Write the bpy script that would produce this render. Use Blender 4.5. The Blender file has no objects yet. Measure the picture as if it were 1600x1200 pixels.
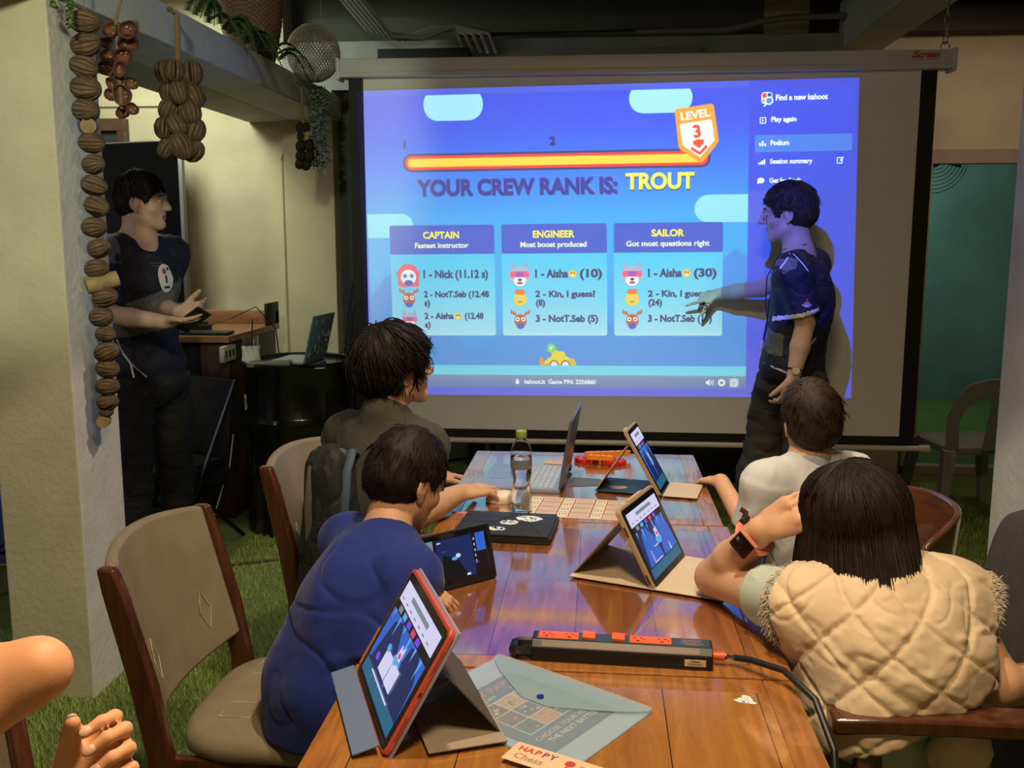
import bpy, bmesh, math, random
import numpy as np
from mathutils import Vector, Matrix, Quaternion
from mathutils.bvhtree import BVHTree
R = math.radians
PI = math.pi
rng = random.Random(7)
SC = bpy.context.scene
COL = SC.collection

# ------------------------------------------------------------------ camera, world, lamps, exposure
CAMH = 1.57
cd = bpy.data.cameras.new('camera'); cam = bpy.data.objects.new('camera', cd); COL.objects.link(cam)
cam.location = (0, 0, CAMH); cam.rotation_euler = (R(90) - math.atan(230 / 1500.), 0, R(5.16))
cd.sensor_width = 36; cd.lens = 36 * 1500 / 1600.; cd.clip_start = .02
SC.camera = cam
SC.view_settings.view_transform = 'Standard'; SC.view_settings.look = 'None'
SC.view_settings.exposure = 0.0; SC.view_settings.gamma = 1; SC.view_settings.use_curve_mapping = False
W = bpy.data.worlds.new('world'); SC.world = W; W.use_nodes = True
W.node_tree.nodes['Background'].inputs[0].default_value = (.55, .65, 1, 1)
W.node_tree.nodes['Background'].inputs[1].default_value = .018


def lamp(name, kind, loc, power, color, size=.3, target=None, **kw):
    l = bpy.data.lights.new(name, kind); l.energy = power; l.color = color
    if kind == 'AREA': l.size = size
    else: l.shadow_soft_size = size
    for k, v in kw.items(): setattr(l, k, v)
    o = bpy.data.objects.new(name, l); COL.objects.link(o); o.location = loc
    if target is not None:
        o.rotation_euler = (Vector(target) - Vector(loc)).to_track_quat('-Z', 'Y').to_euler()
    return o


WARM = (1, .72, .42); PALE = (1, .93, .62)
lamp('table_lamp', 'AREA', (.05, .75, 2.75), 34, WARM, .35, (.05, 1.1, .7))
lamp('pendant_mid', 'SPOT', (-.05, 1.75, 2.95), 130, (1, .82, .58), .05, (-.05, 1.80, 0), spot_size=R(101), spot_blend=.12)
lamp('pendant_far', 'SPOT', (.15, 3.2, 2.95), 105, (1, .84, .62), .45, (.15, 3.35, 0), spot_size=R(86), spot_blend=.75)
lamp('wall_washer', 'SPOT', (-.75, .75, 2.6), 130, (.95, 1, .66), .06, (-1.85, 3.1, 2.3), spot_size=R(50), spot_blend=.30)
lamp('back_room_tube', 'AREA', (-2.7, 5.25, 2.85), 24, (.97, 1, .76), .5, (-2.5, 5.9, 1.5))
lamp('right_bay_fill', 'AREA', (2.35, 5.15, 3.0), 8, (1, .80, .56), .4, (2.15, 6.4, .9))  # unseen fill, added to brighten the back right wall and door frame
lamp('porch_light', 'AREA', (2.3, 8.2, 2.6), 21, (.75, 1, .92), .6, (2.3, 9.4, 1.2))
lamp('left_bay_light', 'AREA', (-3.4, 2.4, 2.7), 10, (.8, .85, 1), .5, (-3.4, 3.8, 0))
PROJ_POS = Vector((.12, 2.05, 2.62)); PROJ_POWER = 480

# ------------------------------------------------------------------ picking points measured on the photograph
_p = math.atan(230 / 1500.); _y = R(5.16)
_fw = np.array([-math.sin(_y) * math.cos(_p), math.cos(_y) * math.cos(_p), -math.sin(_p)])
_rt = np.array([math.cos(_y), math.sin(_y), 0]); _up = np.cross(_rt, _fw)
def _ray(x, y): return _fw + _rt * (x - 800) / 1500 - _up * (y - 600) / 1500
def PY(x, y, v):
    d = _ray(x, y); return Vector(np.array([0, 0, CAMH]) + d * v / d[1])
def PZ(x, y, v=.76):
    d = _ray(x, y); return Vector(np.array([0, 0, CAMH]) + d * (v - CAMH) / d[2])


# ------------------------------------------------------------------ materials
MATS = {}
def mat(name, col, rough=.6, metal=0., spec=.5, emit=None, estr=1., noise=0., nscale=8., nstretch=(1, 1, 1), bump=0., bscale=60., trans=0., alpha=1., ior=1.45, coat=0., sheen=0., col2=None):
    if name in MATS: return MATS[name]
    m = bpy.data.materials.new(name); MATS[name] = m; m.use_nodes = True
    nt = m.node_tree; b = nt.nodes['Principled BSDF']; I = b.inputs
    c = (*col, 1)
    I['Base Color'].default_value = c; I['Roughness'].default_value = rough; I['Metallic'].default_value = metal
    I['Specular IOR Level'].default_value = spec; I['IOR'].default_value = ior
    I['Transmission Weight'].default_value = trans; I['Alpha'].default_value = alpha
    I['Coat Weight'].default_value = coat; I['Sheen Weight'].default_value = sheen
    if emit is not None:
        I['Emission Color'].default_value = (*emit, 1); I['Emission Strength'].default_value = estr
    if noise or bump:
        tc = nt.nodes.new('ShaderNodeTexCoord'); mp = nt.nodes.new('ShaderNodeMapping')
        nt.links.new(tc.outputs['Object'], mp.inputs['Vector']); mp.inputs['Scale'].default_value = nstretch
    if noise:
        n = nt.nodes.new('ShaderNodeTexNoise'); n.inputs['Scale'].default_value = nscale; n.inputs['Detail'].default_value = 6
        nt.links.new(mp.outputs[0], n.inputs['Vector'])
        r = nt.nodes.new('ShaderNodeValToRGB'); r.color_ramp.elements[0].position = .3; r.color_ramp.elements[1].position = .7
        c2 = col2 or tuple(x * (1 - noise) for x in col)
        r.color_ramp.elements[0].color = (*c2, 1)
        r.color_ramp.elements[1].color = (*(col if col2 else tuple(min(1, x * (1 + noise * .6)) for x in col)), 1)
        nt.links.new(n.outputs['Fac'], r.inputs[0]); nt.links.new(r.outputs[0], I['Base Color'])
    if bump:
        n2 = nt.nodes.new('ShaderNodeTexNoise'); n2.inputs['Scale'].default_value = bscale; n2.inputs['Detail'].default_value = 4
        nt.links.new(mp.outputs[0], n2.inputs['Vector'])
        bp = nt.nodes.new('ShaderNodeBump'); bp.inputs['Strength'].default_value = bump; bp.inputs['Distance'].default_value = .01
        nt.links.new(n2.outputs['Fac'], bp.inputs['Height']); nt.links.new(bp.outputs[0], I['Normal'])
    return m

def srgb(r, g, b):
    f = lambda v: (v / 255 / 12.92) if v <= 10.3 else ((v / 255 + .055) / 1.055) ** 2.4
    return (f(r), f(g), f(b))


# ------------------------------------------------------------------ mesh building
def frame(d, up=(0, 0, 1)):
    d = Vector(d).normalized(); u = Vector(up)
    if abs(d.dot(u)) > .98: u = Vector((0, 1, 0)) if abs(d.y) < .9 else Vector((1, 0, 0))
    x = d.cross(u).normalized(); y = x.cross(d).normalized()
    return x, y, d

class MB:
    def __init__(s): s.v = []; s.f = []; s.mi = []; s.m = 0; s.T = None
    def _add(s, vs, fs):
        o = len(s.v)
        if s.T is not None: vs = [s.T @ Vector(q) for q in vs]
        s.v += [tuple(q) for q in vs]; s.f += [tuple(i + o for i in f) for f in fs]; s.mi += [s.m] * len(fs)
        return s
    def box(s, c, sz, rot=None, bev=0.):
        c = Vector(c); h = [x / 2 for x in sz]
        if bev:
            bm = bmesh.new(); bmesh.ops.create_cube(bm, size=1)
            for v in bm.verts: v.co = Vector((v.co.x * sz[0], v.co.y * sz[1], v.co.z * sz[2]))
            bmesh.ops.bevel(bm, geom=bm.edges[:], offset=min(bev, min(sz) * .45), segments=2, profile=.6, affect='EDGES')
            bm.verts.index_update()
            vs = [v.co.copy() for v in bm.verts]; fs = [[v.index for v in f.verts] for f in bm.faces]; bm.free()
        else:
            vs = [Vector((x * h[0], y * h[1], z * h[2])) for x in (-1, 1) for y in (-1, 1) for z in (-1, 1)]
            fs = [(0, 1, 3, 2), (4, 6, 7, 5), (0, 4, 5, 1), (2, 3, 7, 6), (0, 2, 6, 4), (1, 5, 7, 3)]
        if rot is not None: vs = [rot @ v for v in vs]
        return s._add([v + c for v in vs], fs)
    def bx(s, x0, x1, y0, y1, z0, z1, bev=0.):
        return s.box(((x0 + x1) / 2, (y0 + y1) / 2, (z0 + z1) / 2), (abs(x1 - x0), abs(y1 - y0), abs(z1 - z0)), None, bev)
    def rings(s, rs, cap=True, closed=True, loop=False):
        n = len(rs[0]); vs = [q for r in rs for q in r]; fs = []
        for i in range(len(rs) - (0 if loop else 1)):
            i2 = (i + 1) % len(rs)
            for j in range(n if closed else n - 1):
                k = (j + 1) % n; fs.append((i * n + j, i * n + k, i2 * n + k, i2 * n + j))
        if cap and not loop:
            fs.append(tuple(range(n - 1, -1, -1))); fs.append(tuple((len(rs) - 1) * n + j for j in range(n)))
        return s._add(vs, fs)
    def cyl(s, a, b, r0, r1=None, n=16, cap=True):
        r1 = r0 if r1 is None else r1; a = Vector(a); b = Vector(b); x, y, d = frame(b - a)
        rg = lambda c, r: [c + x * math.cos(2 * PI * k / n) * r + y * math.sin(2 * PI * k / n) * r for k in range(n)]
        return s.rings([rg(a, r0), rg(b, r1)], cap)
    def tube(s, pts, r, n=8, cap=True, loop=False, flat=1.):
        pts = [Vector(q) for q in pts]; rs = []; px = None
        for i, q in enumerate(pts):
            if loop: d = pts[(i + 1) % len(pts)] - pts[i - 1]
            else: d = pts[min(i + 1, len(pts) - 1)] - pts[max(i - 1, 0)]
            d = d.normalized() if d.length > 1e-9 else Vector((0, 0, 1))
            if px is None: x, y, _ = frame(d)
            else:
                x = px - d * px.dot(d); x = x.normalized() if x.length > 1e-6 else frame(d)[0]; y = d.cross(x)
            px = x; rr = r[i] if hasattr(r, '__len__') else r
            rs.append([q + x * math.cos(2 * PI * k / n) * rr + y * math.sin(2 * PI * k / n) * rr * flat for k in range(n)])
        return s.rings(rs, cap, True, loop)
    def lathe(s, prof, c=(0, 0, 0), n=32, axis=(0, 0, 1), cap=True):
        c = Vector(c); x, y, d = frame(axis)
        rs = [[c + d * z + (x * math.cos(2 * PI * k / n) + y * math.sin(2 * PI * k / n)) * max(r, 1e-4) for k in range(n)] for r, z in prof]
        return s.rings(rs, cap)
    def prism(s, poly, o, u, v, w, t):
        """polygon in the frame o + u*x + v*y, thickened along w by t"""
        o, u, v, w = Vector(o), Vector(u), Vector(v), Vector(w); n = len(poly)
        a = [o + u * p[0] + v * p[1] for p in poly]; b = [q + w * t for q in a]
        fs = [tuple(range(n - 1, -1, -1)), tuple(range(n, 2 * n))] + [(i, (i + 1) % n, n + (i + 1) % n, n + i) for i in range(n)]
        return s._add(a + b, fs)
    def grid(s, f, nu, nv, closed_u=False):
        vs = [f(i / (nu if closed_u else nu - 1), j / (nv - 1)) for i in range(nu) for j in range(nv)]; fs = []
        for i in range(nu if closed_u else nu - 1):
            for j in range(nv - 1):
                i2 = (i + 1) % nu; fs.append((i * nv + j, i2 * nv + j, i2 * nv + j + 1, i * nv + j + 1))
        return s._add(vs, fs)
    def ell(s, c, r, rot=None, nu=20, nv=12, fn=None):
        c = Vector(c); vs = []
        def P(i, j):
            th = PI * j / nv; ph = 2 * PI * i / nu
            q = Vector((math.sin(th) * math.cos(ph), math.sin(th) * math.sin(ph), math.cos(th)))
            k = fn(q) if fn else 1.
            q = Vector((q.x * r[0], q.y * r[1], q.z * r[2])) * k
            return c + (rot @ q if rot is not None else q)
        vs = [P(0, 0)] + [P(i, j) for j in range(1, nv) for i in range(nu)] + [P(0, nv)]
        fs = []
        for i in range(nu):
            k = (i + 1) % nu; fs.append((0, 1 + i, 1 + k))
            for j in range(nv - 2): fs.append((1 + j * nu + i, 1 + (j + 1) * nu + i, 1 + (j + 1) * nu + k, 1 + j * nu + k))
            fs.append((1 + (nv - 2) * nu + i, len(vs) - 1, 1 + (nv - 2) * nu + k))
        return s._add(vs, fs)
    def build(s, name, mats, parent=None, smooth=35, bevel=0., seg=2, world=False):
        me = bpy.data.meshes.new(name); me.from_pydata(s.v, [], s.f)
        ms = mats if isinstance(mats, (list, tuple)) else [mats]
        for m in ms: me.materials.append(m)
        if len(ms) > 1: me.polygons.foreach_set('material_index', s.mi)
        bm = bmesh.new(); bm.from_mesh(me); bmesh.ops.recalc_face_normals(bm, faces=bm.faces); bm.to_mesh(me); bm.free()
        return finish(name, me, parent, smooth, bevel, seg, world)

def finish(name, me, parent=None, smooth=35, bevel=0., seg=2, world=False):
    if smooth:
        me.polygons.foreach_set('use_smooth', [True] * len(me.polygons))
        if smooth < 180: me.set_sharp_from_angle(angle=R(smooth))
    o = bpy.data.objects.new(name, me); COL.objects.link(o)
    if parent is not None:
        o.parent = parent
        if world:
            mb = Matrix.Identity(4); q = parent
            while q is not None: mb = q.matrix_basis @ mb; q = q.parent
            me.transform(mb.inverted())
    if bevel:
        b = o.modifiers.new('bevel', 'BEVEL'); b.width = bevel; b.segments = seg; b.limit_method = 'ANGLE'; b.angle_limit = R(40)
    return o

def tag(o, label, cat, group=None):
    o['label'] = label; o['category'] = cat
    if group: o['group'] = group
    return o
def thing(name, label, cat, loc=(0, 0, 0), rotz=0., group=None):
    o = bpy.data.objects.new(name, None); COL.objects.link(o); o.empty_display_size = .05
    o.matrix_basis = Matrix.Translation(loc) @ Matrix.Rotation(rotz, 4, 'Z')
    return tag(o, label, cat, group)
def struct(name, mb, m, bevel=0., smooth=35):
    o = mb.build(name, m, None, smooth, bevel); o['kind'] = 'structure'; return o
def copy_tree(o, parent=None):
    c = o.copy(); COL.objects.link(c); c.parent = parent
    for ch in list(o.children): copy_tree(ch, c)
    return c

_fonts = {}
def text_mesh(body, size=1., align='CENTER', bold=0., shear=0., space=1.):
    """flat mesh of a line of text: (verts Nx2, triangles)"""
    cu = bpy.data.curves.new('t', 'FONT'); cu.body = body; cu.size = size; cu.align_x = align; cu.align_y = 'CENTER'
    cu.offset = bold; cu.shear = shear; cu.space_character = space; cu.fill_mode = 'FRONT'; cu.resolution_u = 4
    o = bpy.data.objects.new('t', cu); COL.objects.link(o)
    dg = bpy.context.evaluated_depsgraph_get(); dg.update()
    me = o.evaluated_get(dg).to_mesh()
    me.calc_loop_triangles()
    v = np.array([x.co[:2] for x in me.vertices]).reshape(-1, 2); t = np.array([x.vertices[:] for x in me.loop_triangles]).reshape(-1, 3)
    o.evaluated_get(dg).to_mesh_clear()
    bpy.data.objects.remove(o); bpy.data.curves.remove(cu)
    return v, t
def put_text(mb, body, o, u, v, size, bold=0., align='CENTER', lift=0., shear=0., space=1.):
    vs, ts = text_mesh(body, size, align, bold, shear, space); o, u, v = Vector(o), Vector(u), Vector(v); w = u.cross(v)
    mb._add([o + u * float(p[0]) + v * float(p[1]) + w * lift for p in vs], [tuple(int(i) for i in t) for t in ts])
# ------------------------------------------------------------------ the projected picture, drawn shape by shape
IW, IH, SS = 1600, 1000, 1
IMG = np.zeros((IH, IW, 3), np.float32)
_gy, _gx = np.mgrid[0:IH, 0:IW].astype(np.float32) + .5
def _blend(y0, y1, x0, x1, a, col):
    a = np.clip(a, 0, 1)[..., None]; IMG[y0:y1, x0:x1] = IMG[y0:y1, x0:x1] * (1 - a) + np.asarray(col, np.float32) / 255 * a
def rrect(x0, y0, x1, y1, r, col, al=1., rot=0.):
    Y0, Y1, X0, X1 = max(int(y0) - 12, 0), min(int(y1) + 12, IH), max(int(x0) - 12, 0), min(int(x1) + 12, IW)
    gx, gy = _gx[Y0:Y1, X0:X1], _gy[Y0:Y1, X0:X1]; cx, cy = (x0 + x1) / 2, (y0 + y1) / 2
    dx, dy = gx - cx, gy - cy
    if rot: dx, dy = dx * math.cos(rot) + dy * math.sin(rot), -dx * math.sin(rot) + dy * math.cos(rot)
    qx, qy = np.abs(dx) - (x1 - x0) / 2 + r, np.abs(dy) - (y1 - y0) / 2 + r
    d = np.hypot(np.maximum(qx, 0), np.maximum(qy, 0)) + np.minimum(np.maximum(qx, qy), 0) - r
    _blend(Y0, Y1, X0, X1, (.5 - d) * al, col)
def oval(cx, cy, rx, ry, col, al=1.):
    Y0, Y1, X0, X1 = max(int(cy - ry) - 2, 0), min(int(cy + ry) + 3, IH), max(int(cx - rx) - 2, 0), min(int(cx + rx) + 3, IW)
    d = (np.hypot((_gx[Y0:Y1, X0:X1] - cx) / rx, (_gy[Y0:Y1, X0:X1] - cy) / ry) - 1) * min(rx, ry); _blend(Y0, Y1, X0, X1, (.5 - d) * al, col)
def poly(pts, col, al=1.):
    """convex or concave polygon by even-odd scan with 3x vertical supersampling"""
    p = np.array(pts, float); y0, y1 = max(int(p[:, 1].min()), 0), min(int(p[:, 1].max()) + 2, IH)
    x0, x1 = max(int(p[:, 0].min()) - 1, 0), min(int(p[:, 0].max()) + 3, IW)
    if y1 <= y0 or x1 <= x0: return
    A = np.zeros((y1 - y0, x1 - x0), np.float32)
    for sy in (-.33, 0, .33):
        gy = _gy[y0:y1, :1] + sy; c = np.zeros_like(A)
        gx = _gx[y0:y1, x0:x1]; S = np.zeros_like(A)
        for (ax, ay), (bx, by) in zip(p, np.roll(p, -1, 0)):
            if ay == by: continue
            hit = ((gy >= min(ay, by)) & (gy < max(ay, by)))
            xx = ax + (gy - ay) * (bx - ax) / (by - ay)
            cov = np.clip(gx - xx + .5, 0, 1) * hit
            S += cov * (1 if by > ay else -1)
        A += np.abs(S) / 3
    _blend(y0, y1, x0, x1, A * al, col)
def _text_tris(body, x, y, size, bold, align, shear):
    v, t = text_mesh(body, 1., align, bold, shear); v = v * size
    return np.stack([x + v[:, 0], y - v[:, 1]], 1), t
def text(body, x, y, cap, col, bold=.03, align='CENTER', rot=0., fit=None, shear=0.):
    """cap = height of capitals in picture pixels; fit = total width"""
    q, t = _text_tris(body, 0, 0, cap / .72, bold, align, shear)
    if fit and len(q): q[:, 0] *= fit / max(1e-6, q[:, 0].max() - q[:, 0].min())
    if align == 'LEFT' and len(q): q[:, 0] -= q[:, 0].min()
    cr, sr = math.cos(rot), math.sin(rot)
    q = np.stack([x + q[:, 0] * cr - q[:, 1] * sr, y + q[:, 0] * sr + q[:, 1] * cr], 1)
    if not len(q): return
    y0, y1 = int(q[:, 1].min()) - 1, int(q[:, 1].max()) + 2; x0, x1 = int(q[:, 0].min()) - 1, int(q[:, 0].max()) + 2
    K = 4; A = np.zeros(((y1 - y0) * K, (x1 - x0) * K), np.float32); P = (q - [x0, y0]) * K
    for tri in t:
        a, b, c = P[tri]
        ax0, ay0 = np.floor(np.minimum(np.minimum(a, b), c)).astype(int); ax1, ay1 = np.ceil(np.maximum(np.maximum(a, b), c)).astype(int) + 1
        yy, xx = np.mgrid[ay0:ay1, ax0:ax1] + .5
        e = lambda s, w: (w[0] - s[0]) * (yy - s[1]) - (w[1] - s[1]) * (xx - s[0])
        e1, e2, e3 = e(a, b), e(b, c), e(c, a)
        A[ay0:ay1, ax0:ax1][((e1 >= 0) & (e2 >= 0) & (e3 >= 0)) | ((e1 <= 0) & (e2 <= 0) & (e3 <= 0))] = 1
    A = A.reshape(y1 - y0, K, x1 - x0, K).mean((1, 3))
    Y0, X0 = max(y0, 0), max(x0, 0)
    A = A[Y0 - y0:, X0 - x0:][:max(0, IH - Y0), :max(0, IW - X0)]
    _blend(Y0, Y0 + A.shape[0], X0, X0 + A.shape[1], A, col)

def vgrad(x0, y0, x1, y1, stops):
    ys = np.arange(y0, y1); g = np.stack([np.interp(ys, [s[0] for s in stops], [s[1][k] for s in stops]) for k in range(3)], 1) / 255
    IMG[y0:y1, x0:x1] = g[:, None, :]

vgrad(0, 0, IW, IH, [(0, (12, 62, 218)), (500, (14, 76, 236)), (1000, (50, 78, 240))])
GX0, GX1 = 19, 1265
vgrad(GX0, 19, GX1, 975, [(19, (0, 64, 222)), (120, (0, 78, 232)), (240, (0, 112, 242)), (420, (10, 168, 246)), (600, (14, 176, 248)), (900, (10, 146, 240)), (975, (10, 146, 240))])
# hills
HB = (30, 146, 236); HL = (60, 190, 246)
poly([(19, 900), (19, 680), (70, 610), (100, 590), (130, 605), (330, 830), (372, 866), (330, 899)], HB)
poly([(330, 830), (372, 866), (480, 790), (640, 660), (700, 640), (760, 690), (960, 899), (330, 899)], HB, .75)
poly([(800, 899), (1010, 740), (1180, 560), (1225, 520), (1265, 545), (1265, 899)], HB)
poly([(290, 640), (350, 520), (390, 510), (430, 560), (560, 800), (250, 800)], HL, .45)
poly([(1000, 660), (1050, 520), (1080, 512), (1110, 540), (1180, 800), (900, 800)], HL, .45)
# clouds
CW = (150, 222, 252)
rrect(220, 0, 416, 102, 48, CW); rrect(888, 0, 1088, 93, 46, CW)
vgrad(GX0, 0, GX1, 20, [(0, (40, 80, 218)), (20, (40, 80, 218))])
rrect(-60, 398, 174, 476, 38, (130, 228, 252)); rrect(1096, 350, 1320, 437, 44, (138, 226, 252))
vgrad(0, 340, GX0, 480, [(340, (50, 88, 228)), (480, (52, 92, 232))]); vgrad(GX1, 340, 1340, 440, [(340, (50, 88, 228)), (440, (52, 92, 232))])
# progress bar
rrect(146, 205, 1146, 264, 29, (28, 44, 118)); rrect(153, 212, 1139, 257, 23, (232, 58, 62)); rrect(163, 221, 1128, 248, 13, (246, 214, 70))
text('1', 153, 176, 24, (0, 16, 120), .07); text('2', 641, 174, 26, (0, 16, 120), .06)
# level badge
def bpt(x, y, a=-.13, c=(1104, 160)): return (c[0] + x * math.cos(a) - y * math.sin(a), c[1] + x * math.sin(a) + y * math.cos(a))
_bd = [(-62, -80), (-56, -86), (54, -86), (62, -80), (64, 30), (58, 40), (8, 88), (-6, 88), (-60, 40), (-64, 30)]
poly([bpt(*q) for q in _bd], (246, 158, 58))
poly([bpt(*q) for q in [(-48, -38), (46, -38), (50, -32), (50, 28), (0, 74), (-50, 28), (-52, -32)]], (255, 255, 255))
text('LEVEL', *bpt(0, -59), 24, (255, 255, 255), rot=-.13, fit=92); text('3', *bpt(0, -6), 38, (226, 66, 40), rot=-.13, bold=.04)
poly([bpt(*q) for q in [(-17, 20), (0, 17), (17, 20), (18, 28), (0, 46), (-18, 28)]], (226, 66, 40))
poly([bpt(*q) for q in [(-24, 36), (0, 56), (24, 36), (26, 46), (0, 66), (-26, 46)]], (226, 66, 40))
# heading
NAVY = (0, 30, 150); YEL = (248, 238, 96)
text('YOUR CREW RANK IS:', 190 + 1.5, 322, 50, (20, 70, 190), .03, 'LEFT', fit=660)
text('YOUR CREW RANK IS:', 190, 318, 50, NAVY, .045, 'LEFT', fit=660)
text('TROUT', 877, 318 - 6, 50, (20, 90, 150), .04, 'LEFT', fit=220); text('TROUT', 876, 307, 50, YEL, .04, 'LEFT', fit=220)
# cards
def fox(x, y, s):
    poly([(x - 34 * s, y + 5 * s), (x - 24 * s, y - 44 * s), (x - 6 * s, y - 18 * s)], (150, 176, 214)); poly([(x + 34 * s, y + 5 * s), (x + 24 * s, y - 44 * s), (x + 6 * s, y - 18 * s)], (150, 176, 214))
    oval(x, y, 34 * s, 28 * s, (168, 186, 212)); oval(x, y + 16 * s, 20 * s, 18 * s, (240, 244, 250)); rrect(x - 30 * s, y - 12 * s, x + 30 * s, y + 6 * s, 6 * s, (232, 90, 150)); rrect(x - 12 * s, y - 10 * s, x + 12 * s, y + 3 * s, 3 * s, (150, 70, 190))
    oval(x, y + 14 * s, 6 * s, 4 * s, (40, 50, 80)); oval(x, y + 24 * s, 9 * s, 4 * s, (190, 70, 80))
def elk(x, y, s):
    for k in (-1, 1):
        poly([(x + k * 12 * s, y - 14 * s), (x + k * 40 * s, y - 26 * s), (x + k * 38 * s, y - 44 * s), (x + k * 30 * s, y - 32 * s), (x + k * 20 * s, y - 34 * s), (x + k * 16 * s, y - 22 * s)], (190, 106, 90))
        oval(x + k * 12 * s, y - 2 * s, 8.5 * s, 8.5 * s, (255, 255, 255)) if False else None
    oval(x, y + 4 * s, 25 * s, 27 * s, (186, 92, 78)); oval(x, y + 26 * s, 15 * s, 11 * s, (36, 84, 214))
    for k in (-1, 1): oval(x + k * 12 * s, y - 2 * s, 8.5 * s, 8.5 * s, (255, 255, 255)); oval(x + k * 12 * s, y - 2 * s, 3.4 * s, 3.4 * s, (40, 40, 70))
def lemon(x, y, s):
    oval(x, y + 6 * s, 27 * s, 27 * s, (240, 214, 74)); rrect(x - 20 * s, y - 34 * s, x + 20 * s, y - 14 * s, 9 * s, (236, 120, 62))
    for k in (-1, 1): oval(x + k * 10 * s, y, 4.5 * s, 4.5 * s, (255, 255, 255)); oval(x + k * 10 * s, y, 2.2 * s, 2.2 * s, (60, 60, 40))
    rrect(x - 9 * s, y + 14 * s, x + 9 * s, y + 18 * s, 2 * s, (150, 90, 40))
def redhair(x, y, s):
    for k in (-1, 1): poly([(x + k * 30 * s, y - 6 * s), (x + k * 44 * s, y - 24 * s), (x + k * 36 * s, y + 4 * s)], (90, 170, 190))
    oval(x, y - 2 * s, 35 * s, 36 * s, (236, 96, 122)); rrect(x - 34 * s, y, x + 34 * s, y + 34 * s, 8 * s, (236, 96, 122)); oval(x, y + 4 * s, 25 * s, 24 * s, (240, 246, 252))
    for k in (-1, 1): oval(x + k * 11 * s, y, 7 * s, 7 * s, (90, 180, 236)); oval(x + k * 11 * s, y, 3 * s, 3 * s, (30, 40, 80))
    oval(x, y + 22 * s, 14 * s, 9 * s, (36, 84, 214))
def smile(x, y, r):
    oval(x, y, r, r, (248, 200, 60)); oval(x - r * .35, y - r * .25, r * .16, r * .2, (90, 50, 20)); oval(x + r * .35, y - r * .25, r * .16, r * .2, (90, 50, 20)); rrect(x - r * .5, y + r * .2, x + r * .5, y + r * .55, r * .15, (255, 250, 240))
TX = (0, 42, 110)
for (x0, x1, hd, sub, rows) in (
        (94, 445, 'CAPTAIN', 'Fastest instructor', (('1 - Nick (11.12 s)', None), ('2 - NotT.Seb (12.48', 's)'), ('2 - Aisha^ (12.48', 's)'))),
        (469, 815, 'ENGINEER', 'Most boost produced', (('1 - Aisha^ (10)', None), ('2 - Kin, I guess?', '(8)'), ('3 - NotT.Seb (5)', None))),
        (838, 1187, 'SAILOR', 'Got most questions right', (('1 - Aisha^ (30)', None), ('2 - Kin, I guess?', '(24)'), ('3 - NotT.Seb (15)', None)))):
    back = IMG[531:801, x0:x1].copy(); rrect(x0, 436, x1, 800, 8, (170, 238, 252), 1.)
    ys = np.linspace(0, 1, 270)[:, None, None]; tint = (1 - ys) * np.array([62, 216, 250]) + ys * np.array([178, 240, 253])
    IMG[531:792, x0:x1] = (back * (.30 - .2 * ys) + tint / 255 * (.70 + .2 * ys))[:261]
    rrect(x0, 436, x1, 520, 8, (26, 84, 208)); rrect(x0, 480, x1, 531, 1, (26, 84, 208))
    text(hd, (x0 + x1) / 2 - 2, 470, 22, YEL, .045, fit={'CAPTAIN': 122, 'ENGINEER': 138, 'SAILOR': 106}[hd])
    text(sub, (x0 + x1) / 2 - 2, 503, 17, (238, 244, 214), .04, fit={'CAPTAIN': 182, 'ENGINEER': 218, 'SAILOR': 268}[hd])
    for k, (a, b) in enumerate(rows):
        big = k == 0 or b is None; yy = (598, 676, 745)[k] if b is None else (0, 664, 736)[k]
        cap = (26, 22, 22)[k] if b is None else 20; wd = {18: 217, 15: 212}.get(len(a)) if k == 0 else None
        if k == 0: wd = 218
        elif b: wd = {19: 220, 17: 198}.get(len(a), 190)
        else: wd = 206
        if '^' in a:
            l, r = a.split('^'); fl, fr = len(l), len(r); tot = wd
            wl = tot * .50 if k == 0 else tot * .50; text(l, x0 + 110, yy, cap, TX, .04, 'LEFT', fit=wl); smile(x0 + 110 + wl + 15, yy, 13 if k == 0 else 11); text(r.strip(), x0 + 110 + wl + 38, yy, cap, TX, .04, 'LEFT', fit=tot - wl - 36)
        else: text(a, x0 + 110, yy, cap, TX, .04, 'LEFT', fit=wd)
        if b: text(b, x0 + 111, yy + 29, cap, TX, .04, 'LEFT')
    av = {'CAPTAIN': (redhair, elk, fox), 'ENGINEER': (fox, lemon, elk), 'SAILOR': (fox, lemon, elk)}[hd]
    for k, f in enumerate(av): f(x0 + 59, (602, 676, 748)[k], (1.05, .82, .82)[k])
# submarine, sea, status bar
oval(630, 842, 16, 16, (90, 230, 120), .5); oval(630, 842, 6, 6, (240, 255, 220)); poly([(632, 840), (652, 848), (660, 866), (654, 868), (646, 854), (630, 846)], (150, 210, 70))
oval(655, 912, 58, 48, (238, 220, 66)); rrect(630, 852, 676, 885, 12, (238, 220, 66)); oval(697, 908, 16, 34, (222, 190, 60)); rrect(588, 872, 604, 908, 7, (226, 150, 60)); rrect(592, 892, 628, 900, 3, (226, 170, 60))
for k in (638, 676): oval(k, 897, 16, 16, (150, 120, 50)); oval(k, 897, 11, 11, (240, 250, 252))
vgrad(GX0, 899, GX1, 931, [(899, (80, 218, 250)), (931, (96, 226, 250))])
vgrad(GX0, 931, GX1, 975, [(931, (110, 150, 190)), (975, (70, 112, 200))])
WH = (240, 252, 255)
text('kahoot.it  Game PIN: 2256860', 538, 954, 14.5, WH, .04, 'LEFT', fit=238); rrect(508, 950, 520, 962, 2, WH); rrect(510, 943, 518, 952, 4, WH, .6)
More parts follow.
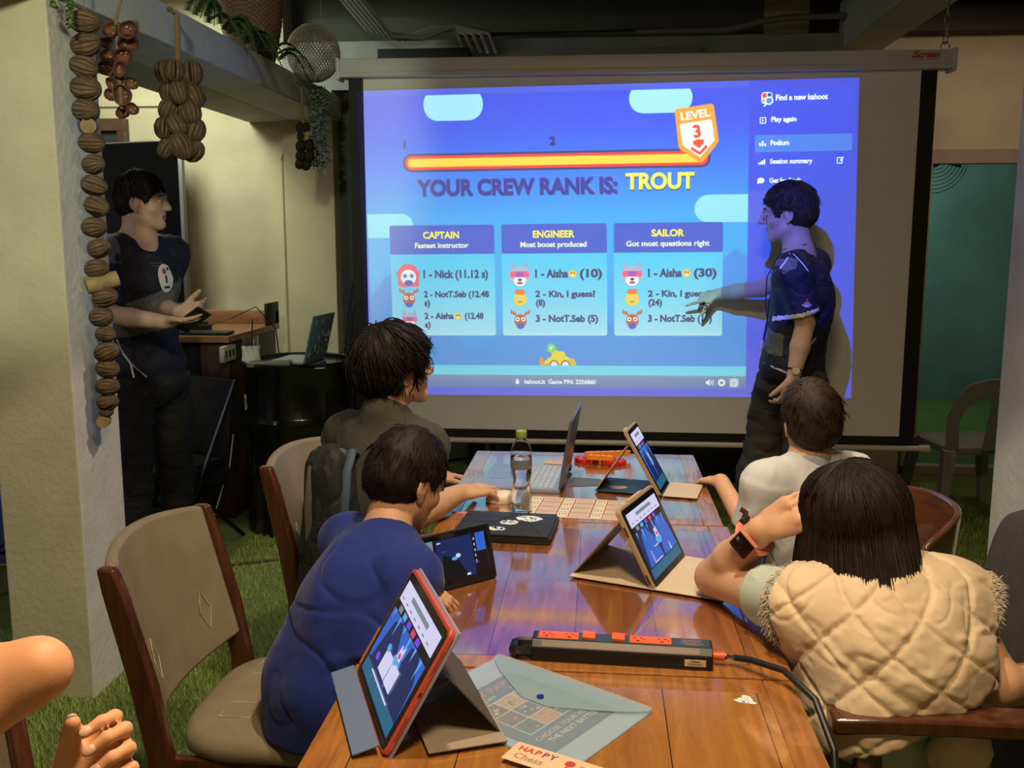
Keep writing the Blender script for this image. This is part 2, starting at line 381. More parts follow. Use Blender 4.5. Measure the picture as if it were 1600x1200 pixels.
poly([(1136, 948), (1142, 948), (1149, 941), (1149, 965), (1142, 958), (1136, 958)], WH); rrect(1152, 946, 1155, 960, 1, WH); rrect(1158, 943, 1161, 963, 1, WH)
oval(1187, 953, 12, 12, WH); oval(1187, 953, 5, 5, (90, 130, 195))
rrect(1212, 938, 1242, 968, 3, (170, 205, 225), .5)
for a in (-1, 1):
    for b in (-1, 1): rrect(1227 + a * 8 - 5, 953 + b * 4 - 1.5, 1227 + a * 8 + 5, 953 + b * 4 + 1.5, 1, WH); rrect(1227 + a * 4 - 1.5, 953 + b * 8 - 5, 1227 + a * 4 + 1.5, 953 + b * 8 + 5, 1, WH)
# side panel
rrect(1283, 28, 1583, 160, 6, (0, 66, 236)); rrect(1284, 90, 1582, 93, 0, (16, 60, 200))
rrect(1283, 168, 1583, 340, 6, (0, 72, 238)); rrect(1283, 168, 1583, 222, 6, (44, 124, 240)); rrect(1284, 278, 1582, 281, 0, (16, 62, 204)); rrect(1284, 221, 1582, 223, 0, (16, 62, 204))
text('Find a new kahoot', 1346, 55, 17, WH, .045, 'LEFT', fit=160); text('Play again', 1333, 121, 15, WH, .045, 'LEFT', fit=78); text('Podium', 1332, 193, 15, WH, .045, 'LEFT', fit=58); text('Session summary', 1331, 250, 15, WH, .045, 'LEFT', fit=132); text('Get feedback', 1330, 309, 15, WH, .045, 'LEFT', fit=100)
rrect(1302, 37, 1336, 72, 8, WH); rrect(1305, 40, 1318, 54, 4, (226, 60, 76)); rrect(1321, 40, 1333, 54, 4, (30, 60, 160)); rrect(1305, 57, 1316, 69, 4, (190, 170, 130)); oval(1326, 63, 13, 13, WH); oval(1326, 63, 9, 9, (60, 140, 230)); rrect(1308, 74, 1320, 79, 2, WH, rot=-.8)
rrect(1298, 113, 1318, 133, 3, WH); rrect(1301, 116, 1315, 130, 2, (0, 66, 236)); poly([(1305, 118), (1312, 123), (1305, 128)], WH)
for k, h in enumerate((10, 16, 8)): rrect(1297 + k * 8, 202 - h, 1303 + k * 8, 202, 1.5, WH)
for k, h in enumerate((6, 9, 13, 17)): rrect(1294 + k * 6, 259 - h, 1299 + k * 6, 259, 1, WH)
oval(1304, 308, 11, 9, WH); poly([(1294, 310), (1292, 319), (1304, 316)], WH)
rrect(1537, 240, 1555, 260, 2, WH); rrect(1540, 243, 1552, 257, 1, (0, 72, 238)); poly([(1546, 250), (1556, 238), (1559, 241), (1549, 253)], WH)

# ------------------------------------------------------------------ the projector's beam carries that picture
pim = bpy.data.images.new('projected_picture', IW, IH); pim.colorspace_settings.name = 'sRGB'
_px = np.ones((IH, IW, 4), np.float32); _px[..., :3] = np.clip(IMG, 0, 1)[::-1]
pim.pixels.foreach_set(_px.ravel()); pim.update(); pim.pack()
SCR_Y = 4.85
_dst = [(-1.211, 2.287), (1.217, 2.317), (1.259, .776), (-1.192, .759)]
A_, B_ = [], []
for (u, v), (x, z) in zip([(0, 1), (1, 1), (1, 0), (0, 0)], _dst):
    A_.append([u, v, 1, 0, 0, 0, -x * u, -x * v]); B_.append(x); A_.append([0, 0, 0, u, v, 1, -z * u, -z * v]); B_.append(z)
_h = np.append(np.linalg.solve(np.array(A_), np.array(B_)), 1).reshape(3, 3)
_K = np.array([[1, 0, -PROJ_POS.x], [0, 0, SCR_Y - PROJ_POS.y], [0, 1, -PROJ_POS.z]])
HOM = np.linalg.inv(_K @ _h)
lp = lamp('projector_beam', 'SPOT', PROJ_POS, PROJ_POWER, (1, 1, 1), .0004, (.02, SCR_Y, 1.53), spot_size=R(80), spot_blend=0)
lt = lp.data; lt.use_nodes = True; nt = lt.node_tree; N = nt.nodes; L = nt.links
em = N['Emission']; gm = N.new('ShaderNodeNewGeometry')
neg = N.new('ShaderNodeVectorMath'); neg.operation = 'SCALE'; neg.inputs['Scale'].default_value = 1.0; L.new(gm.outputs['Incoming'], neg.inputs[0])
dots = []
for k in range(3):
    d = N.new('ShaderNodeVectorMath'); d.operation = 'DOT_PRODUCT'; L.new(neg.outputs[0], d.inputs[0]); d.inputs[1].default_value = HOM[k]; dots.append(d.outputs['Value'])
cb = N.new('ShaderNodeCombineXYZ')
for k in range(2):
    q = N.new('ShaderNodeMath'); q.operation = 'DIVIDE'; L.new(dots[k], q.inputs[0]); L.new(dots[2], q.inputs[1]); L.new(q.outputs[0], cb.inputs[k])
ti = N.new('ShaderNodeTexImage'); ti.image = pim; ti.extension = 'CLIP'; ti.interpolation = 'Linear'
L.new(cb.outputs[0], ti.inputs[0]); L.new(ti.outputs['Color'], em.inputs['Color'])
# ------------------------------------------------------------------ the room
M_wall = mat('cream_plaster', (.60, .55, .38), .8, noise=.12, nscale=3, bump=.15, bscale=90)
M_wallR = mat('tan_plaster', (.56, .46, .32), .8, noise=.12, nscale=3, bump=.15, bscale=90)
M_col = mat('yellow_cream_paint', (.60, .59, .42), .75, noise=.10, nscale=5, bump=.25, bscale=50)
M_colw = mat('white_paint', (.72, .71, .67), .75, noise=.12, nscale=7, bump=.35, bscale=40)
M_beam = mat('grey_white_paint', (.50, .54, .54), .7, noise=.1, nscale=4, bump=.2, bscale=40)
M_dark = mat('dark_stained_timber', (.030, .017, .012), .6, noise=.4, nscale=3, nstretch=(.3, 4, 4))
M_grass = mat('grass_base', (.035, .06, .012), .95)
# floor: artificial grass, made by a hair system on the floor (nobody could count it)
f = MB().bx(-4.6, 4.2, -.6, 9.6, -.06, 0); fl = struct('floor', f, M_grass, smooth=0)
nt = M_grass.node_tree; n1 = nt.nodes.new('ShaderNodeTexNoise'); n1.inputs['Scale'].default_value = 260; n1.inputs['Detail'].default_value = 3
tc = nt.nodes.new('ShaderNodeTexCoord'); nt.links.new(tc.outputs['Object'], n1.inputs['Vector'])
cr = nt.nodes.new('ShaderNodeValToRGB'); cr.color_ramp.elements[0].color = (.05, .085, .018, 1); cr.color_ramp.elements[1].color = (.42, .52, .13, 1); cr.color_ramp.elements[0].position = .35; cr.color_ramp.elements[1].position = .68
nt.links.new(n1.outputs['Fac'], cr.inputs[0]); nt.links.new(cr.outputs[0], nt.nodes['Principled BSDF'].inputs['Base Color'])
bp = nt.nodes.new('ShaderNodeBump'); bp.inputs['Strength'].default_value = .9; bp.inputs['Distance'].default_value = .02; nt.links.new(n1.outputs['Fac'], bp.inputs['Height']); nt.links.new(bp.outputs[0], nt.nodes['Principled BSDF'].inputs['Normal'])
def turf(x0, x1, y0, y1, n, seed):
    r = np.random.default_rng(seed); P = np.stack([r.uniform(x0, x1, n), r.uniform(y0, y1, n)], 1); a = r.uniform(0, 2 * PI, n); h = r.uniform(.016, .032, n); b = r.uniform(0, .018, n); w = .0016
    V = np.zeros((n, 3, 3)); V[:, 0, 0] = P[:, 0] + np.cos(a) * w; V[:, 0, 1] = P[:, 1] + np.sin(a) * w; V[:, 1, 0] = P[:, 0] - np.cos(a) * w; V[:, 1, 1] = P[:, 1] - np.sin(a) * w
    V[:, 2, 0] = P[:, 0] - np.sin(a) * b; V[:, 2, 1] = P[:, 1] + np.cos(a) * b; V[:, 2, 2] = h
    return V.reshape(-1, 3)
Vt = np.concatenate([turf(-1.9, -.5, 1.0, 3.2, 60000, 1), turf(-1.8, -.4, 3.2, 5.6, 26000, 2), turf(-2.4, -1.9, 2.0, 4.6, 9000, 3), turf(.6, 2.2, 2.4, 6.2, 30000, 4)])
me = bpy.data.meshes.new('turf'); me.from_pydata(Vt.tolist(), [], np.arange(len(Vt)).reshape(-1, 3).tolist()); me.materials.append(mat('grass_blade', (.42, .56, .15), .8, noise=.5, nscale=90))
g = finish('artificial_grass', me, fl, 0); g['kind'] = 'stuff'
struct('ceiling', MB().bx(-4.6, 4.2, -.6, 9.6, 3.15, 3.25), M_dark, smooth=0)
BY = 6.5
# right part of the back wall with the doorway, left part with the raised bay
w = MB(); w.bx(1.02, 2.02, BY, BY + .15, 0, 3.15); w.bx(2.02, 3.6, BY, BY + .15, 2.10, 3.15); w.bx(3.4, 4.2, BY, BY + .15, 0, 2.1); struct('wall_back_right', w, M_wallR, smooth=0)
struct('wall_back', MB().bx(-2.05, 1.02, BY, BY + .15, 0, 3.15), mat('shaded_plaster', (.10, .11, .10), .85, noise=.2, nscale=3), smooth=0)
w = MB(); w.bx(-4.6, -2.05, BY - .2, BY + .15, 0, 3.15); struct('wall_back_left', w, M_wall, smooth=0)
struct('wall_left', MB().bx(-4.75, -4.6, -.6, 9.6, 0, 3.15), M_wall, smooth=0)
struct('wall_right', MB().bx(4.2, 4.35, -.6, 9.6, 0, 3.15), M_wallR, smooth=0)
struct('wall_far', MB().bx(-4.6, 4.2, 9.6, 9.7, 0, 3.15), mat('far_wall', (.16, .24, .22), .8, noise=.2, nscale=2), smooth=0)
struct('wall_front', MB().bx(-4.6, 4.2, -.75, -.6, 0, 3.15), M_wall, smooth=0)
struct('trim_1', MB().bx(-4.6, -2.05, BY - .225, BY - .2, 2.42, 2.46), M_wall)
# pillars: cream front, white flank
def pillar(name, x0, x1, y0, y1, z1, flank):
    m = MB(); m.bx(x0, x1, y0, y1, 0, z1, .006)
    o = struct(name, m, [M_col, M_colw], smooth=0)
    for p in o.data.polygons:
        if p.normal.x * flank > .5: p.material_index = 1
    return o
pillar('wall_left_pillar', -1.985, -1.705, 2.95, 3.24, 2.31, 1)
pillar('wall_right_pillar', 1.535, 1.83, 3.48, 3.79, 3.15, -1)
# concrete beam over the left pillar with a shelf plank, beam on the right
struct('trim_2', MB().bx(-1.985, -1.68, 2.4, BY - .2, 2.31, 2.46), M_beam, .006)
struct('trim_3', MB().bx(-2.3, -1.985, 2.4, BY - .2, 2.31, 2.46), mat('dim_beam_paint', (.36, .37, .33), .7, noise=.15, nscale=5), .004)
struct('trim_4', MB().bx(1.46, 1.74, 2.2, BY, 2.72, 3.0), M_beam, .006)
# lintel across the back with dark beam above, pilaster beside the screen
M_lint = mat('grey_lintel_paint', (.30, .34, .35), .7, noise=.15, nscale=4)
struct('trim_5', MB().bx(-2.05, 1.46, BY - .25, BY, 2.50, 2.80), M_lint, .005)
struct('trim_6', MB().bx(-3.6, 3.6, 5.6, 5.8, 2.95, 3.15), M_dark, .004)
struct('trim_7', MB().bx(1.3, 4.2, BY - .12, BY, 2.82, 3.15), M_dark, .004)
struct('trim_8', MB().bx(-2.05, -1.72, BY - .28, BY, 0, 2.5), M_wall, .005)
struct('trim_9', MB().bx(-2.0, -1.35, 6.35, 6.42, 0, 2.5), mat('dark_grey_strip', (.07, .08, .09), .5))
# sliding glass door
M_fr = mat('beige_door_frame', (.40, .31, .24), .5, noise=.08)
d = struct('door_1', MB().bx(2.02, 3.6, BY - .03, BY + .06, 2.03, 2.12).bx(2.02, 2.11, BY - .03, BY + .06, 0, 2.03).bx(3.5, 3.6, BY - .03, BY + .06, 0, 2.03).bx(2.02, 3.6, BY - .03, BY + .06, 0, .06), M_fr, .003)
MB().bx(2.11, 3.5, BY + .01, BY + .016, .06, 2.03).build('door_glass', mat('tinted_door_glass', (.75, .95, .9), .02, trans=1., ior=1.45), d, 0)
MB().bx(2.035, 2.085, BY - .05, BY - .03, .92, 1.12, .006).build('door_handle', mat('dark_steel', (.08, .07, .06), .35, .8), d)
# small wooden window high on the left bay wall
wn = struct('window_1', MB().bx(-3.42, -3.12, BY - .26, BY - .2, 2.26, 2.34).bx(-3.18, -3.12, BY - .26, BY - .2, 1.7, 2.26).bx(-3.42, -3.36, BY - .26, BY - .2, 1.7, 2.26), mat('brown_window_timber', (.10, .055, .035), .5, noise=.3), .003)
MB().bx(-3.36, -3.18, BY - .225, BY - .22, 1.7, 2.26).build('pane', mat('dark_pane', (.05, .06, .06), .1), wn, 0)
# ------------------------------------------------------------------ projection screen
M_case = mat('screen_case_white', (.60, .62, .66), .4); M_blk = mat('black_masking', (.008, .008, .010), .6)
ps = thing('projector_screen', 'large pull-down projection screen with black borders hanging in front of the back wall', 'projection screen', (.16, SCR_Y, .5))
m = MB().bx(-1.255, 1.575, SCR_Y + .004, SCR_Y + .008, .53, 2.36); m.build('screen_border', M_blk, ps, 0, world=True)
m = MB().bx(-1.18, 1.50, SCR_Y, SCR_Y + .003, .585, 2.36); m.build('screen_fabric', mat('matte_white_screen', (.80, .80, .80), .9, spec=.1), ps, 0, world=True)
m = MB(); m.bx(-1.29, 1.63, SCR_Y - .045, SCR_Y + .05, 2.345, 2.435, .012); m.bx(-1.29, 1.63, SCR_Y - .052, SCR_Y - .02, 2.345, 2.372, .006); m.build('screen_case', M_case, ps, 35, world=True)
m = MB().bx(1.625, 1.645, SCR_Y - .05, SCR_Y + .055, 2.335, 2.44, .006); m.build('case_end_cap', M_case, ps, world=True); m = MB().bx(-1.305, -1.288, SCR_Y - .05, SCR_Y + .055, 2.335, 2.44, .006); m.build('case_end_cap', M_case, ps, world=True)
m = MB().cyl((-1.25, SCR_Y, .525), (1.62, SCR_Y, .525), .014, n=16); m.build('weight_bar', mat('ivory_bar', (.62, .58, .50), .4), ps, world=True)
m = MB().cyl((1.60, SCR_Y, .525), (1.65, SCR_Y, .525), .019, n=16); m.build('bar_end_cap', mat('ivory_bar', (.62, .58, .50), .4), ps, world=True); m = MB().cyl((-1.28, SCR_Y, .525), (-1.23, SCR_Y, .525), .019, n=16); m.build('bar_end_cap', mat('ivory_bar', (.62, .58, .50), .4), ps, world=True)
m = MB(); put_text(m, 'iScreen', (1.50, SCR_Y - .047, 2.408), (1, 0, 0), (0, 0, 1), .042, .0015, shear=.25); m.bx(1.44, 1.56, SCR_Y - .0475, SCR_Y - .046, 2.386, 2.3885)
m.build('logo', mat('red_print', (.55, .05, .03), .5), ps, 0, world=True)
m = MB(); _r = [Vector((1.60 + .02 * math.cos(a), SCR_Y, 2.45 + .022 * math.sin(a))) for a in np.linspace(0, 2 * PI, 17)[:-1]]; m.tube(_r, .0028, 6, loop=True); m.build('hanging_ring', mat('steel_wire', (.35, .34, .32), .35, .9), ps, world=True)
# ------------------------------------------------------------------ organic surfaces: smooth unions of limbs, turned into one continuous skin
def V3(*a): return np.array(a, float)
def nrm(v): v = np.asarray(v, float); return v / np.linalg.norm(v)
class Org:
    def __init__(s): s.p = []
    def cone(s, a, b, ra, rb=None, k=.02, sq=None, op='+', cap=False):
        s.p.append(('c', np.asarray(a, float), np.asarray(b, float), ra, ra if rb is None else rb, k, sq, op, cap)); return s
    def ell(s, c, r, rot=None, k=.02, op='+'):
        r = np.asarray(r, float) * np.ones(3); s.p.append(('e', np.asarray(c, float), r, np.eye(3) if rot is None else np.asarray(rot, float), 0, k, None, op, False)); return s
    def cut(s, o, n, k=.004):
        """remove everything on the side n points to"""
        s.p.append(('h', np.asarray(o, float), nrm(n), 0, 0, k, None, '-', False)); return s
    def bounds(s):
        lo = V3(9, 9, 9) * 9; hi = -lo
        for q in s.p:
            if q[7] != '+': continue
            if q[0] == 'c': m = max(q[3], q[4]); a = np.minimum(q[1], q[2]) - m; b = np.maximum(q[1], q[2]) + m
            else: m = q[2].max(); a = q[1] - m; b = q[1] + m
            lo = np.minimum(lo, a); hi = np.maximum(hi, b)
        return lo, hi
    def field(s, h):
        lo, hi = s.bounds(); lo = lo - 4 * h - .01; hi = hi + 4 * h + .01; n = np.ceil((hi - lo) / h).astype(int) + 1
        F = np.full(n, 1., np.float32)
        for q in s.p:
            k = q[5]
            if q[0] == 'c': m = max(q[3], q[4]); a = np.minimum(q[1], q[2]) - m; b = np.maximum(q[1], q[2]) + m
            elif q[0] == 'e': m = q[2].max(); a = q[1] - m; b = q[1] + m
            else: a, b = lo, hi
            i0 = np.clip(np.floor((a - k * 1.5 - 3 * h - lo) / h).astype(int), 0, n - 1); i1 = np.clip(np.ceil((b + k * 1.5 + 3 * h - lo) / h).astype(int) + 1, 1, n)
            ax = [lo[t] + h * np.arange(i0[t], i1[t]) for t in range(3)]
            X, Y, Z = ax[0][:, None, None], ax[1][None, :, None], ax[2][None, None, :]
            if q[0] == 'c':
                A, B = q[1], q[2]; d = B - A; L2 = max(d @ d, 1e-9)
                t0 = ((X - A[0]) * d[0] + (Y - A[1]) * d[1] + (Z - A[2]) * d[2]) / L2; t = np.clip(t0, 0, 1)
                px, py, pz = X - A[0] - t * d[0], Y - A[1] - t * d[1], Z - A[2] - t * d[2]
                D2 = px * px + py * py + pz * pz
                if q[6] is not None:
                    nn, fac = q[6]; nn = nrm(nn); c = px * nn[0] + py * nn[1] + pz * nn[2]; D2 = D2 - c * c + (c / fac) ** 2
                D = np.sqrt(D2) - (q[3] + (q[4] - q[3]) * t)
                if q[8]: D = np.maximum(D, (np.abs(t0 - .5) - .5) * math.sqrt(L2))
            elif q[0] == 'e':
                c, r, M = q[1], q[2], q[3]; x, y, z = X - c[0], Y - c[1], Z - c[2]
                u = (x * M[0, 0] + y * M[1, 0] + z * M[2, 0]) / r[0]; v = (x * M[0, 1] + y * M[1, 1] + z * M[2, 1]) / r[1]; w = (x * M[0, 2] + y * M[1, 2] + z * M[2, 2]) / r[2]
                k0 = np.sqrt(u * u + v * v + w * w); k1 = np.sqrt((u / r[0]) ** 2 + (v / r[1]) ** 2 + (w / r[2]) ** 2) + 1e-9; D = k0 * (k0 - 1) / k1
            else:
                D = -((X - q[1][0]) * q[2][0] + (Y - q[1][1]) * q[2][1] + (Z - q[1][2]) * q[2][2])
                D = np.broadcast_to(D, F.shape)
            sl = tuple(slice(i0[t], i1[t]) for t in range(3)); f = F[sl]
            if q[7] == '+':
                if k > 0: g = np.clip(.5 + .5 * (f - D) / k, 0, 1); F[sl] = f + (D - f) * g - k * g * (1 - g)
                else: F[sl] = np.minimum(f, D)
            else:
                D = -D
                if k > 0: g = np.clip(.5 - .5 * (f - D) / k, 0, 1); F[sl] = f + (D - f) * g + k * g * (1 - g)
                else: F[sl] = np.maximum(f, D)
        return F, lo
    def mesh(s, h, relax=1):
        F, lo = s.field(h); V, Q = surfnet(F, lo, h)
        for _ in range(relax): V = smooth_v(V, Q, .5)
        return V, Q

def surfnet(F, lo, h):
    S = F < 0; n = np.array(F.shape)
    c = np.zeros(n - 1, np.int8)
    for i in (0, 1):
        for j in (0, 1):
            for k in (0, 1): c += S[i:n[0] - 1 + i, j:n[1] - 1 + j, k:n[2] - 1 + k]
    act = (c > 0) & (c < 8); idx = np.full(act.shape, -1, np.int64); ci = np.argwhere(act); idx[act] = np.arange(len(ci))
    P = np.zeros((len(ci), 3)); W = np.zeros(len(ci))
    cor = [(i, j, k) for i in (0, 1) for j in (0, 1) for k in (0, 1)]
    val = {q: F[ci[:, 0] + q[0], ci[:, 1] + q[1], ci[:, 2] + q[2]].astype(float) for q in cor}
    for a in cor:
        for ax in range(3):
            if a[ax]: continue
            b = list(a); b[ax] = 1; b = tuple(b); m = (val[a] < 0) != (val[b] < 0)
            t = np.where(m, val[a] / np.where(m, val[a] - val[b], 1), 0); q = np.tile(np.array(a, float), (len(ci), 1)); q[:, ax] += t
            P += q * m[:, None]; W += m
    V = lo + (ci + P / W[:, None]) * h
    quads = []
    for ax in range(3):
        o = [1, 2] if ax == 0 else [2, 0] if ax == 1 else [0, 1]
        sl0 = [slice(None)] * 3; sl1 = [slice(None)] * 3; sl0[ax] = slice(0, -1); sl1[ax] = slice(1, None)
        a, b = S[tuple(sl0)], S[tuple(sl1)]; e = np.argwhere(a != b)
        e = e[(e[:, o[0]] > 0) & (e[:, o[1]] > 0) & (e[:, o[0]] < n[o[0]] - 1) & (e[:, o[1]] < n[o[1]] - 1)]
        u = np.zeros(3, int); v = np.zeros(3, int); u[o[0]] = 1; v[o[1]] = 1
        g = lambda q: idx[q[:, 0], q[:, 1], q[:, 2]]
        qd = np.stack([g(e - u - v), g(e - v), g(e), g(e - u)], 1); fl = ~a[e[:, 0], e[:, 1], e[:, 2]]; qd[fl] = qd[fl][:, ::-1]; quads.append(qd)
    Q = np.concatenate(quads); return V, Q[(Q >= 0).all(1)]

def smooth_v(V, Q, f):
    A = np.zeros_like(V); n = np.zeros(len(V))
    for i in range(4):
        for j in (1, 3): np.add.at(A, Q[:, i], V[Q[:, (i + j) % 4]]); np.add.at(n, Q[:, i], 1)
    return V + (A / np.maximum(n, 1)[:, None] - V) * f
def vnormals(V, Q):
    N = np.cross(V[Q[:, 2]] - V[Q[:, 0]], V[Q[:, 3]] - V[Q[:, 1]]); O = np.zeros_like(V)
    for i in range(4): np.add.at(O, Q[:, i], N)
    return O / np.maximum(np.linalg.norm(O, axis=1), 1e-12)[:, None]
def wav(P, f, seed=0):
    """cheap smooth noise in about -1..1"""
    r = np.random.default_rng(seed); o = np.zeros(len(P))
    for k in range(5):
        d = r.normal(size=3); d /= np.linalg.norm(d); o += np.sin(P @ d * f * (1 + .5 * k) + r.uniform(0, 6) + 1.3 * np.sin(P @ r.normal(size=3) * f * .4)) / (1 + .4 * k)
    return o / 2.2
def skin_mesh(name, V, Q, mats, parent, mi=None):
    me = bpy.data.meshes.new(name); me.from_pydata(V.tolist(), [], Q.tolist())
    for m in (mats if isinstance(mats, (list, tuple)) else [mats]): me.materials.append(m)
    if mi is not None: me.polygons.foreach_set('material_index', mi.astype(np.int32))
    return finish(name, me, parent, 180, world=True)

# ------------------------------------------------------------------ people
def skin(name, col):
    m = mat(name, col, .5, spec=.35, noise=.07, nscale=25, bump=.04, bscale=350)
    b = m.node_tree.nodes['Principled BSDF']; b.inputs['Subsurface Weight'].default_value = .12; b.inputs['Subsurface Radius'].default_value = (.9, .35, .2); b.inputs['Subsurface Scale'].default_value = .006
    return m
M_eye = mat('eye_white', (.75, .74, .72), .2); M_iris = mat('dark_iris', (.02, .012, .008), .1)
def head_basis(fwd, up=(0, 0, 1)):
    f = nrm(fwd); r = nrm(np.cross(f, up)); return np.stack([r, f, np.cross(r, f)], 1)    # columns: right, forward, up
class Fig:
    def __init__(s, name, label, base, skinm, hgt=1.):
        s.root = thing(name, label, 'person', base); s.sk = skinm; s.O = Org(); s.s = hgt; s.Hc = None
    def head(s, c, fwd, up=(0, 0, 1), sc=1., nose=1., jaw=1.):
        B = head_basis(fwd, up); s.Hc, s.Hb, s.Hs = np.asarray(c, float), B, sc
        T = lambda *p: s.Hc + B @ (np.array(p) * sc); O = s.O
        E = lambda c, r, k=.02, op='+', rot=None: O.ell(T(*c), np.array(r) * sc, B if rot is None else B @ rot, k * sc, op)
        C = lambda a, b, ra, rb, k=.012, **kw: O.cone(T(*a), T(*b), ra * sc, rb * sc, k * sc, **kw)
        E((0, -.014, .034), (.077, .096, .086)); E((0, .030, -.028), (.060, .062, .078), .03)
        C((.046, .008, -.060), (.012, .066, -.094), .022 * jaw, .020, .02); C((-.046, .008, -.060), (-.012, .066, -.094), .022 * jaw, .020, .02)
        E((0, .070, -.092), (.022, .020, .018), .015)
        for k in (-1, 1):
            E((k * .040, .056, -.026), (.026, .024, .022), .02); E((k * .031, .096, .010), (.017, .014, .012), .012, '-')
            E((k * .031, .0775, .009), (.0135, .0135, .0125), .003); C((k * .012, .091, .030), (k * .046, .078, .031), .0095, .008, .012)
            R1 = np.array(Matrix.Rotation(k * .35, 3, 'Z')); E((k * .080, -.010, -.004), (.008, .021, .033), .008, '+', R1); E((k * .0865, -.006, .002), (.006, .011, .017), .006, '-', R1); E((k * .076, -.002, -.036), (.007, .009, .010), .006)
        C((0, .092, .020), (0, .111 * nose, -.020), .0085, .0115, .012); E((0, .112 * nose, -.023), (.011, .010, .009), .008)
        for k in (-1, 1): E((k * .011, .101, -.026), (.0085, .010, .008), .006)
        C((-.021, .083, -.053), (.021, .083, -.053), .0068, .0068, .006); C((0, .089, -.053), (0, .0895, -.053), .007, .007, .006); C((-.017, .083, -.064), (.017, .083, -.064), .0075, .0075, .006); C((-.024, .094, -.0583), (.024, .094, -.0583), .0022, .0022, .003, op='-')
        return s
    def neck(s, base, r=.054): O = s.O; O.cone(s.Hc + s.Hb @ (V3(0, -.030, -.062) * s.Hs), base, r * s.Hs, r * 1.12 * s.Hs, .03)
    def limb(s, *pts):
        """(point, radius) chain"""
        for (a, ra), (b, rb) in zip(pts[:-1], pts[1:]): s.O.cone(a, b, ra, rb, .012)
    def hand(s, w, d, n, sc=1., curl=(.3, .3, .35, .4), thumb=(.6, .3), left=True, spread=.10, index_curl=None):
        """w wrist, d towards the fingers, n out of the back of the hand"""
        w, d, n = np.asarray(w, float), nrm(d), np.asarray(n, float); n = nrm(n - d * (n @ d)); sd = np.cross(n, d) * (-1 if left else 1)   # towards the thumb
        O = s.O; L = .188 * sc
        O.cone(w, w + d * .03 * sc, .024 * sc, .028 * sc, .015, (n, .72)); O.cone(w + d * .035 * sc + sd * .014 * sc, w + d * .085 * sc + sd * .022 * sc, .024 * sc, .018 * sc, .012, (n, .62)); O.cone(w + d * .035 * sc - sd * .014 * sc, w + d * .080 * sc - sd * .022 * sc, .022 * sc, .017 * sc, .012, (n, .62))
        nails = []
        for i, (off, ln, r) in enumerate(((.029, .074, .0088), (.0095, .082, .0092), (-.0095, .076, .0088), (-.027, .060, .0078))):
            c = curl[i]; fd = nrm(d + sd * (off * 6 * spread)); p = w + d * (.090 - .004 * abs(i - 1)) * sc + sd * off * sc; ang = 0
            for j, (fr, rr) in enumerate(((.46, 1.), (.30, .92), (.24, .82))):
                a = c[j] if hasattr(c, '__len__') else c * (1, 1.15, .8)[j]
                ang += a; q = fd * math.cos(ang) - n * math.sin(ang); e = p + q * ln * fr * sc
                O.cone(p, e, r * rr * sc, r * (1, .92, .78)[min(j + 1, 2)] * sc * (.95 if j < 2 else .9), .0035)
                p = e
            nails.append((p, q, nrm(fd * math.sin(ang) + n * math.cos(ang)), r * sc))
        a, b = thumb; p = w + d * .028 * sc + sd * .022 * sc; q = nrm(d * math.cos(a) + sd * math.sin(a) - n * b * .7)
        O.cone(p, p + q * .040 * sc, .0165 * sc, .0125 * sc, .01); p = p + q * .040 * sc; q2 = nrm(q + d * .25 - n * b * .5 - sd * .1); O.cone(p, p + q2 * .032 * sc, .0118 * sc, .0105 * sc, .004); p = p + q2 * .032 * sc; q3 = nrm(q2 + d * .15 - n * b * .3); O.cone(p, p + q3 * .022 * sc, .0102 * sc, .0085 * sc, .003)
        nails.append((p + q3 * .022 * sc, q3, nrm(np.cross(q3, np.cross(sd + n * .6, q3))), .0098 * sc))
        return nails
    def skin_build(s, h=.0045, lips=(.35, .12, .10), eyes=True):
        V, Q = s.O.mesh(h); cen = V[Q].mean(1); mi = np.zeros(len(Q), int)
        if s.Hc is not None and eyes:
            q = (cen - s.Hc) @ s.Hb / s.Hs
            e = (np.abs(np.abs(q[:, 0]) - .031) < .0115) & (np.abs(q[:, 2] - .009) < .0052) & (q[:, 1] > .078); mi[e] = 1
            e = ((np.abs(q[:, 0]) - .031) ** 2 + (q[:, 2] - .009) ** 2 < .0048 ** 2) & (q[:, 1] > .078); mi[e] = 2
            e = (np.abs(q[:, 0]) < .022) & (np.abs(q[:, 2] + .0585) < .0075) & (q[:, 1] > .078); mi[e] = 3
            e = (np.abs(np.abs(q[:, 0]) - .030) < .019) & (np.abs(q[:, 2] - .0315 + .12 * (np.abs(q[:, 0]) - .03)) < .0038) & (q[:, 1] > .065); mi[e] = 4
        s.body = skin_mesh('body', V, Q, [s.sk, M_eye, M_iris, mat('lip_' + s.sk.name, lips, .4), mat('dark_brow', (.035, .022, .016), .8)], s.root, mi); return s.body

def cloth(fig, name, O, m, h=.006, amp=.004, f=26, seed=1, fold=None, stretch=(1, 1, 1), keep=None, mats=None, mi_fn=None):
    V, Q = O.mesh(h, 2); N = vnormals(V, Q); P = V * np.array(stretch)
    d = wav(P, f, seed) * amp + np.maximum(wav(P, f * 2.3, seed + 5), 0) ** 2 * amp * .7 - np.exp(-(wav(P * np.array((1, 1, 1.5)), f * .85, seed + 9) / .09) ** 2) * amp * .7 * np.clip(wav(P, f * .5, seed + 3) + .5, 0, 1)
    if fold is not None: d = d + fold(V)
    V = V + N * d[:, None]
    if keep is not None: Q = Q[keep(V[Q].mean(1))]
    mi = mi_fn(V[Q].mean(1), N[Q].mean(1)) if mi_fn else None
    return skin_mesh(name, V, Q, mats or m, fig.root, mi)

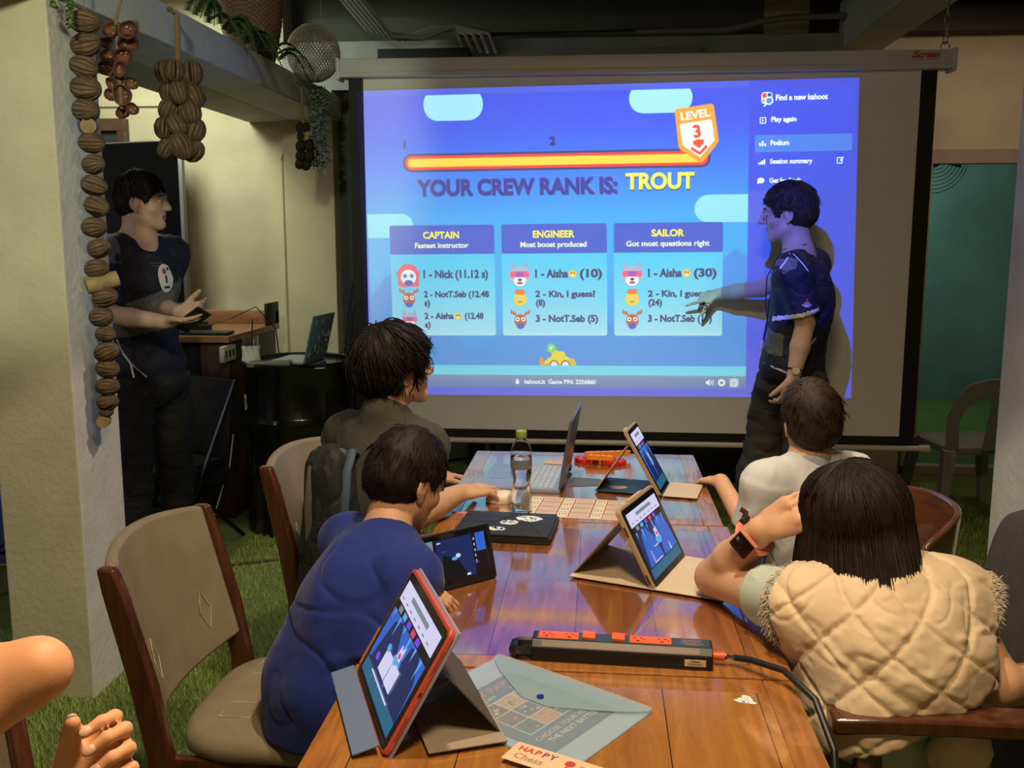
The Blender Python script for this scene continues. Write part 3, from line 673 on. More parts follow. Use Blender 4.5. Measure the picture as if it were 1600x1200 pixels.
def torso(O, P, C, N, rt, sc=1., g=0., depth=1., sh=()):
    """pelvis P, chest C, neck base N, rt = the figure's right; g thickens (clothes)"""
    P, C, N, rt = map(lambda v: np.asarray(v, float), (P, C, N, rt)); up = nrm(C - P); rt = nrm(rt - up * (rt @ up)); fw = np.cross(up, rt); B = np.stack([rt, fw, up], 1)
    up2 = nrm(N - C); fw2 = nrm(np.cross(up2, rt)); B2 = np.stack([rt, fw2, np.cross(rt, fw2)], 1)
    O.ell(P, np.array((.160, .112 * depth, .115)) * sc + g, B, .03); O.ell((P + C) / 2 + up * .0, np.array((.140, .102 * depth, .15)) * sc + g, B, .05)
    O.ell(C, np.array((.160, .112 * depth, .155)) * sc + g, B2, .05); O.ell(C * .35 + N * .65, np.array((.125, .080 * depth, .06)) * sc + g, B2, .05)
    for q in sh: O.cone(N + up2 * .005, q + up2 * .005, (.046 + g * .7) * sc, (.050 + g) * sc, .045)

def hair_mesh(fig, shells, strands, m, name='hair'):
    """shells: (V,Q) pieces; strands: list of (points, width); joined in one mesh"""
    vs, fs = [], []; o = 0
    for V, Q in shells: vs += V.tolist(); fs += (Q + o).tolist(); o += len(V)
    for pts, w in strands:
        n = len(pts)
        d = np.gradient(pts, axis=0); d /= np.maximum(np.linalg.norm(d, axis=1), 1e-9)[:, None]
        a = np.cross(d, [.3, .2, .93]); a /= np.maximum(np.linalg.norm(a, axis=1), 1e-9)[:, None]; b = np.cross(d, a)
        ww = w * np.sqrt(np.clip(1 - np.linspace(0, 1, n) ** 2.2, .02, 1))
        ring = np.stack([pts + a * ww[:, None], pts + (-.5 * a + .87 * b) * ww[:, None], pts + (-.5 * a - .87 * b) * ww[:, None]], 1)
        vs += ring.reshape(-1, 3).tolist()
        for i in range(n - 1):
            for j in range(3): k = (j + 1) % 3; fs.append((o + i * 3 + j, o + i * 3 + k, o + i * 3 + 3 + k, o + i * 3 + 3 + j))
        o += 3 * n
    me = bpy.data.meshes.new(name); me.from_pydata(vs, [], fs); me.materials.append(m)
    return finish(name, me, fig.root, 180, world=True)

def short_hair(fig, m, top=.020, back=.012, hairline=(.055, .045), nape=-.055, n=1500, ln=.045, seed=3, fringe=0., crown=(0, -.055, .105), lift=.35, w=.0016, side=-.010, part=0.):
    """cap of hair over the skull plus strands flowing out from the crown"""
    T = lambda p: fig.Hc + (np.asarray(p) * fig.Hs) @ fig.Hb.T
    O = Org(); sc = fig.Hs
    O.ell(T((0, -.016, .038)), np.array((.077 + back, .094 + back * 1.1, .084 + top)) * sc, fig.Hb, .01)
    O.ell(T((0, -.055, -.010)), np.array((.066 + back * .6, .055 + back, .062)) * sc, fig.Hb, .03)
    # bare face, ears and nape
    O.ell(T((0, .119, -.038)), np.array((.120, .089, .080 + hairline[0])) * sc, fig.Hb, .012 * sc, '-')
    for k in (-1, 1): O.ell(T((k * .094, .012, -.028)), np.array((.034, .036, .052)) * sc, fig.Hb, .010 * sc, '-')
    O.cut(T((0, 0, nape)), fig.Hb @ V3(0, .35, -1), .006)
    V, Q = O.mesh(.005, 1); N = vnormals(V, Q); q = (V - fig.Hc) @ fig.Hb / sc
    az = np.arctan2(q[:, 0] - crown[0], -(q[:, 1] - crown[1])); V = V + N * ((np.sin(az * 37 + 3 * np.sin(q[:, 2] * 60)) * .0014 + wav(V, 70, seed) * .002) * sc)[:, None]
    r = np.random.default_rng(seed); st = []; c = np.array(crown)
    N = vnormals(V, Q); pick = r.choice(len(V), n, p=None)
    for i in pick:
        p = q[i]
        if p[2] < nape + .01: continue
        d = p - c; d = d / max(np.linalg.norm(d), 1e-6); nl = N[i] @ fig.Hb; d = d - nl * (d @ nl); d = d / max(np.linalg.norm(d), 1e-6)
        d = d + r.normal(size=3) * .16 + np.array((part, 0, 0)); L = ln * r.uniform(.6, 1.15) * (1.25 if p[2] > .05 else .55)
        if p[1] > .05: L *= 1 + fringe * 12
        t = np.linspace(0, 1, 5)[:, None]
        pts = (p - nl * .004) + d * L * t + nl * (lift * L * t - (lift + L / .19) * L * t ** 2) + np.array((0, 0, -.25)) * L * t ** 2
        st.append((fig.Hc + (pts * sc) @ fig.Hb.T, w * sc * r.uniform(.7, 1.4)))
    return hair_mesh(fig, [(V, Q)], st, m)

def decal(target, name, mats, parent, o, u, v, shapes, lift=.0015, reach=.25):
    """shapes: list of (polygon 2d, material index); pressed on to the target's surface along -u x v"""
    me = target.data; M = target.matrix_basis if target.parent is None else target.parent.matrix_basis @ target.matrix_basis
    bm = bmesh.new(); bm.from_mesh(me); bm.transform(M); tree = BVHTree.FromBMesh(bm); bm.free()
    o, u, v = Vector(o), Vector(u).normalized(), Vector(v); v = (v - u * v.dot(u)).normalized(); w = u.cross(v)
    mb = MB()
    for li, (pl, k) in enumerate(shapes):
        b2 = bmesh.new(); vs = [b2.verts.new((p[0], p[1], 0)) for p in pl]
        try: f = b2.faces.new(vs)
        except Exception: b2.free(); continue
        bmesh.ops.triangulate(b2, faces=[f]); bmesh.ops.subdivide_edges(b2, edges=b2.edges[:], cuts=3 if len(pl) < 16 else 1, use_grid_fill=True)
        vv = []; b2.verts.index_update()
        last = None
        for q in b2.verts:
            p = o + u * q.co.x + v * q.co.y; h = tree.ray_cast(p + w * reach, -w, reach * 2)
            vv.append((h[0] + w * (lift + .0004 * li)) if h[0] is not None else p)
        mb.m = k; mb._add(vv, [[q.index for q in f.verts] for f in b2.faces]); b2.free()
    return mb.build(name, mats, parent, 0, world=True)
def disc(cx, cy, rx, ry=None, n=20): ry = ry or rx; return [(cx + rx * math.cos(2 * PI * k / n), cy + ry * math.sin(2 * PI * k / n)) for k in range(n)]
def rect(x0, y0, x1, y1): return [(x0, y0), (x1, y0), (x1, y1), (x0, y1)]
# ------------------------------------------------------------------ tables
def wood_table_mat(name, base, dark, rough=.16):
    m = mat(name, base, rough, spec=.6, coat=.9); nt = m.node_tree; N = nt.nodes; L = nt.links; b = N['Principled BSDF']; b.inputs['Coat Roughness'].default_value = .07; b.inputs['Coat IOR'].default_value = 2.5
    tc = N.new('ShaderNodeTexCoord'); mp = N.new('ShaderNodeMapping'); mp.inputs['Rotation'].default_value = (0, 0, R(90)); L.new(tc.outputs['Object'], mp.inputs[0])
    br = N.new('ShaderNodeTexBrick'); br.offset = .37; br.inputs['Scale'].default_value = 1; br.inputs['Brick Width'].default_value = 2.2; br.inputs['Row Height'].default_value = .168; br.inputs['Mortar Size'].default_value = .0011; br.inputs['Mortar Smooth'].default_value = .3
    br.inputs['Color1'].default_value = (.35, .35, .35, 1); br.inputs['Color2'].default_value = (.75, .75, .75, 1); br.inputs['Mortar'].default_value = (0, 0, 0, 1); L.new(mp.outputs[0], br.inputs['Vector'])
    m2 = N.new('ShaderNodeMapping'); m2.inputs['Scale'].default_value = (9, .9, 9); L.new(tc.outputs['Object'], m2.inputs[0])
    ad = N.new('ShaderNodeVectorMath'); ad.operation = 'MULTIPLY_ADD'; L.new(br.outputs['Color'], ad.inputs[0]); ad.inputs[1].default_value = (7, 7, 7); L.new(m2.outputs[0], ad.inputs[2])
    ns = N.new('ShaderNodeTexNoise'); ns.inputs['Scale'].default_value = 2.2; ns.inputs['Detail'].default_value = 7; ns.inputs['Roughness'].default_value = .65; ns.inputs['Distortion'].default_value = 1.4; L.new(ad.outputs[0], ns.inputs['Vector'])
    cr = N.new('ShaderNodeValToRGB'); e = cr.color_ramp.elements; e[0].position = .32; e[0].color = (*dark, 1); e[1].position = .72; e[1].color = (*base, 1); L.new(ns.outputs['Fac'], cr.inputs[0])
    ns2 = N.new('ShaderNodeTexNoise'); ns2.inputs['Scale'].default_value = 60; L.new(m2.outputs[0], ns2.inputs['Vector'])
    mx = N.new('ShaderNodeMix'); mx.data_type = 'RGBA'; mx.blend_type = 'MULTIPLY'; mx.inputs['Factor'].default_value = .25; L.new(cr.outputs[0], mx.inputs['A']); L.new(ns2.outputs['Fac'], mx.inputs['B'])
    mt = N.new('ShaderNodeMix'); mt.data_type = 'RGBA'; L.new(br.outputs['Fac'], mt.inputs['Factor']); L.new(mx.outputs['Result'], mt.inputs['A']); mt.inputs['B'].default_value = (.02, .008, .004, 1); L.new(mt.outputs['Result'], b.inputs['Base Color'])
    bp = N.new('ShaderNodeBump'); bp.inputs['Strength'].default_value = .10; bp.inputs['Distance'].default_value = .004; L.new(ns.outputs['Fac'], bp.inputs['Height']); L.new(bp.outputs[0], b.inputs['Normal'])
    return m
M_tab1 = wood_table_mat('honey_table_wood', (.60, .27, .065), (.36, .135, .028)); M_tab2 = wood_table_mat('red_brown_table_wood', (.42, .155, .050), (.16, .052, .020)); M_edge = mat('table_edge_wood', (.36, .14, .035), .22, coat=.6, noise=.35, nscale=14, nstretch=(6, .6, 6))
def table(x0, x1, y0, y1, label, mtop):
    t = thing('wooden_table', label, 'table', ((x0 + x1) / 2, (y0 + y1) / 2, 0), 0, None); w, d = (x1 - x0) / 2, (y1 - y0) / 2
    MB().bx(-w + .055, w - .055, -d + .055, d - .055, .725, .7594).build('tabletop', mtop, t, 0)
    m = MB().bx(-w, -w + .055, -d, d, .722, .76).bx(w - .055, w, -d, d, .722, .76).bx(-w + .055, w - .055, -d, -d + .055, .722, .76).bx(-w + .055, w - .055, d - .055, d, .722, .76)
    m.build('edge_frame', M_edge, t, 0, .003)
    m = MB().bx(-w + .06, w - .06, -d + .06, -d + .085, .64, .722).bx(-w + .06, w - .06, d - .085, d - .06, .64, .722).bx(-w + .06, -w + .085, -d + .085, d - .085, .64, .722).bx(w - .085, w - .06, -d + .085, d - .085, .64, .722); m.build('apron', M_edge, t, 0)
    for a in (-1, 1):
        for b in (-1, 1): MB().box((a * (w - .085), b * (d - .085), .32), (.06, .06, .64), bev=.004).build('leg', M_edge, t, 0)
    return t
table(-.455, .366, .80, 1.708, 'honey brown wooden table nearest the camera, under the clear folder', M_tab1)
table(-.452, .372, 1.714, 2.668, 'red-brown wooden table in the middle of the row, under the power strip', M_tab2)
table(-.457, .362, 2.674, 3.572, 'wooden table at the far end of the row, under the laptop', M_tab2)

# ------------------------------------------------------------------ chairs
M_post = mat('dark_red_chair_wood', (.095, .030, .014), .28, coat=.6, noise=.45, nscale=10, nstretch=(5, 5, .6)); M_vinyl = mat('taupe_vinyl', (.25, .205, .14), .42, noise=.12, nscale=12, bump=.12, bscale=60); M_stitch = mat('pale_thread', (.55, .47, .32), .7)
def retro_chair(loc, rz, label, g='taupe upholstered dining chairs'):
    t = thing('dining_chair', label, 'chair', loc, rz, g)
    for k in (-1, 1):
        m = MB(); prof = [(-.20, 0, .020), (-.215, .25, .024), (-.205, .45, .030), (-.235, .62, .030), (-.285, .82, .026), (-.300, .875, .020)]
        rs = [[Vector((x - hw, k * .245 - .014, z)), Vector((x + hw, k * .245 - .014, z)), Vector((x + hw, k * .245 + .014, z)), Vector((x - hw, k * .245 + .014, z))] for x, z, hw in prof]
        m.rings(rs).build('back_post', M_post, t, 40, .008, 3)
        MB().cyl((.19, k * .20, .40), (.215, k * .215, 0), .021, .015, 12).build('front_leg', M_post, t)
        MB().box((0, k * .215, .405), (.42, .022, .05), bev=.004).build('side_rail', M_post, t)
    # curved, padded back
    m = MB()
    def back(u, v, off):
        y = (u - .5) * 2; z = .875 - .345 * v + .02 * (1 - y * y) * (1 - 2 * v); lean = -.235 - (z - .62) * .26; x = lean - .055 * (1 - y * y) + off
        return Vector((x, y * .232, z))
    n = 17; mm = 9; rs = []
    for j in range(mm): rs.append([back(i / (n - 1), j / (mm - 1), .016 * math.sin(PI * min(1, max(0, (i / (n - 1)) * 8))) * .3 + .013) for i in range(n)] + [back(i / (n - 1), j / (mm - 1), -.013) for i in range(n - 1, -1, -1)])
    m.rings(rs); o = m.build('backrest', M_vinyl, t, 50, .010, 3)
    for (u, v) in ((.80, .70), (.2, .72)):
        c = [(-.045, 0), (0, -.13), (.045, 0), (0, .13)]
        m = MB(); P = [back(u + a, v + b, .0155) for a, b in c]; m.tube([P[i] + (P[(i + 1) % 4] - P[i]) * f for i in range(4) for f in (0, .5)], .0012, 5, loop=True); m.build('stitched_patch', M_stitch, o)
    m = MB(); sq = lambda k, a, b: (math.copysign(abs(math.cos(k)) ** .55, math.cos(k)) * a, math.copysign(abs(math.sin(k)) ** .55, math.sin(k)) * b)
    rs = []
    for s_, z in ((.93, .425), (.99, .435), (1, .45), (.985, .468), (.90, .480), (.6, .487), (.2, .489)): rs.append([Vector((.03 + sq(2 * PI * k / 40, .235 * s_, .235 * s_)[0], sq(2 * PI * k / 40, .235 * s_, .24 * s_)[1], z)) for k in range(40)])
    o = m.rings(rs).build('seat', M_vinyl, t, 60)
    for (x, y) in ((-.08, .12), (-.08, -.10), (.12, .08)):
        m = MB(); P = [Vector((x - .035, y - .035, .4875)), Vector((x + .035, y - .035, .4875)), Vector((x + .035, y + .035, .4875)), Vector((x - .035, y + .035, .4875))]; m.tube(P, .0012, 5, loop=True); m.build('stitched_patch', M_stitch, o)
    return t
retro_chair((-.735, 2.12, 0), 0, 'taupe upholstered dining chair in the left foreground with its seat in full view')
retro_chair((-.66, 2.96, 0), R(-14), 'taupe upholstered dining chair with a dark bag hung over its back')
retro_chair((-.835, .985, 0), R(-36), 'taupe upholstered dining chair cut off at the bottom left behind the raised elbow')
# armchair with a charcoal back, on the right
M_char = mat('charcoal_fabric', (.050, .046, .046), .9, noise=.2, nscale=40, bump=.2, bscale=300)
t = thing('armchair', 'charcoal fabric armchair with dark wooden arms at the right edge', 'chair', (.665, 1.95, 0))
m = MB(); sq = lambda k, a, b, e=.4: (math.copysign(abs(math.cos(k)) ** e, math.cos(k)) * a, math.copysign(abs(math.sin(k)) ** e, math.sin(k)) * b)
rs = [[Vector((.22 + x + (z_ + .2) * .16, y_, .70 + z_)) for (y_, z_) in [sq(2 * PI * k / 36, .30 * s, .285 * s) for k in range(36)]] for x, s in ((-.04, .90), (-.03, .97), (0, 1), (.035, .97), (.045, .9))]
m.rings(rs).build('backrest', M_char, t, 60)
rs = [[Vector((-.03 + sq(2 * PI * k / 36, .25 * s, .27 * s)[0], sq(2 * PI * k / 36, .25 * s, .27 * s)[1], z)) for k in range(36)] for s, z in ((.95, .37), (1, .40), (1, .44), (.9, .465), (.4, .47))]; m = MB(); m.rings(rs).build('seat', M_char, t, 60)
for k in (-1, 1):
    m = MB(); pts = [(-.24, k * .285, .712), (-.10, k * .29, .72), (.10, k * .29, .72), (.32, k * .285, .71)]; rs = [[Vector(p) + Vector((0, -.032, -.018)), Vector(p) + Vector((0, .032, -.018)), Vector(p) + Vector((0, .034, .014)), Vector(p) + Vector((0, -.034, .014))] for p in pts]
    m.rings(rs).build('armrest', M_post, t, 40, .006); MB().box((-.17, k * .285, .325), (.045, .035, .65), bev=.004).build('front_leg', M_post, t); MB().box((.27, k * .27, .33), (.04, .035, .66), Matrix.Rotation(-.10, 3, 'Y'), .004).build('rear_leg', M_post, t); MB().box((.03, k * .285, .36), (.40, .03, .05), bev=.003).build('side_rail', M_post, t)
# barrel-backed wooden chair
M_bent = mat('glossy_brown_plywood', (.13, .050, .022), .16, coat=.9, noise=.35, nscale=7, nstretch=(1, 1, 6))
t = thing('wooden_chair', 'glossy brown wooden chair with curved plywood back, behind the girl with the bob', 'chair', (.74, 2.88, 0))
m = MB(); rs = []
for i in range(19):
    a = R(-62 + 124 * i / 18); r0, r1 = .285, .305; e = .035 * abs(math.sin(a)) ** 2; zt = .795 - .06 * (abs(a) / R(62)) ** 4; zb = .54 + .05 * (abs(a) / R(62)) ** 4
    rs.append([Vector((math.cos(a) * r0 - .0, math.sin(a) * r0, zb)), Vector((math.cos(a) * (r0 + .02), math.sin(a) * (r0 + .02), zt)), Vector((math.cos(a) * (r1 + .02), math.sin(a) * (r1 + .02), zt)), Vector((math.cos(a) * r1, math.sin(a) * r1, zb))])
m.rings(rs).build('backrest', M_bent, t, 40, .008, 3)
for k in (-1, 1):
    m = MB(); m.tube([(.10, k * .275, .70), (.12, k * .265, .62), (.05, k * .24, .56), (-.02, k * .22, .455)], .017, 10, flat=.7); m.build('arm_support', mat('pale_wood', (.42, .22, .11), .3, coat=.4), t)
m = MB().lathe([(.20, .425), (.215, .435), (.215, .455), (.19, .47), (.02, .475)], n=40); m.build('seat', M_bent, t)
for a in (45, 135, 225, 315): MB().cyl((.16 * math.cos(R(a)), .16 * math.sin(R(a)), .43), (.21 * math.cos(R(a)), .21 * math.sin(R(a)), 0), .02, .014, 10).build('leg', mat('dark_leg_wood', (.02, .012, .01), .3), t)
# grey plastic chair by the glass door
M_pl = mat('grey_plastic', (.27, .265, .28), .35)
t = thing('plastic_chair', 'grey plastic stacking chair by the glass door', 'chair', (2.10, 5.58, 0), R(8))
def pback(x, z): return Vector((x, -.21 - (z - .42) * .22 - .05 * (1 - (x / .26) ** 2), z))
def plate(poly_, th=.012, fn=pback):
    m = MB(); n = len(poly_); a = [fn(*p) for p in poly_]; b = [q + Vector((0, -th, 0)) for q in a]; return m, a, b
out = [(-.235, .42), (-.255, .60), (-.23, .74), (-.17, .805), (-.08, .825), (.08, .825), (.17, .805), (.23, .74), (.255, .60), (.235, .42)]
m = MB()
def strip(a, b, th=.012):
    """a, b: matching polylines; a closed slab between them"""
    rs = [[pback(*p), pback(*q), pback(*q) + Vector((0, -th, 0)), pback(*p) + Vector((0, -th, 0))] for p, q in zip(a, b)]; m.rings(rs)
strip([(-.235, .42), (-.255, .60), (-.232, .72), (-.18, .795), (-.09, .825), (.0, .83), (.09, .825), (.18, .795), (.232, .72), (.255, .60), (.235, .42)], [(-.175, .42), (-.195, .58), (-.178, .66), (-.13, .70), (-.06, .745), (0, .752), (.06, .745), (.13, .70), (.178, .66), (.195, .58), (.175, .42)])
strip([(-.06, .745), (-.05, .70), (-.055, .42)], [(.06, .745), (.05, .70), (.055, .42)])
m.build('backrest', M_pl, t, 40, .003)
rs = [[Vector((sq(2 * PI * k / 32, .225 * s, .22 * s)[0], sq(2 * PI * k / 32, .225 * s, .22 * s)[1], z)) for k in range(32)] for s, z in ((.96, .385), (1, .40), (1, .425), (.94, .435), (.4, .425))]; m = MB().rings(rs); m.build('seat', M_pl, t, 50)
for a in (-1, 1):
    for b in (-1, 1):
        m = MB(); x0, y0, x1, y1 = a * .20, b * .19, a * .25, b * .24; rs = [[Vector((x + dx, y + dy, z)) for dx, dy in ((-w_, -w_), (w_, -w_), (w_, w_), (-w_, w_))] for x, y, z, w_ in ((x0, y0, .41, .032), ((x0 + x1) / 2, (y0 + y1) / 2, .2, .026), (x1, y1, 0, .022))]; m.rings(rs).build('leg', M_pl, t, 30, .004)
# ------------------------------------------------------------------ oil drum and what stands on it
DX, DY = -1.615, 5.03
M_drum = mat('black_gloss_paint', (.006, .006, .007), .22, spec=.6, bump=.12, bscale=7, coat=.3)
t = thing('oil_drum', 'glossy black steel oil drum used as a small table left of the screen', 'drum', (DX, DY, 0))
pr_ = [(.280, 0), (.297, .004), (.297, .018), (.289, .03)]
for zc in (.31, .61): pr_ += [(.289, zc - .03), (.294, zc - .018), (.303, zc), (.294, zc + .018), (.289, zc + .03)]
pr_ += [(.289, .885), (.297, .895), (.298, .912), (.292, .920), (.284, .916), (.282, .898), (.02, .898)]
MB().lathe(pr_, n=64).build('shell', M_drum, t, 40)
m = MB(); put_text(m, 'S', (0, 0, 0), (1, 0, 0), (0, 0, 1), .11, .006)
a0 = R(-147); m.v = [(math.cos(a0 + v[0] / .292) * .2915, math.sin(a0 + v[0] / .292) * .2915, .70 + v[2]) for v in m.v]; m.build('painted_letter', mat('cream_paint', (.62, .60, .50), .6), t, 0)
t = thing('sticker_laptop', 'open laptop seen from behind, lid covered in stickers, on the oil drum', 'laptop', (DX + .08, DY + .04, .9005), R(-96)); M_alu = mat('blue_grey_aluminium', (.20, .33, .50), .35, .3)
MB().bx(-.15, .15, -.21, -.005, 0, .014, .004).build('keyboard_base', mat('silver_grey', (.42, .45, .50), .4, .3), t)
Tl = Matrix.Translation((0, 0, .014)) @ Matrix.Rotation(R(-14), 4, 'X')
m = MB(); m.T = Tl; m.bx(-.15, .15, -.004, .004, 0, .25, .003); lid = m.build('lid', M_alu, t)
ms = [mat('sticker_white', (.75, .80, .85), .5), mat('sticker_dark', (.03, .05, .10), .5), mat('sticker_teal', (.10, .45, .55), .5), mat('sticker_red', (.45, .10, .14), .5)]; m = MB(); m.T = Tl; rr = random.Random(4)
for k in range(34):
    x, z, w_, h_ = rr.uniform(-.13, .12), rr.uniform(.02, .22), rr.uniform(.008, .022), rr.uniform(.008, .024); m.m = rr.choice((0, 0, 1, 2, 3)); m._add([Vector((x + a * w_, .0045 + k * .00002, z + b * h_)) for a, b in ((-.5, -.5), (.5, -.5), (.5, .5), (-.5, .5))], [(0, 1, 2, 3)])
m.build('stickers', ms, lid, 0)
t = thing('plastic_cup', 'clear plastic cup with straw wrapped in a white tissue on the oil drum', 'cup', (DX - .225, DY - .10, .899)); M_clear = mat('clear_plastic', (.95, .97, .98), .08, trans=1., ior=1.35)
MB().lathe([(.030, .0), (.033, .004), (.043, .15), (.045, .152), (.0435, .153), (.041, .15), (.031, .008), (.01, .006)], n=28).build('cup_wall', M_clear, t, 60)
m = MB(); rs = [[Vector(((.043 + .006 * math.sin(7 * a + z * 60) + .004 * math.sin(3 * a + 2)) * math.cos(a), (.043 + .006 * math.sin(7 * a + z * 60)) * math.sin(a), z)) for a in np.linspace(0, 2 * PI, 41)[:-1]] for z in (.0, .03, .06, .085, .10)]; m.rings(rs, cap=False).build('tissue', mat('white_tissue', (.70, .70, .68), .9, bump=.5, bscale=60), t, 60)
MB().cyl((.0, 0, .01), (.012, .01, .24), .0035, n=8).build('straw', mat('black_straw', (.01, .01, .01), .4), t)
t = tag(MB().box((DX + .10, DY - .215, .9010), (.22, .07, .003)).build('paper_sheet', mat('blue_white_paper', (.55, .62, .72), .7), None, 0), 'loose pale paper on the front rim of the oil drum', 'paper')
t = tag(MB().bx(-.11, .11, -.07, .07, 0, .022, .006).build('booklet', mat('olive_grey_cover', (.12, .13, .10), .6), None), 'grey booklet lying beside the cup on the oil drum', 'booklet'); t.location = (DX - .10, DY - .17, .9005); t.rotation_euler.z = R(12)
# ------------------------------------------------------------------ counter with curtain, screen on it, odds and ends
M_cwood = mat('red_brown_counter_wood', (.055, .022, .015), .45, noise=.4, nscale=6, nstretch=(4, 4, .6)); M_ctop = mat('orange_counter_wood', (.34, .17, .075), .35, noise=.3, nscale=6, nstretch=(.6, 5, 5))
t = thing('wooden_counter', 'waist-high wooden counter with a black curtain beside the oil drum', 'counter', (-2.62, 5.45, 0))
MB().bx(-.75, .62, -.42, .42, 1.0, 1.035, .004).build('countertop', M_ctop, t); MB().bx(.44, .60, -.38, .40, 0, 1.0, .004).build('end_panel', M_cwood, t); MB().bx(-.74, -.70, -.38, .40, 0, 1.0, .004).build('side_panel', M_cwood, t); MB().bx(-.75, .62, .36, .42, 1.035, 1.115, .004).build('backboard', M_ctop, t); MB().bx(.605, .62, .2, .42, 1.035, 1.17, .002).build('end_upright', mat('black_edge', (.01, .01, .01), .5), t)
m = MB(); n = 90; m.grid(lambda u, v: Vector((-.69 + 1.12 * u, -.35 + .020 * math.sin(u * 75 + 1.2 * math.sin(u * 9)) * (.5 + .5 * v) + .01 * math.sin(u * 31 + v * 3), 1.0 - .95 * v)), n, 10); o = m.build('curtain', mat('black_curtain_cloth', (.012, .013, .02), .85), t, 60); sm = o.modifiers.new('thick', 'SOLIDIFY'); sm.thickness = .004
t = thing('display_screen', 'tall black flat screen leaning on end against the cream wall', 'television', (-2.90, 5.93, 1.115)); T = Matrix.Rotation(R(-6), 4, 'X') @ Matrix.Rotation(R(-2.5), 4, 'Y')
m = MB(); m.T = T; m.bx(-.32, .30, -.025, .02, .0, 1.06, .006); m.build('bezel', mat('grey_bezel', (.16, .16, .165), .35, .4), t); m = MB(); m.T = T; m.bx(-.31, .275, -.028, -.0245, .03, 1.05); m.build('panel', mat('black_glass', (.004, .004, .005), .06), t, 0)
t = tag(MB().bx(-.20, .20, -.06, .06, 0, .018, .008).build('black_tray', mat('black_plastic', (.012, .012, .014), .4), None), 'long black tray lying on the counter top', 'tray'); t.location = (-2.22, 5.12, 1.0365)
t = tag(MB().bx(-.09, .07, -.05, .05, 0, .032, .006).bx(-.03, .05, -.02, .04, .03, .045, .005).build('cable_box', mat('black_plastic', (.012, .012, .014), .4), None), 'small black box with cables at the back of the counter', 'box'); t.location = (-2.32, 5.40, 1.0365); t.rotation_euler.z = R(20)
t = thing('wall_socket', 'white multi-outlet socket on the end panel of the counter', 'socket', (-2.015, 5.02, .93)); MB().bx(-.012, .015, -.06, .11, -.03, .055, .004).build('socket_body', mat('off_white_plastic', (.52, .50, .44), .4), t)
for k in range(3): MB().bx(.0155, .017, -.04 + k * .05, -.02 + k * .05, -.005, .03).build('outlet', mat('black_edge', (.01, .01, .01), .5), t, 0)
m = MB(); m.tube([(-2.26, 5.44, 1.06), (-2.15, 5.50, 1.10), (-2.03, 5.55, 1.16), (-1.93, 5.6, 1.02), (-1.90, 5.62, .6), (-1.93, 5.6, .03)], .004, 6); t = tag(m.build('power_cable', mat('black_cable', (.01, .01, .01), .5), None), 'thin black cable running off the counter behind the oil drum', 'cable')
# black seats in the dark corner
M_blkm = mat('black_metal', (.010, .010, .011), .3)
def stool(loc, rz, label, g=None, h=.66):
    t = thing('bar_stool', label, 'stool', loc, rz, g); MB().bx(-.155, .155, -.155, .155, h - .02, h, .012).build('seat', M_blkm, t)
    for a in (-1, 1):
        for b in (-1, 1): MB().cyl((a * .12, b * .12, h - .01), (a * .205, b * .205, 0), .017, .015, 8).build('leg', M_blkm, t)
    f = .30 / h; q = .205 - .085 * f * 1.0
    m = MB(); m.tube([(-q, -q, .20), (q, -q, .20), (q, q, .20), (-q, q, .20)], .009, 8, loop=True); m.build('footrest', M_blkm, t); return t
stool((-2.50, 4.02, 0), .2, 'black metal stool in the dark corner in front of the curtain', 'black metal stools')
t = thing('folding_chair', 'black folding chair leaning in front of the counter beside the oil drum', 'chair', (-2.10, 4.72, 0), R(-25))
m = MB(); m.T = Matrix.Rotation(R(-9), 4, 'X'); m.bx(-.19, .19, -.012, .012, .30, .85, .008); m.build('backrest', M_blkm, t); MB().bx(-.20, .20, -.36, .02, .42, .45, .01).build('seat', M_blkm, t)
for k in (-1, 1):
    MB().cyl((k * .20, -.33, 0), (k * .20, .13, .84), .012, n=8).build('front_leg', M_blkm, t); MB().cyl((k * .18, .16, 0), (k * .18, -.30, .44), .012, n=8).build('rear_leg', M_blkm, t)
MB().cyl((-.20, -.24, .17), (.20, -.24, .17), .008, n=8).build('cross_bar', mat('steel_wire', (.35, .34, .32), .35, .9), t)
for k, (px, yy, lb) in enumerate(((1118, 5.55, 'black metal stool under the screen, beside the standing man'), (900, 5.75, 'black metal stool under the middle of the screen'), (715, 5.6, 'black metal stool under the left part of the screen'))):
    q = PY(px, 700, yy); stool((q.x, yy, 0), .3 * k, lb, 'black metal stools', .62)
t = thing('wooden_bench', 'dark low bench along the back wall under the screen', 'bench', (.3, 6.2, 0)); MB().bx(-1.2, 1.3, -.16, .16, .38, .44, .006).build('bench_top', M_dark, t)
for x in (-1.1, 0, 1.2): MB().bx(x - .04, x + .04, -.14, .14, 0, .38).build('leg', M_dark, t, 0)
m = MB(); m.tube([(-1.92, 4.42, .012), (-1.98, 4.65, .012), (-2.03, 4.80, .10), (-1.98, 4.92, .35), (-1.985, 5.0, .5)], .004, 6); tag(m.build('white_cable', mat('white_cable', (.6, .6, .58), .5), None), 'thin white cable rising from the grass beside the oil drum', 'cable')
m = MB(); m.tube([(-1.2, 4.55, .008), (-1.5, 4.42, .008), (-1.75, 4.3, .008), (-2.0, 4.5, .008), (-2.3, 4.4, .008)], .006, 6); tag(m.build('floor_cable', mat('black_cable', (.01, .01, .01), .5), None), 'black cable lying on the grass in front of the oil drum', 'cable')
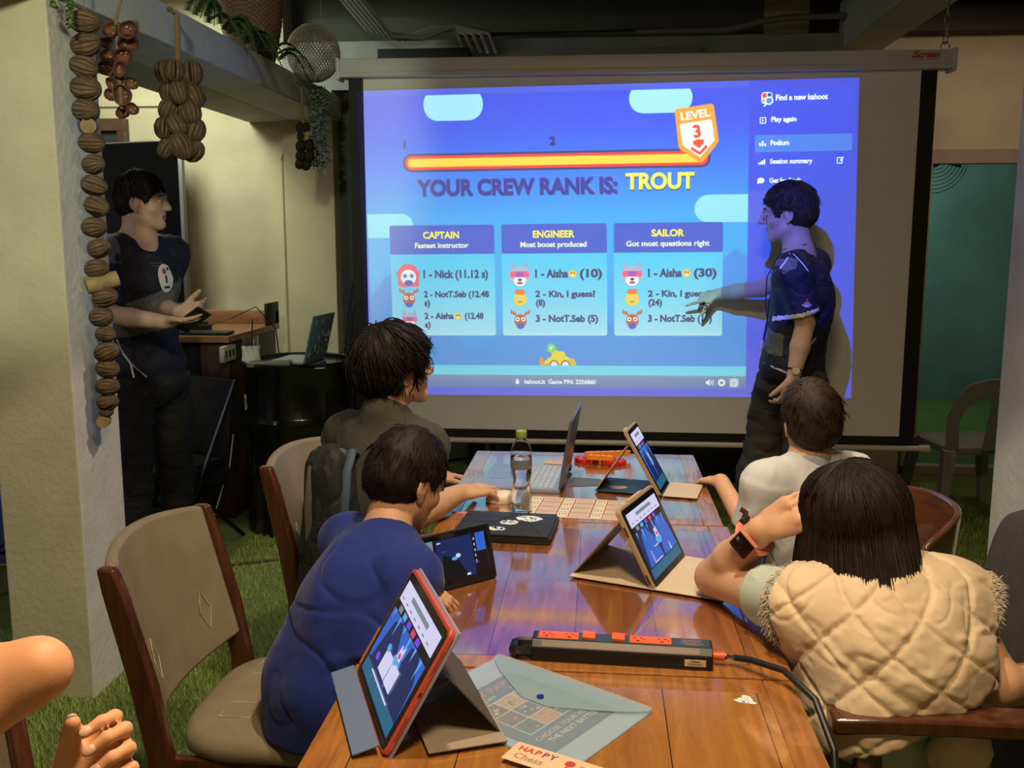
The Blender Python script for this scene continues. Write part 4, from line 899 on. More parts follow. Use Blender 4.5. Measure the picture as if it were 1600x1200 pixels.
# ------------------------------------------------------------------ overhead things
M_nut = mat('fibrous_nut_shell', (.150, .098, .058), .8, noise=.4, nscale=40); M_fib = mat('dark_fibre', (.055, .034, .020), .9); M_slit = mat('dark_slit', (.012, .008, .006), .9); M_rope = mat('jute_rope', (.23, .16, .085), .9, bump=.5, bscale=120); M_disc = mat('pale_wood_disc', (.34, .24, .12), .7, noise=.3, nscale=30)
def nut(name, c, r, ax, roll, parent, seed, m=None):
    """ribbed nut with a dark slit; ax = long axis"""
    x, y, d = frame(ax); M = Matrix([x, y, d]).transposed(); rr = random.Random(seed); mb = MB(); ph = [rr.uniform(0, 6) for _ in range(3)]
    def fn(q):
        a = math.atan2(q.y, q.x); s = math.sqrt(max(0, 1 - q.z * q.z)); k = 1 + .035 * s * math.sin(15 * a + 1.5 * math.sin(2.3 * q.z * 2 + ph[0]) + ph[1]) + .02 * s * math.sin(29 * a + ph[2] + 2 * q.z)
        dd = (a - roll + PI) % (2 * PI) - PI
        if abs(dd) < .16 and abs(q.z) < .82: k -= .12 * (1 - abs(dd) / .16) * s
        return k
    mb.ell(c, (r * .92, r * .88, r * 1.10), M, 72, 18, fn); o = mb.build(name, [m or M_nut, M_slit, m or M_fib], parent, 80, world=True)
    for p in o.data.polygons:
        q = M.transposed() @ (Vector(p.center) + (parent.location if parent else Vector()) - Vector(c)); a = math.atan2(q.y, q.x); dd = (a - roll + PI) % (2 * PI) - PI
        col = int((a + PI) / (2 * PI) * 72)
        if abs(dd) < .10 and abs(q.z) < r * .85: p.material_index = 1
        elif (col * 7919 + seed * 31) % 5 < 1 + (col % 2) and abs(q.z) < r * 1.0: p.material_index = 2
    return o
gx, gy = -1.645, 2.985
G1 = [(132, 34, 19), (134, 70, 19), (131, 104, 18), (134, 138, 20), (134, 172, 19), (140, 197, -11), (143, 223, 17), (146, 257, 16), (147, 290, 17), (151, 322, 17), (147, 355, 17), (155, 388, 16), (151, 420, 16), (157, 442, -12), (164, 464, 17), (158, 495, 17), (165, 522, 14), (167, 550, 17), (168, 576, 16), (168, 604, 16), (168, 628, 15), (166, 643, 10), (162, 658, -9)]
t = thing('nut_garland', 'long string of dried brown nuts hanging down the left pillar', 'garland', tuple(PY(130, 34, gy))); pts = []
for k, (px, py, r) in enumerate(G1):
    c = PY(px, py, gy); pts.append(c); rw = abs(r) * gy / 1500 * 1.10
    rr = random.Random(k)
    if r > 0: nut('nut', c, rw, (rr.uniform(.6, 1), rr.uniform(-.3, .3), rr.uniform(-.35, .35)), R(-65 + rr.uniform(-30, 30)) , t, k)
    else:
        d = Vector((.25, -1, -.05)) if k != 13 else Vector((-.8, -.6, -.25)); d.normalize(); L = .02 if k != 13 else .055; MB().cyl(c - d * L, c + d * L * .8, rw, n=20).build('wood_disc', M_disc, t, world=True)
m = MB(); m.tube([pts[0] + Vector((-.01, .03, .16))] + pts, .003, 6); m.build('cord', M_rope, t, world=True)
# slices of dried fruit on a rope
def drop(px, py, y): return PY(px, py, y)
y2 = 3.14; t = thing('dried_fruit_bunch', 'bunch of split dark red dried fruit shells on a rope, beside the nut string', 'garland', tuple(drop(183, 30, y2))); M_fr = mat('dark_red_fruit_shell', (.085, .030, .018), .6, noise=.5, nscale=30); M_fi = mat('fruit_inside', (.15, .055, .030), .7, noise=.4, nscale=50)
m = MB(); a = drop(181, 30, y2); m.tube([a + Vector((0, .06, .10)), a, drop(185, 100, y2), drop(190, 170, y2)], .006, 8); m.build('rope', M_rope, t, world=True)
for k, (px, py, r, ang) in enumerate([(173, 47, 14, 200), (200, 46, 15, -20), (165, 66, 11, 170), (200, 68, 15, 0), (170, 86, 14, 190), (192, 87, 14, 10), (166, 106, 13, 200), (188, 108, 12, -30), (205, 130, 11, 20), (173, 131, 10, 200), (190, 148, 16, 90), (172, 148, 10, 210), (192, 174, 12, -60), (207, 170, 10, 30), (183, 122, 12, 80)]):
    rr = random.Random(k + 50); c = drop(px, py, y2 + rr.uniform(-.03, .03)); rw = r * y2 / 1500 * 1.08; rot = Quaternion((rr.uniform(-1, 1), rr.uniform(-1, 1), rr.uniform(-1, 1)), rr.uniform(.1, .8)).to_matrix() @ Matrix.Rotation(R(ang), 3, 'Y'); mb = MB()
    n1, n2 = 24, 7; rs = []
    for j in range(n2):
        th = PI * .56 * j / (n2 - 1) + .02; rs.append([c + rot @ Vector((math.sin(th) * math.cos(p_) * rw, math.cos(th) * rw * .75, math.sin(th) * math.sin(p_) * rw * .85 * (1 + .08 * math.sin(3 * p_ + k)))) for p_ in np.linspace(0, 2 * PI, n1 + 1)[:-1]])
    for j in range(n2 - 1, -1, -1):
        th = PI * .56 * j / (n2 - 1) + .02; rs.append([c + rot @ (Vector((math.sin(th) * math.cos(p_) * rw, math.cos(th) * rw * .75, math.sin(th) * math.sin(p_) * rw * .85 * (1 + .08 * math.sin(3 * p_ + k)))) * .84) for p_ in np.linspace(0, 2 * PI, n1 + 1)[:-1]])
    o = mb.rings(rs).build('fruit_shell', [M_fr, M_fi], t, 60, world=True)
    for i_, p in enumerate(o.data.polygons): p.material_index = 1 if i_ >= n1 * n2 else 0
    ms = MB()
    for s in range(3):
        q = c + rot @ Vector((rr.uniform(-.4, .4) * rw, rw * .34, rr.uniform(-.4, .4) * rw)); ms.ell(q, (.0022, .0022, .0035), None, 8, 5)
    ms.build('seeds', mat('pale_seed', (.55, .42, .30), .6), o, 60, world=True)
y3 = 3.62; t = thing('nut_bunch', 'cluster of dried ribbed nuts on a thick rope, hanging from the left beam', 'garland', tuple(drop(277, 95, y3))); m = MB(); a = drop(276, 24, y3); m.tube([a + Vector((-.04, .03, .03)), a, drop(277, 60, y3), drop(279, 110, y3), drop(279, 240, y3)], .0105, 10); m.build('rope', M_rope, t, world=True)
for k, (px, py, r, dy) in enumerate([(258, 112, 17, 0), (272, 110, 16, -.04), (300, 114, 18, 0), (264, 144, 16, .02), (280, 145, 17, -.05), (302, 150, 19, 0), (266, 171, 19, 0), (297, 174, 19, -.02), (257, 200, 17, 0), (277, 196, 17, -.05), (305, 204, 18, 0), (262, 231, 17, .01), (283, 228, 20, -.05), (302, 236, 18, 0)]):
    rr = random.Random(k + 9); nut('nut', drop(px, py, y3 + dy), r * y3 / 1500 * 1.0, (rr.uniform(-.6, .6), rr.uniform(-.3, .3), rr.uniform(.4, 1)), R(-100 + rr.uniform(-40, 40)), t, k + 100)
y4 = 5.2; t = thing('pod_bunch', 'small bunch of black seed pods hanging from the left beam near the screen', 'garland', tuple(drop(472, 140, y4))); m = MB(); m.tube([drop(470, 134, y4) + Vector((-.02, .02, .02)), drop(471, 136, y4), drop(472, 170, y4), drop(474, 200, y4), drop(475, 255, y4)], .008, 8); m.build('rope', M_rope, t, world=True)
for k, (px, py, r) in enumerate([(469, 199, 7), (478, 199, 6), (470, 213, 6), (470, 228, 8), (483, 227, 8), (470, 243, 8), (483, 244, 8), (468, 256, 7), (478, 257, 8)]): nut('pod', drop(px, py, y4 - .02 * (k % 2)), r * y4 / 1500 * 1.1, (.3, .1, 1), 0, t, k + 300, mat('black_pod', (.022, .015, .013), .6))
# leaves
def leaf(mb, p, d, n, L, w):
    d = Vector(d).normalized(); n = Vector(n); s = d.cross(n); s = s.normalized() if s.length > 1e-4 else Vector((1, 0, 0)); n = s.cross(d); p = Vector(p)
    mb._add([p, p + d * L * .45 + s * w - n * L * .06, p + d * L - n * L * .22, p + d * L * .45 - s * w - n * L * .06, p + d * L * .5 + n * L * .04], [(0, 1, 4), (1, 2, 4), (2, 3, 4), (3, 0, 4)])
y5 = 5.42; t = thing('hanging_plant', 'silvery grey trailing plant hanging from the left beam beside the screen', 'plant', tuple(drop(497, 137, y5))); rr = random.Random(5); m = MB(); mst = MB()
for s in range(5):
    x0 = 493 + s * 5 - 6; P = [drop(x0 + rr.uniform(-2, 2), 135, y5 + .01 * s), drop(x0 + 1, 170, y5 + .01 * s), drop(x0 + rr.uniform(-1, 4), 220, y5 + .01 * s), drop(x0 + 3, 262 + rr.uniform(-14, 6), y5)]
    mst.tube(P, .003, 5)
    for k in range(120):
        f = rr.uniform(0, 2.95); i = int(f); p = P[i].lerp(P[i + 1], f - i); a = rr.uniform(0, 2 * PI); leaf(m, p, (math.cos(a), math.sin(a), rr.uniform(-.5, .3)), (0, 0, 1), rr.uniform(.030, .050), .013)
mst.build('stems', mat('grey_green_stem', (.10, .13, .11), .8), t, world=True); m.build('leaves', mat('silver_leaf', (.26, .34, .34), .7, noise=.3, nscale=40), t, 0, world=True)
t = thing('fern', 'green artificial fern lying on the left beam in front of the large rattan basket', 'plant', (-1.66, 4.25, 2.46)); m = MB(); ms = MB(); M_fern = mat('fern_green', (.055, .13, .035), .7, noise=.4, nscale=30)
for k in range(15):
    b = Vector((-1.66, 3.95 + k * .075, 2.465)); a = rr.uniform(-.9, .9); L = rr.uniform(.22, .40); P = []
    for i in range(9):
        f = i / 8; P.append(b + Vector((math.cos(a) * L * f * .55, math.sin(a) * L * f * .9 - .04 * f, .09 * math.sin(PI * f * .75) - .19 * f * f * (.4 + .6 * (k % 3) / 2))))
    ms.tube(P, .0022, 5)
    for i in range(1, 40):
        f = i / 40 * 7.9; j = int(f); p = P[j].lerp(P[j + 1], f - j); d = (P[j + 1] - P[j]).normalized(); s = d.cross(Vector((0, 0, 1))).normalized()
        for sg in (-1, 1): leaf(m, p, s * sg + d * .5, (0, 0, 1), .055 * (1 - f / 9.5), .005)
ms.build('fronds', M_fern, t, world=True); m.build('leaflets', M_fern, t, 0, world=True)
t = thing('trailing_vine', 'sprig of small green leaves hanging over the top of the left pillar', 'plant', tuple(PY(108, 10, 2.86))); m = MB(); ms = MB()
for px in ((100, 108, 112), (112, 108, 109), (80, 83, 86)):
    e = 42 if px[0] > 90 else 8; P = [PY(px[0], -30, 2.88), PY(px[1], e * .4, 2.86), PY(px[2], e, 2.85)]; ms.tube(P, .002, 5)
    for k in range(46):
        f = rr.uniform(0, 1.98); i = int(f); p = P[i].lerp(P[i + 1], f - i); a = rr.uniform(0, 2 * PI); leaf(m, p, (math.cos(a), math.sin(a), -.5), (0, 0, 1), rr.uniform(.014, .022), .006)
ms.build('stems', M_fern, t, world=True); m.build('leaves', mat('vine_green', (.16, .24, .07), .6, noise=.4, nscale=50), t, 0, world=True)
# baskets on the beam
M_rat = mat('brown_rattan', (.20, .115, .065), .8)
nt = M_rat.node_tree; tc = nt.nodes.new('ShaderNodeTexCoord'); wv = nt.nodes.new('ShaderNodeTexChecker'); wv.inputs['Scale'].default_value = 1; mp = nt.nodes.new('ShaderNodeMapping'); mp.inputs['Rotation'].default_value = (0, 0, R(45)); mp.inputs['Scale'].default_value = (90, 90, 90); nt.links.new(tc.outputs['Object'], mp.inputs[0]); nt.links.new(mp.outputs[0], wv.inputs[0]); wv.inputs['Color1'].default_value = (.21, .125, .075, 1); wv.inputs['Color2'].default_value = (.10, .055, .032, 1); nt.links.new(wv.outputs[0], nt.nodes['Principled BSDF'].inputs['Base Color'])
t = thing('rattan_basket', 'tall brown woven rattan basket standing on the left beam', 'basket', (-1.80, 5.02, 2.46)); m = MB(); rs = []
def weave(prof, n1, lift):
    rs = []
    for j, (r, z) in enumerate(prof): rs.append([Vector(((r + lift * math.sin(k * PI + j * PI) ) * math.cos(2 * PI * k / n1), (r + lift * math.cos((k + j) * PI)) * math.sin(2 * PI * k / n1), z)) for k in range(n1)])
    return rs
pf = [(np.interp(z, [0, .05, .2, .36, .42], [.11, .125, .155, .165, .16]), z) for z in np.linspace(0, .42, 34)]
rs = [[Vector(((r + .0025 * math.cos((k + 2 * j) * PI / 2)) * math.cos(2 * PI * k / 96), (r + .0025 * math.cos((k + 2 * j) * PI / 2)) * math.sin(2 * PI * k / 96), z)) for k in range(96)] for j, (r, z) in enumerate(pf)]
m.rings(rs).build('woven_wall', M_rat, t, 30); m = MB(); m.tube([(.163 * math.cos(a), .163 * math.sin(a), .42) for a in np.linspace(0, 2 * PI, 33)[:-1]], .010, 8, loop=True); m.build('rim', M_rat, t)
t = thing('wicker_ball', 'round open-weave wicker basket hanging over the end of the left beam', 'basket', (-1.555, 5.28, 2.40)); m = MB(); rx, rz_ = .142, .150; M_wk = mat('grey_wicker', (.27, .235, .185), .8)
for k in range(46):
    for sg in (-1, 1):
        m.tube([Vector((rx * math.sin(th) * math.cos(2 * PI * k / 46 + sg * th * .75), rx * math.sin(th) * math.sin(2 * PI * k / 46 + sg * th * .75), rz_ - rz_ * math.cos(th) * 1.0)) for th in np.linspace(.12, 2.75, 22)], .0026, 5)
m.build('weave', M_wk, t, 60); m = MB(); m.tube([(rx * .40 * math.cos(a), rx * .40 * math.sin(a), rz_ * 1.92) for a in np.linspace(0, 2 * PI, 33)[:-1]], .005, 8, loop=True); m.build('rim', M_wk, t); m = MB(); m.tube([(.05, 0, rz_ * 1.92), (.04, 0, .75)], .0015, 5); m.build('hanging_cord', M_wk, t)
t = thing('black_pot', 'black pot standing on the left beam, cut off by the top of the frame', 'pot', (-1.74, 3.62, 2.46)); MB().lathe([(.06, 0), (.075, .004), (.095, .18), (.10, .185), (.092, .185), (.07, .02), (.02, .02)], n=28).build('pot_body', mat('black_plastic', (.012, .012, .014), .4), t)
# cables along the ceiling
M_pipe = mat('grey_conduit', (.33, .35, .38), .5)
for k in range(5):
    m = MB(); o = k * .035; m.tube([(-1.55 + o, 3.2, 2.98 - .004 * k), (-1.50 + o, 4.2, 2.96), (-1.48 + o, 5.2, 2.94 - o * .3), (-1.40 + o, 5.9, 2.80 - o * .3), (-1.25 + o, 6.1, 2.78), (-1.05 + o, 6.16, 2.86), (-.90 + o * 1.4, 6.18, 2.82), (-.85 + o * 1.4, 6.19, 2.70)], .016, 8)
    tag(m.build('ceiling_conduit', M_pipe, None, 60), 'grey conduit in the bundle curving under the ceiling into the black box', 'conduit', 'ceiling conduits')
t = tag(MB().bx(-.30, .28, -.05, .05, 0, .17, .006).build('junction_box', mat('navy_black_box', (.008, .010, .018), .5), None), 'black box over the left part of the screen where conduits end', 'box'); t.location = (-1.10, 6.19, 2.56)
m = MB(); m.tube([(-.9, 6.2, 2.815), (.2, 6.2, 2.815), (.75, 6.2, 2.815), (.95, 6.2, 2.86), (1.1, 6.2, 2.88), (1.45, 6.2, 2.885)], .02, 10); tag(m.build('wall_conduit', mat('grey_green_conduit', (.20, .22, .21), .5), None, 60), 'long grey conduit running along the top of the lintel', 'conduit')
t = tag(MB().bx(-.9, .55, -.03, .0, 0, .20, .004).build('lintel_panel', mat('blue_grey_panel', (.24, .28, .31), .5), None), 'flat grey panel on the lintel above the screen', 'panel'); t.location = (.05, 6.25, 2.53)
# chain
t = thing('hanging_chain', 'steel chain holding up the right end of the screen case', 'chain', (1.60, SCR_Y, 2.47)); m = MB()
for k in range(15):
    z = 2.487 + k * .044; v = k % 2; c = Vector((1.60, SCR_Y, z)); m.tube([c + Vector(((.010 * math.cos(a)) * (1 - v), (.010 * math.cos(a)) * v, .026 * math.sin(a))) for a in np.linspace(0, 2 * PI, 15)[:-1]], .0028, 6, loop=True)
m.build('links', mat('steel_wire', (.35, .34, .32), .35, .9), t, world=True)
m = MB()
for dx in (0, .025):
    m.tube([(-1.50 + dx, 6.18, 2.44), (-1.47 + dx, 6.15, 1.9), (-1.53 + dx * .5, 6.1, 1.5), (-1.60 + dx * .6, 6.05, 1.15), (-1.62 + dx, 6.0, .80), (-1.60 + dx, 6.0, .02)], .006, 6)
    tag(m.build('black_wall_cable', mat('black_cable', (.01, .01, .01), .5), None, 60), 'black cable hanging down the wall left of the screen', 'cable', 'black wall cables'); m = MB()
for px in (440, 450):
    m = MB(); a = PY(px, 215, 6.27); b = PY(px, 250, 6.27); z = PY(px, 540, 6.27); m.tube([(a.x + .06, 6.27, a.z + .03), (b.x, 6.27, b.z), (b.x - .005, 6.27, z.z - .4)], .012, 8); tag(m.build('wall_pipe', mat('cream_pipe', (.55, .53, .40), .5), None, 60), 'thin cream pipe running down the bright wall behind the oil drum', 'pipe', 'cream wall pipes')
# ceiling fan seen through the glass door, tarpaulin left of the pillar
t = thing('wall_fan', 'dark fan behind the glass door near the top', 'fan', (2.45, 7.3, 2.0)); m = MB(); c = Vector((2.38, 7.3, 2.12))
for r_ in np.linspace(.05, .24, 8): m.tube([c + Vector((r_ * math.cos(a), -.05 * (1 - (r_ / .24) ** 2), r_ * math.sin(a))) for a in np.linspace(0, 2 * PI, 29)[:-1]], .0025, 5, loop=True)
m.build('guard', mat('dark_steel', (.08, .07, .06), .35, .8), t, world=True)
for k in range(3):
    mb = MB(); a = k * 2.09; mb.prism([(.03, -.02), (.2, -.06), (.21, .04), (.03, .02)], c, (math.cos(a), .15, math.sin(a)), (-math.sin(a), .25, math.cos(a)), (0, 1, 0), .004); mb.build('blade', mat('dark_blade', (.03, .035, .04), .4), t, world=True)
MB().cyl(c + Vector((0, .02, 0)), c + Vector((0, .14, 0)), .06, n=20).build('motor', mat('dark_blade', (.03, .035, .04), .4), t, world=True); MB().cyl(c + Vector((0, .14, 0)), c + Vector((0, 2.3, 0)), .02, n=10).build('bracket', mat('dark_blade', (.03, .035, .04), .4), t, world=True)
t = tag(MB().bx(-.5, .5, -.02, .02, .02, 1.25, .005).build('blue_banner', mat('blue_vinyl_banner', (.10, .12, .42), .6), None), 'blue banner standing behind the left pillar at the frame edge', 'banner'); t.location = (-3.05, 4.2, 0)
# ------------------------------------------------------------------ things on the tables
TZ = .7602
def emis(name, col, s=1.): return mat(name, tuple(c * .02 for c in col), .25, emit=col, estr=s)
E_dk = emis('screen_navy', (.008, .022, .10), 1.0); E_bl = emis('screen_blue', (.03, .13, .60), .9); E_lb = emis('screen_light_blue', (.12, .40, .85), .9); E_wh = emis('screen_white', (.70, .68, .95), .9); E_bk = emis('screen_black', (.004, .005, .009), 1); E_tl = emis('screen_teal', (.02, .12, .22), 1); E_rd = emis('screen_red', (.75, .08, .18), .8); E_vi = emis('screen_violet', (.18, .08, .75), .9); E_gr = emis('screen_grey', (.22, .30, .32), .8); M_glass = mat('tablet_glass', (.006, .006, .008), .06)
SCM = [E_dk, E_bl, E_lb, E_wh, E_bk, E_tl, E_rd, E_vi, E_gr]
def screen_picture(w, h, z, kind, T):
    """flat layers of the picture shown, in the screen's own plane (x right, y up)"""
    m = MB(); m.T = T; k = [0]
    def q(pts, c): m.m = c; k[0] += 1; m._add([Vector((x * w, y * h, z + k[0] * .00006)) for x, y in pts], [tuple(range(len(pts)))])
    if kind in ('gold', 'pink', 'far'):
        q(rect(0, 0, 1, 1), 0); q([(0, .16), (.0, .95), (.35, 1), (.75, 1), (1, .8), (1, .16)], 1 if kind != 'gold' else 0); q([(.05, .16), (.15, .62), (.32, .70), (.46, .50), (.52, .16)], 0 if kind != 'gold' else 1); q([(.55, .16), (.66, .66), (.82, .74), (.97, .5), (1, .16)], 0 if kind != 'gold' else 1)
        q(rect(0, 0, 1, .14), 5); q(rect(0, .70, 1, .79), 4); q(rect(0, .79, 1, 1), 3)
        for i in range(6): q([(.04 + i * .17, .70), (.08 + i * .17, .70), (.055 + i * .17, .70 - (.10, .2, .07, .26, .14, .2)[i])], 2)
        for i, c in enumerate((8, 2, 7, 6, 7)): q(rect(.10 + i * .14, .715, .19 + i * .14, .775), c)
        for i in range(7): q(rect(.05 + i * .13, .83, .11 + i * .13, .845), 8)
        q(rect(.25, .90, .75, .95), 8)
        q(disc(.55, .42, .09, .07), 2); q([(.50, .45), (.52, .60), (.56, .56), (.60, .62), (.60, .46)], 3); q(disc(.555, .50, .025, .03), 6)
        if kind == 'pink': q(rect(.30, .20, .50, .42), 3); q(rect(.51, .20, .70, .42), 3); q(rect(.22, .12, .75, .14), 3); q(disc(.32, .43, .04, .04), 2); q(disc(.53, .43, .04, .04), 2); q(disc(.2, .26, .04, .04), 7)
        if kind == 'gold': q(rect(.2, .17, .215, .36), 3); q(rect(.2, .17, .45, .185), 3); q(rect(.35, .36, .48, .375), 3); q([(.75, .16), (.77, .30), (.79, .16)], 3)
    if kind == 'black':
        q(rect(0, 0, 1, 1), 4); q(rect(.18, .02, .78, .98), 0); q(rect(0, 0, .14, 1), 8); q(rect(.84, .55, 1, .98), 1); q([(.2, 0), (.28, .62), (.5, .5), (.66, .02)], 4); q(disc(.52, .55, .04, .05), 3); q(disc(.46, .5, .05, .04), 2)
        for i in range(5): q(rect(.80, .3 + i * .13, .815, .36 + i * .13), 3)
        q(disc(.81, .3, .02, .03), 7); q(rect(.2, .9, .26, .93), 3); q(rect(.26, .70, .34, .705), 8); q(rect(.62, .05, .68, .10), 3)
    return m
def tablet(name, label, x, y, yaw, tilt, w, h, m_case, kind, z=TZ, bez=.012, th=.010, notch=0):
    t = thing(name, label, 'tablet', (x, y, z + .003), yaw)
    T = Matrix.Rotation(tilt, 4, 'X') @ Matrix.Translation((0, th * 0, 0))      # local x right, y up the screen, z out of the screen
    m = MB(); m.T = T; r = .014
    def rr(x0, x1, y0, y1, rad): return [(x1 - rad + rad * math.cos(a), y1 - rad + rad * math.sin(a)) for a in np.linspace(0, PI / 2, 6)] + [(x0 + rad + rad * math.cos(a), y1 - rad + rad * math.sin(a)) for a in np.linspace(PI / 2, PI, 6)] + [(x0 + rad + rad * math.cos(a), y0 + rad + rad * math.sin(a)) for a in np.linspace(PI, 1.5 * PI, 6)] + [(x1 - rad + rad * math.cos(a), y0 + rad + rad * math.sin(a)) for a in np.linspace(1.5 * PI, 2 * PI, 6)]
    m.prism(rr(0, w, 0, h, r), (0, 0, -th), (1, 0, 0), (0, 1, 0), (0, 0, 1), th); m.build('tablet_case', m_case, t, 40, .002)
    m = MB(); m.T = T; m.prism(rr(bez * .5, w - bez * .5, bez * .5, h - bez * .5, r * .7), (0, 0, 0), (1, 0, 0), (0, 1, 0), (0, 0, 1), .0012); gl = m.build('glass', M_glass, t, 40)
    b = bez * 1.5; screen_picture(w - 2 * b, h - 2 * b, .0013, kind, T @ Matrix.Translation((b, b, 0))).build('screen', SCM, gl, 0)
    return t, T
def flap(t, pts, m, name='folding_stand', th=.003):
    """a stiff folded sheet: list of cross-lines ((x,y,z),(x,y,z)) in the thing's frame"""
    mb = MB(); rs = []
    for i, (a, b) in enumerate(pts):
        a, b = Vector(a), Vector(b); p = pts[max(i - 1, 0)]; q = pts[min(i + 1, len(pts) - 1)]; d = (Vector(q[0]) - Vector(p[0])); n = d.cross(b - a); n = n.normalized() * th
        rs.append([a, b, b + n, a + n])
    return mb.rings(rs).build(name, m, t, 0, .001)
M_gold = mat('gold_tan_case', (.40, .29, .17), .45); M_cream = mat('cream_cover', (.58, .47, .33), .6, noise=.05); M_taup = mat('taupe_cover', (.33, .27, .20), .6)
# gold tablet
t, T = tablet('gold_tablet', 'tablet in a gold tan case on a cream folding stand in front of the girl', .140, 2.134, 1.215, 1.09, .263, .205, M_gold, 'gold', bez=.014, th=.012)
flap(t, [((.0, .10, .145), (.26, .10, .145)), ((.02, .215, .004), (.26, .215, .004))], M_taup); flap(t, [((.0, .215, .0015), (.26, .215, .0015)), ((.0, .0, .0015), (.26, .0, .0015)), ((0, -.15, .0015), (.255, -.15, .0015))], M_cream, 'cover')
m = MB(); m.prism(disc(.06, .11, .035, .055, 24), (0, 0, .0034), (1, 0, 0), (0, 1, 0), (0, 0, 1), .001); m.build('stand_cutout', M_cream, t, 0)
for yy in (.03, .15): m = MB(); m.T = T; m.box((0.0, yy, -.006), (.0012, .024, .005)); m.build('speaker_slot', mat('dark_slot', (.05, .035, .02), .6), t, 0)
m = MB(); m.T = T; m.box((.13, .207, -.005), (.10, .006, .010), bev=.002); m.build('pencil_holder', M_cream, t)
# far tablet
t, T = tablet('far_tablet', 'tablet in a tan case standing at the far end beside the red gears', .205, 2.956, 1.359, 1.05, .175, .235, M_gold, 'far', bez=.012, th=.012)
flap(t, [((.0, .115, .155), (.175, .115, .155)), ((.0, .215, .004), (.175, .215, .004))], M_cream); flap(t, [((.0, .215, .0015), (.175, .215, .0015)), ((.0, .0, .0015), (.175, .0, .0015))], mat('dark_teal_cover', (.035, .075, .10), .5), 'cover_inside'); flap(t, [((.0, -.002, .0015), (.175, -.002, .0015)), ((.0, -.11, .0015), (.175, -.11, .0015))], M_cream, 'cover')
m = MB(); m.prism(disc(.06, .15, .02, .03, 24), (0, 0, .0045), (1, 0, 0), (0, 1, 0), (0, 0, 1), .0008); m.build('cutout', M_cream, t, 0); m = MB(); m.T = T; m.box((.02, .237, -.005), (.035, .012, .010), bev=.003); m.build('pencil_holder', M_cream, t)
# black tablet, propped
M_blc = mat('black_rubber_case', (.010, .010, .011), .45)
t, T = tablet('black_tablet', 'small black tablet in a rugged case propped up by the boy in blue', -.385, 2.063, .744, 1.30, .200, .130, M_blc, 'black', bez=.010, th=.016)
flap(t, [((.02, .03, .085), (.18, .03, .085)), ((.02, .10, .002), (.18, .10, .002))], M_blc)
m = MB(); m.T = T; m.box((.198, .065, -.004), (.010, .128, .014), bev=.003).box((.1, .002, -.004), (.2, .010, .014), bev=.003); m.build('raised_edge', M_blc, t)
# pink tablet, near
M_pink = mat('coral_aluminium', (.62, .11, .075), .35, .2)
t, T = tablet('coral_tablet', 'large coral-edged tablet on a folding stand at the near left corner of the table', -.445, 1.665, -1.188, 1.039, .312, .225, M_pink, 'pink', bez=.014, th=.010)
m = MB(); m.T = T; m.bx(-.002, .314, -.002, .228, -.016, -.0105, .003); m.build('back_cover', mat('mauve_grey_cover', (.30, .29, .40), .5), t)
flap(t, [((.02, .085, .145), (.30, .085, .145)), ((.02, .20, .002), (.30, .20, .002)), ], mat('brown_stand', (.085, .062, .042), .6)); flap(t, [((.17, .20, .003), (.33, .20, .003)), ((.17, .07, .003), (.33, .07, .003))], M_taup, 'cover')
flap(t, [((.0, -.002, .012), (.30, -.002, .012)), ((.0, -.045, .002), (.30, -.045, .002))], mat('slate_blue_flap', (.13, .18, .31), .55), 'front_flap')
for yy in (.05, .17):
    m = MB(); m.T = T
    for k in range(13): m.box((.3122, yy - .02 + k * .0033, -.005), (.0006, .0014, .0022))
    m.build('speaker_holes', mat('dark_slot', (.05, .035, .02), .6), t, 0)
m = MB(); m.T = T; m.box((.3122, .112, -.005), (.0008, .009, .0028)); m.build('charging_port', mat('black_edge', (.01, .01, .01), .5), t, 0)
m = MB(); m.T = T; m.box((.24, .12, -.020), (.05, .07, .008), bev=.004); m.build('camera_bump', mat('navy_bump', (.01, .015, .04), .4), t)
# closed black tablet case with stickers
t = thing('tablet_case', 'closed black tablet folio with three white stickers in the middle of the table', 'tablet case', (-.245, 2.575, TZ), R(-4))
MB().bx(-.135, .135, -.115, .105, 0, .018, .008).build('back_shell', M_blc, t); m = MB(); m.bx(-.132, .128, -.112, .102, .0185, .023, .002); cv = m.build('cover', mat('black_folio', (.016, .015, .015), .5, bump=.15, bscale=200), t)
m = MB()
for a, b in (((-.13, -.06), (.12, -.06)), ((-.13, .0), (.12, .0)), ((-.13, .055), (.12, .055)), ((-.10, -.10), (.02, .10)), ((.02, .10), (.11, -.11))): m.cyl((*a, .0228), (*b, .0228), .0012, n=6)
m.build('fold_lines', mat('black_edge', (.01, .01, .01), .5), cv, 0)
for k, (x, y, a, b) in enumerate(((.055, .045, .036, .026), (.005, .0, .026, .022), (-.02, -.062, .024, .017))):
    m = MB(); rr = random.Random(k); m.m = 0; m.prism([(x + a * (1 + .12 * rr.uniform(-1, 1)) * math.cos(q), y + b * (1 + .2 * rr.uniform(-1, 1)) * math.sin(q)) for q in np.linspace(0, 2 * PI, 19)[:-1]], (0, 0, .0232), (1, 0, 0), (0, 1, 0), (0, 0, 1), .0004)
    for j in range(14): m.m = 1; qx, qy = x + a * rr.uniform(-.7, .7), y + b * rr.uniform(-.6, .6); m.prism(disc(qx, qy, .0035 * rr.uniform(.5, 1.3), None, 7), (0, 0, .0236), (1, 0, 0), (0, 1, 0), (0, 0, 1), .0002)
    m.build('sticker', [mat('sticker_white', (.75, .80, .85), .5), mat('sticker_slate', (.10, .16, .22) if k < 2 else (.10, .16, .22), .5)], cv, 0)
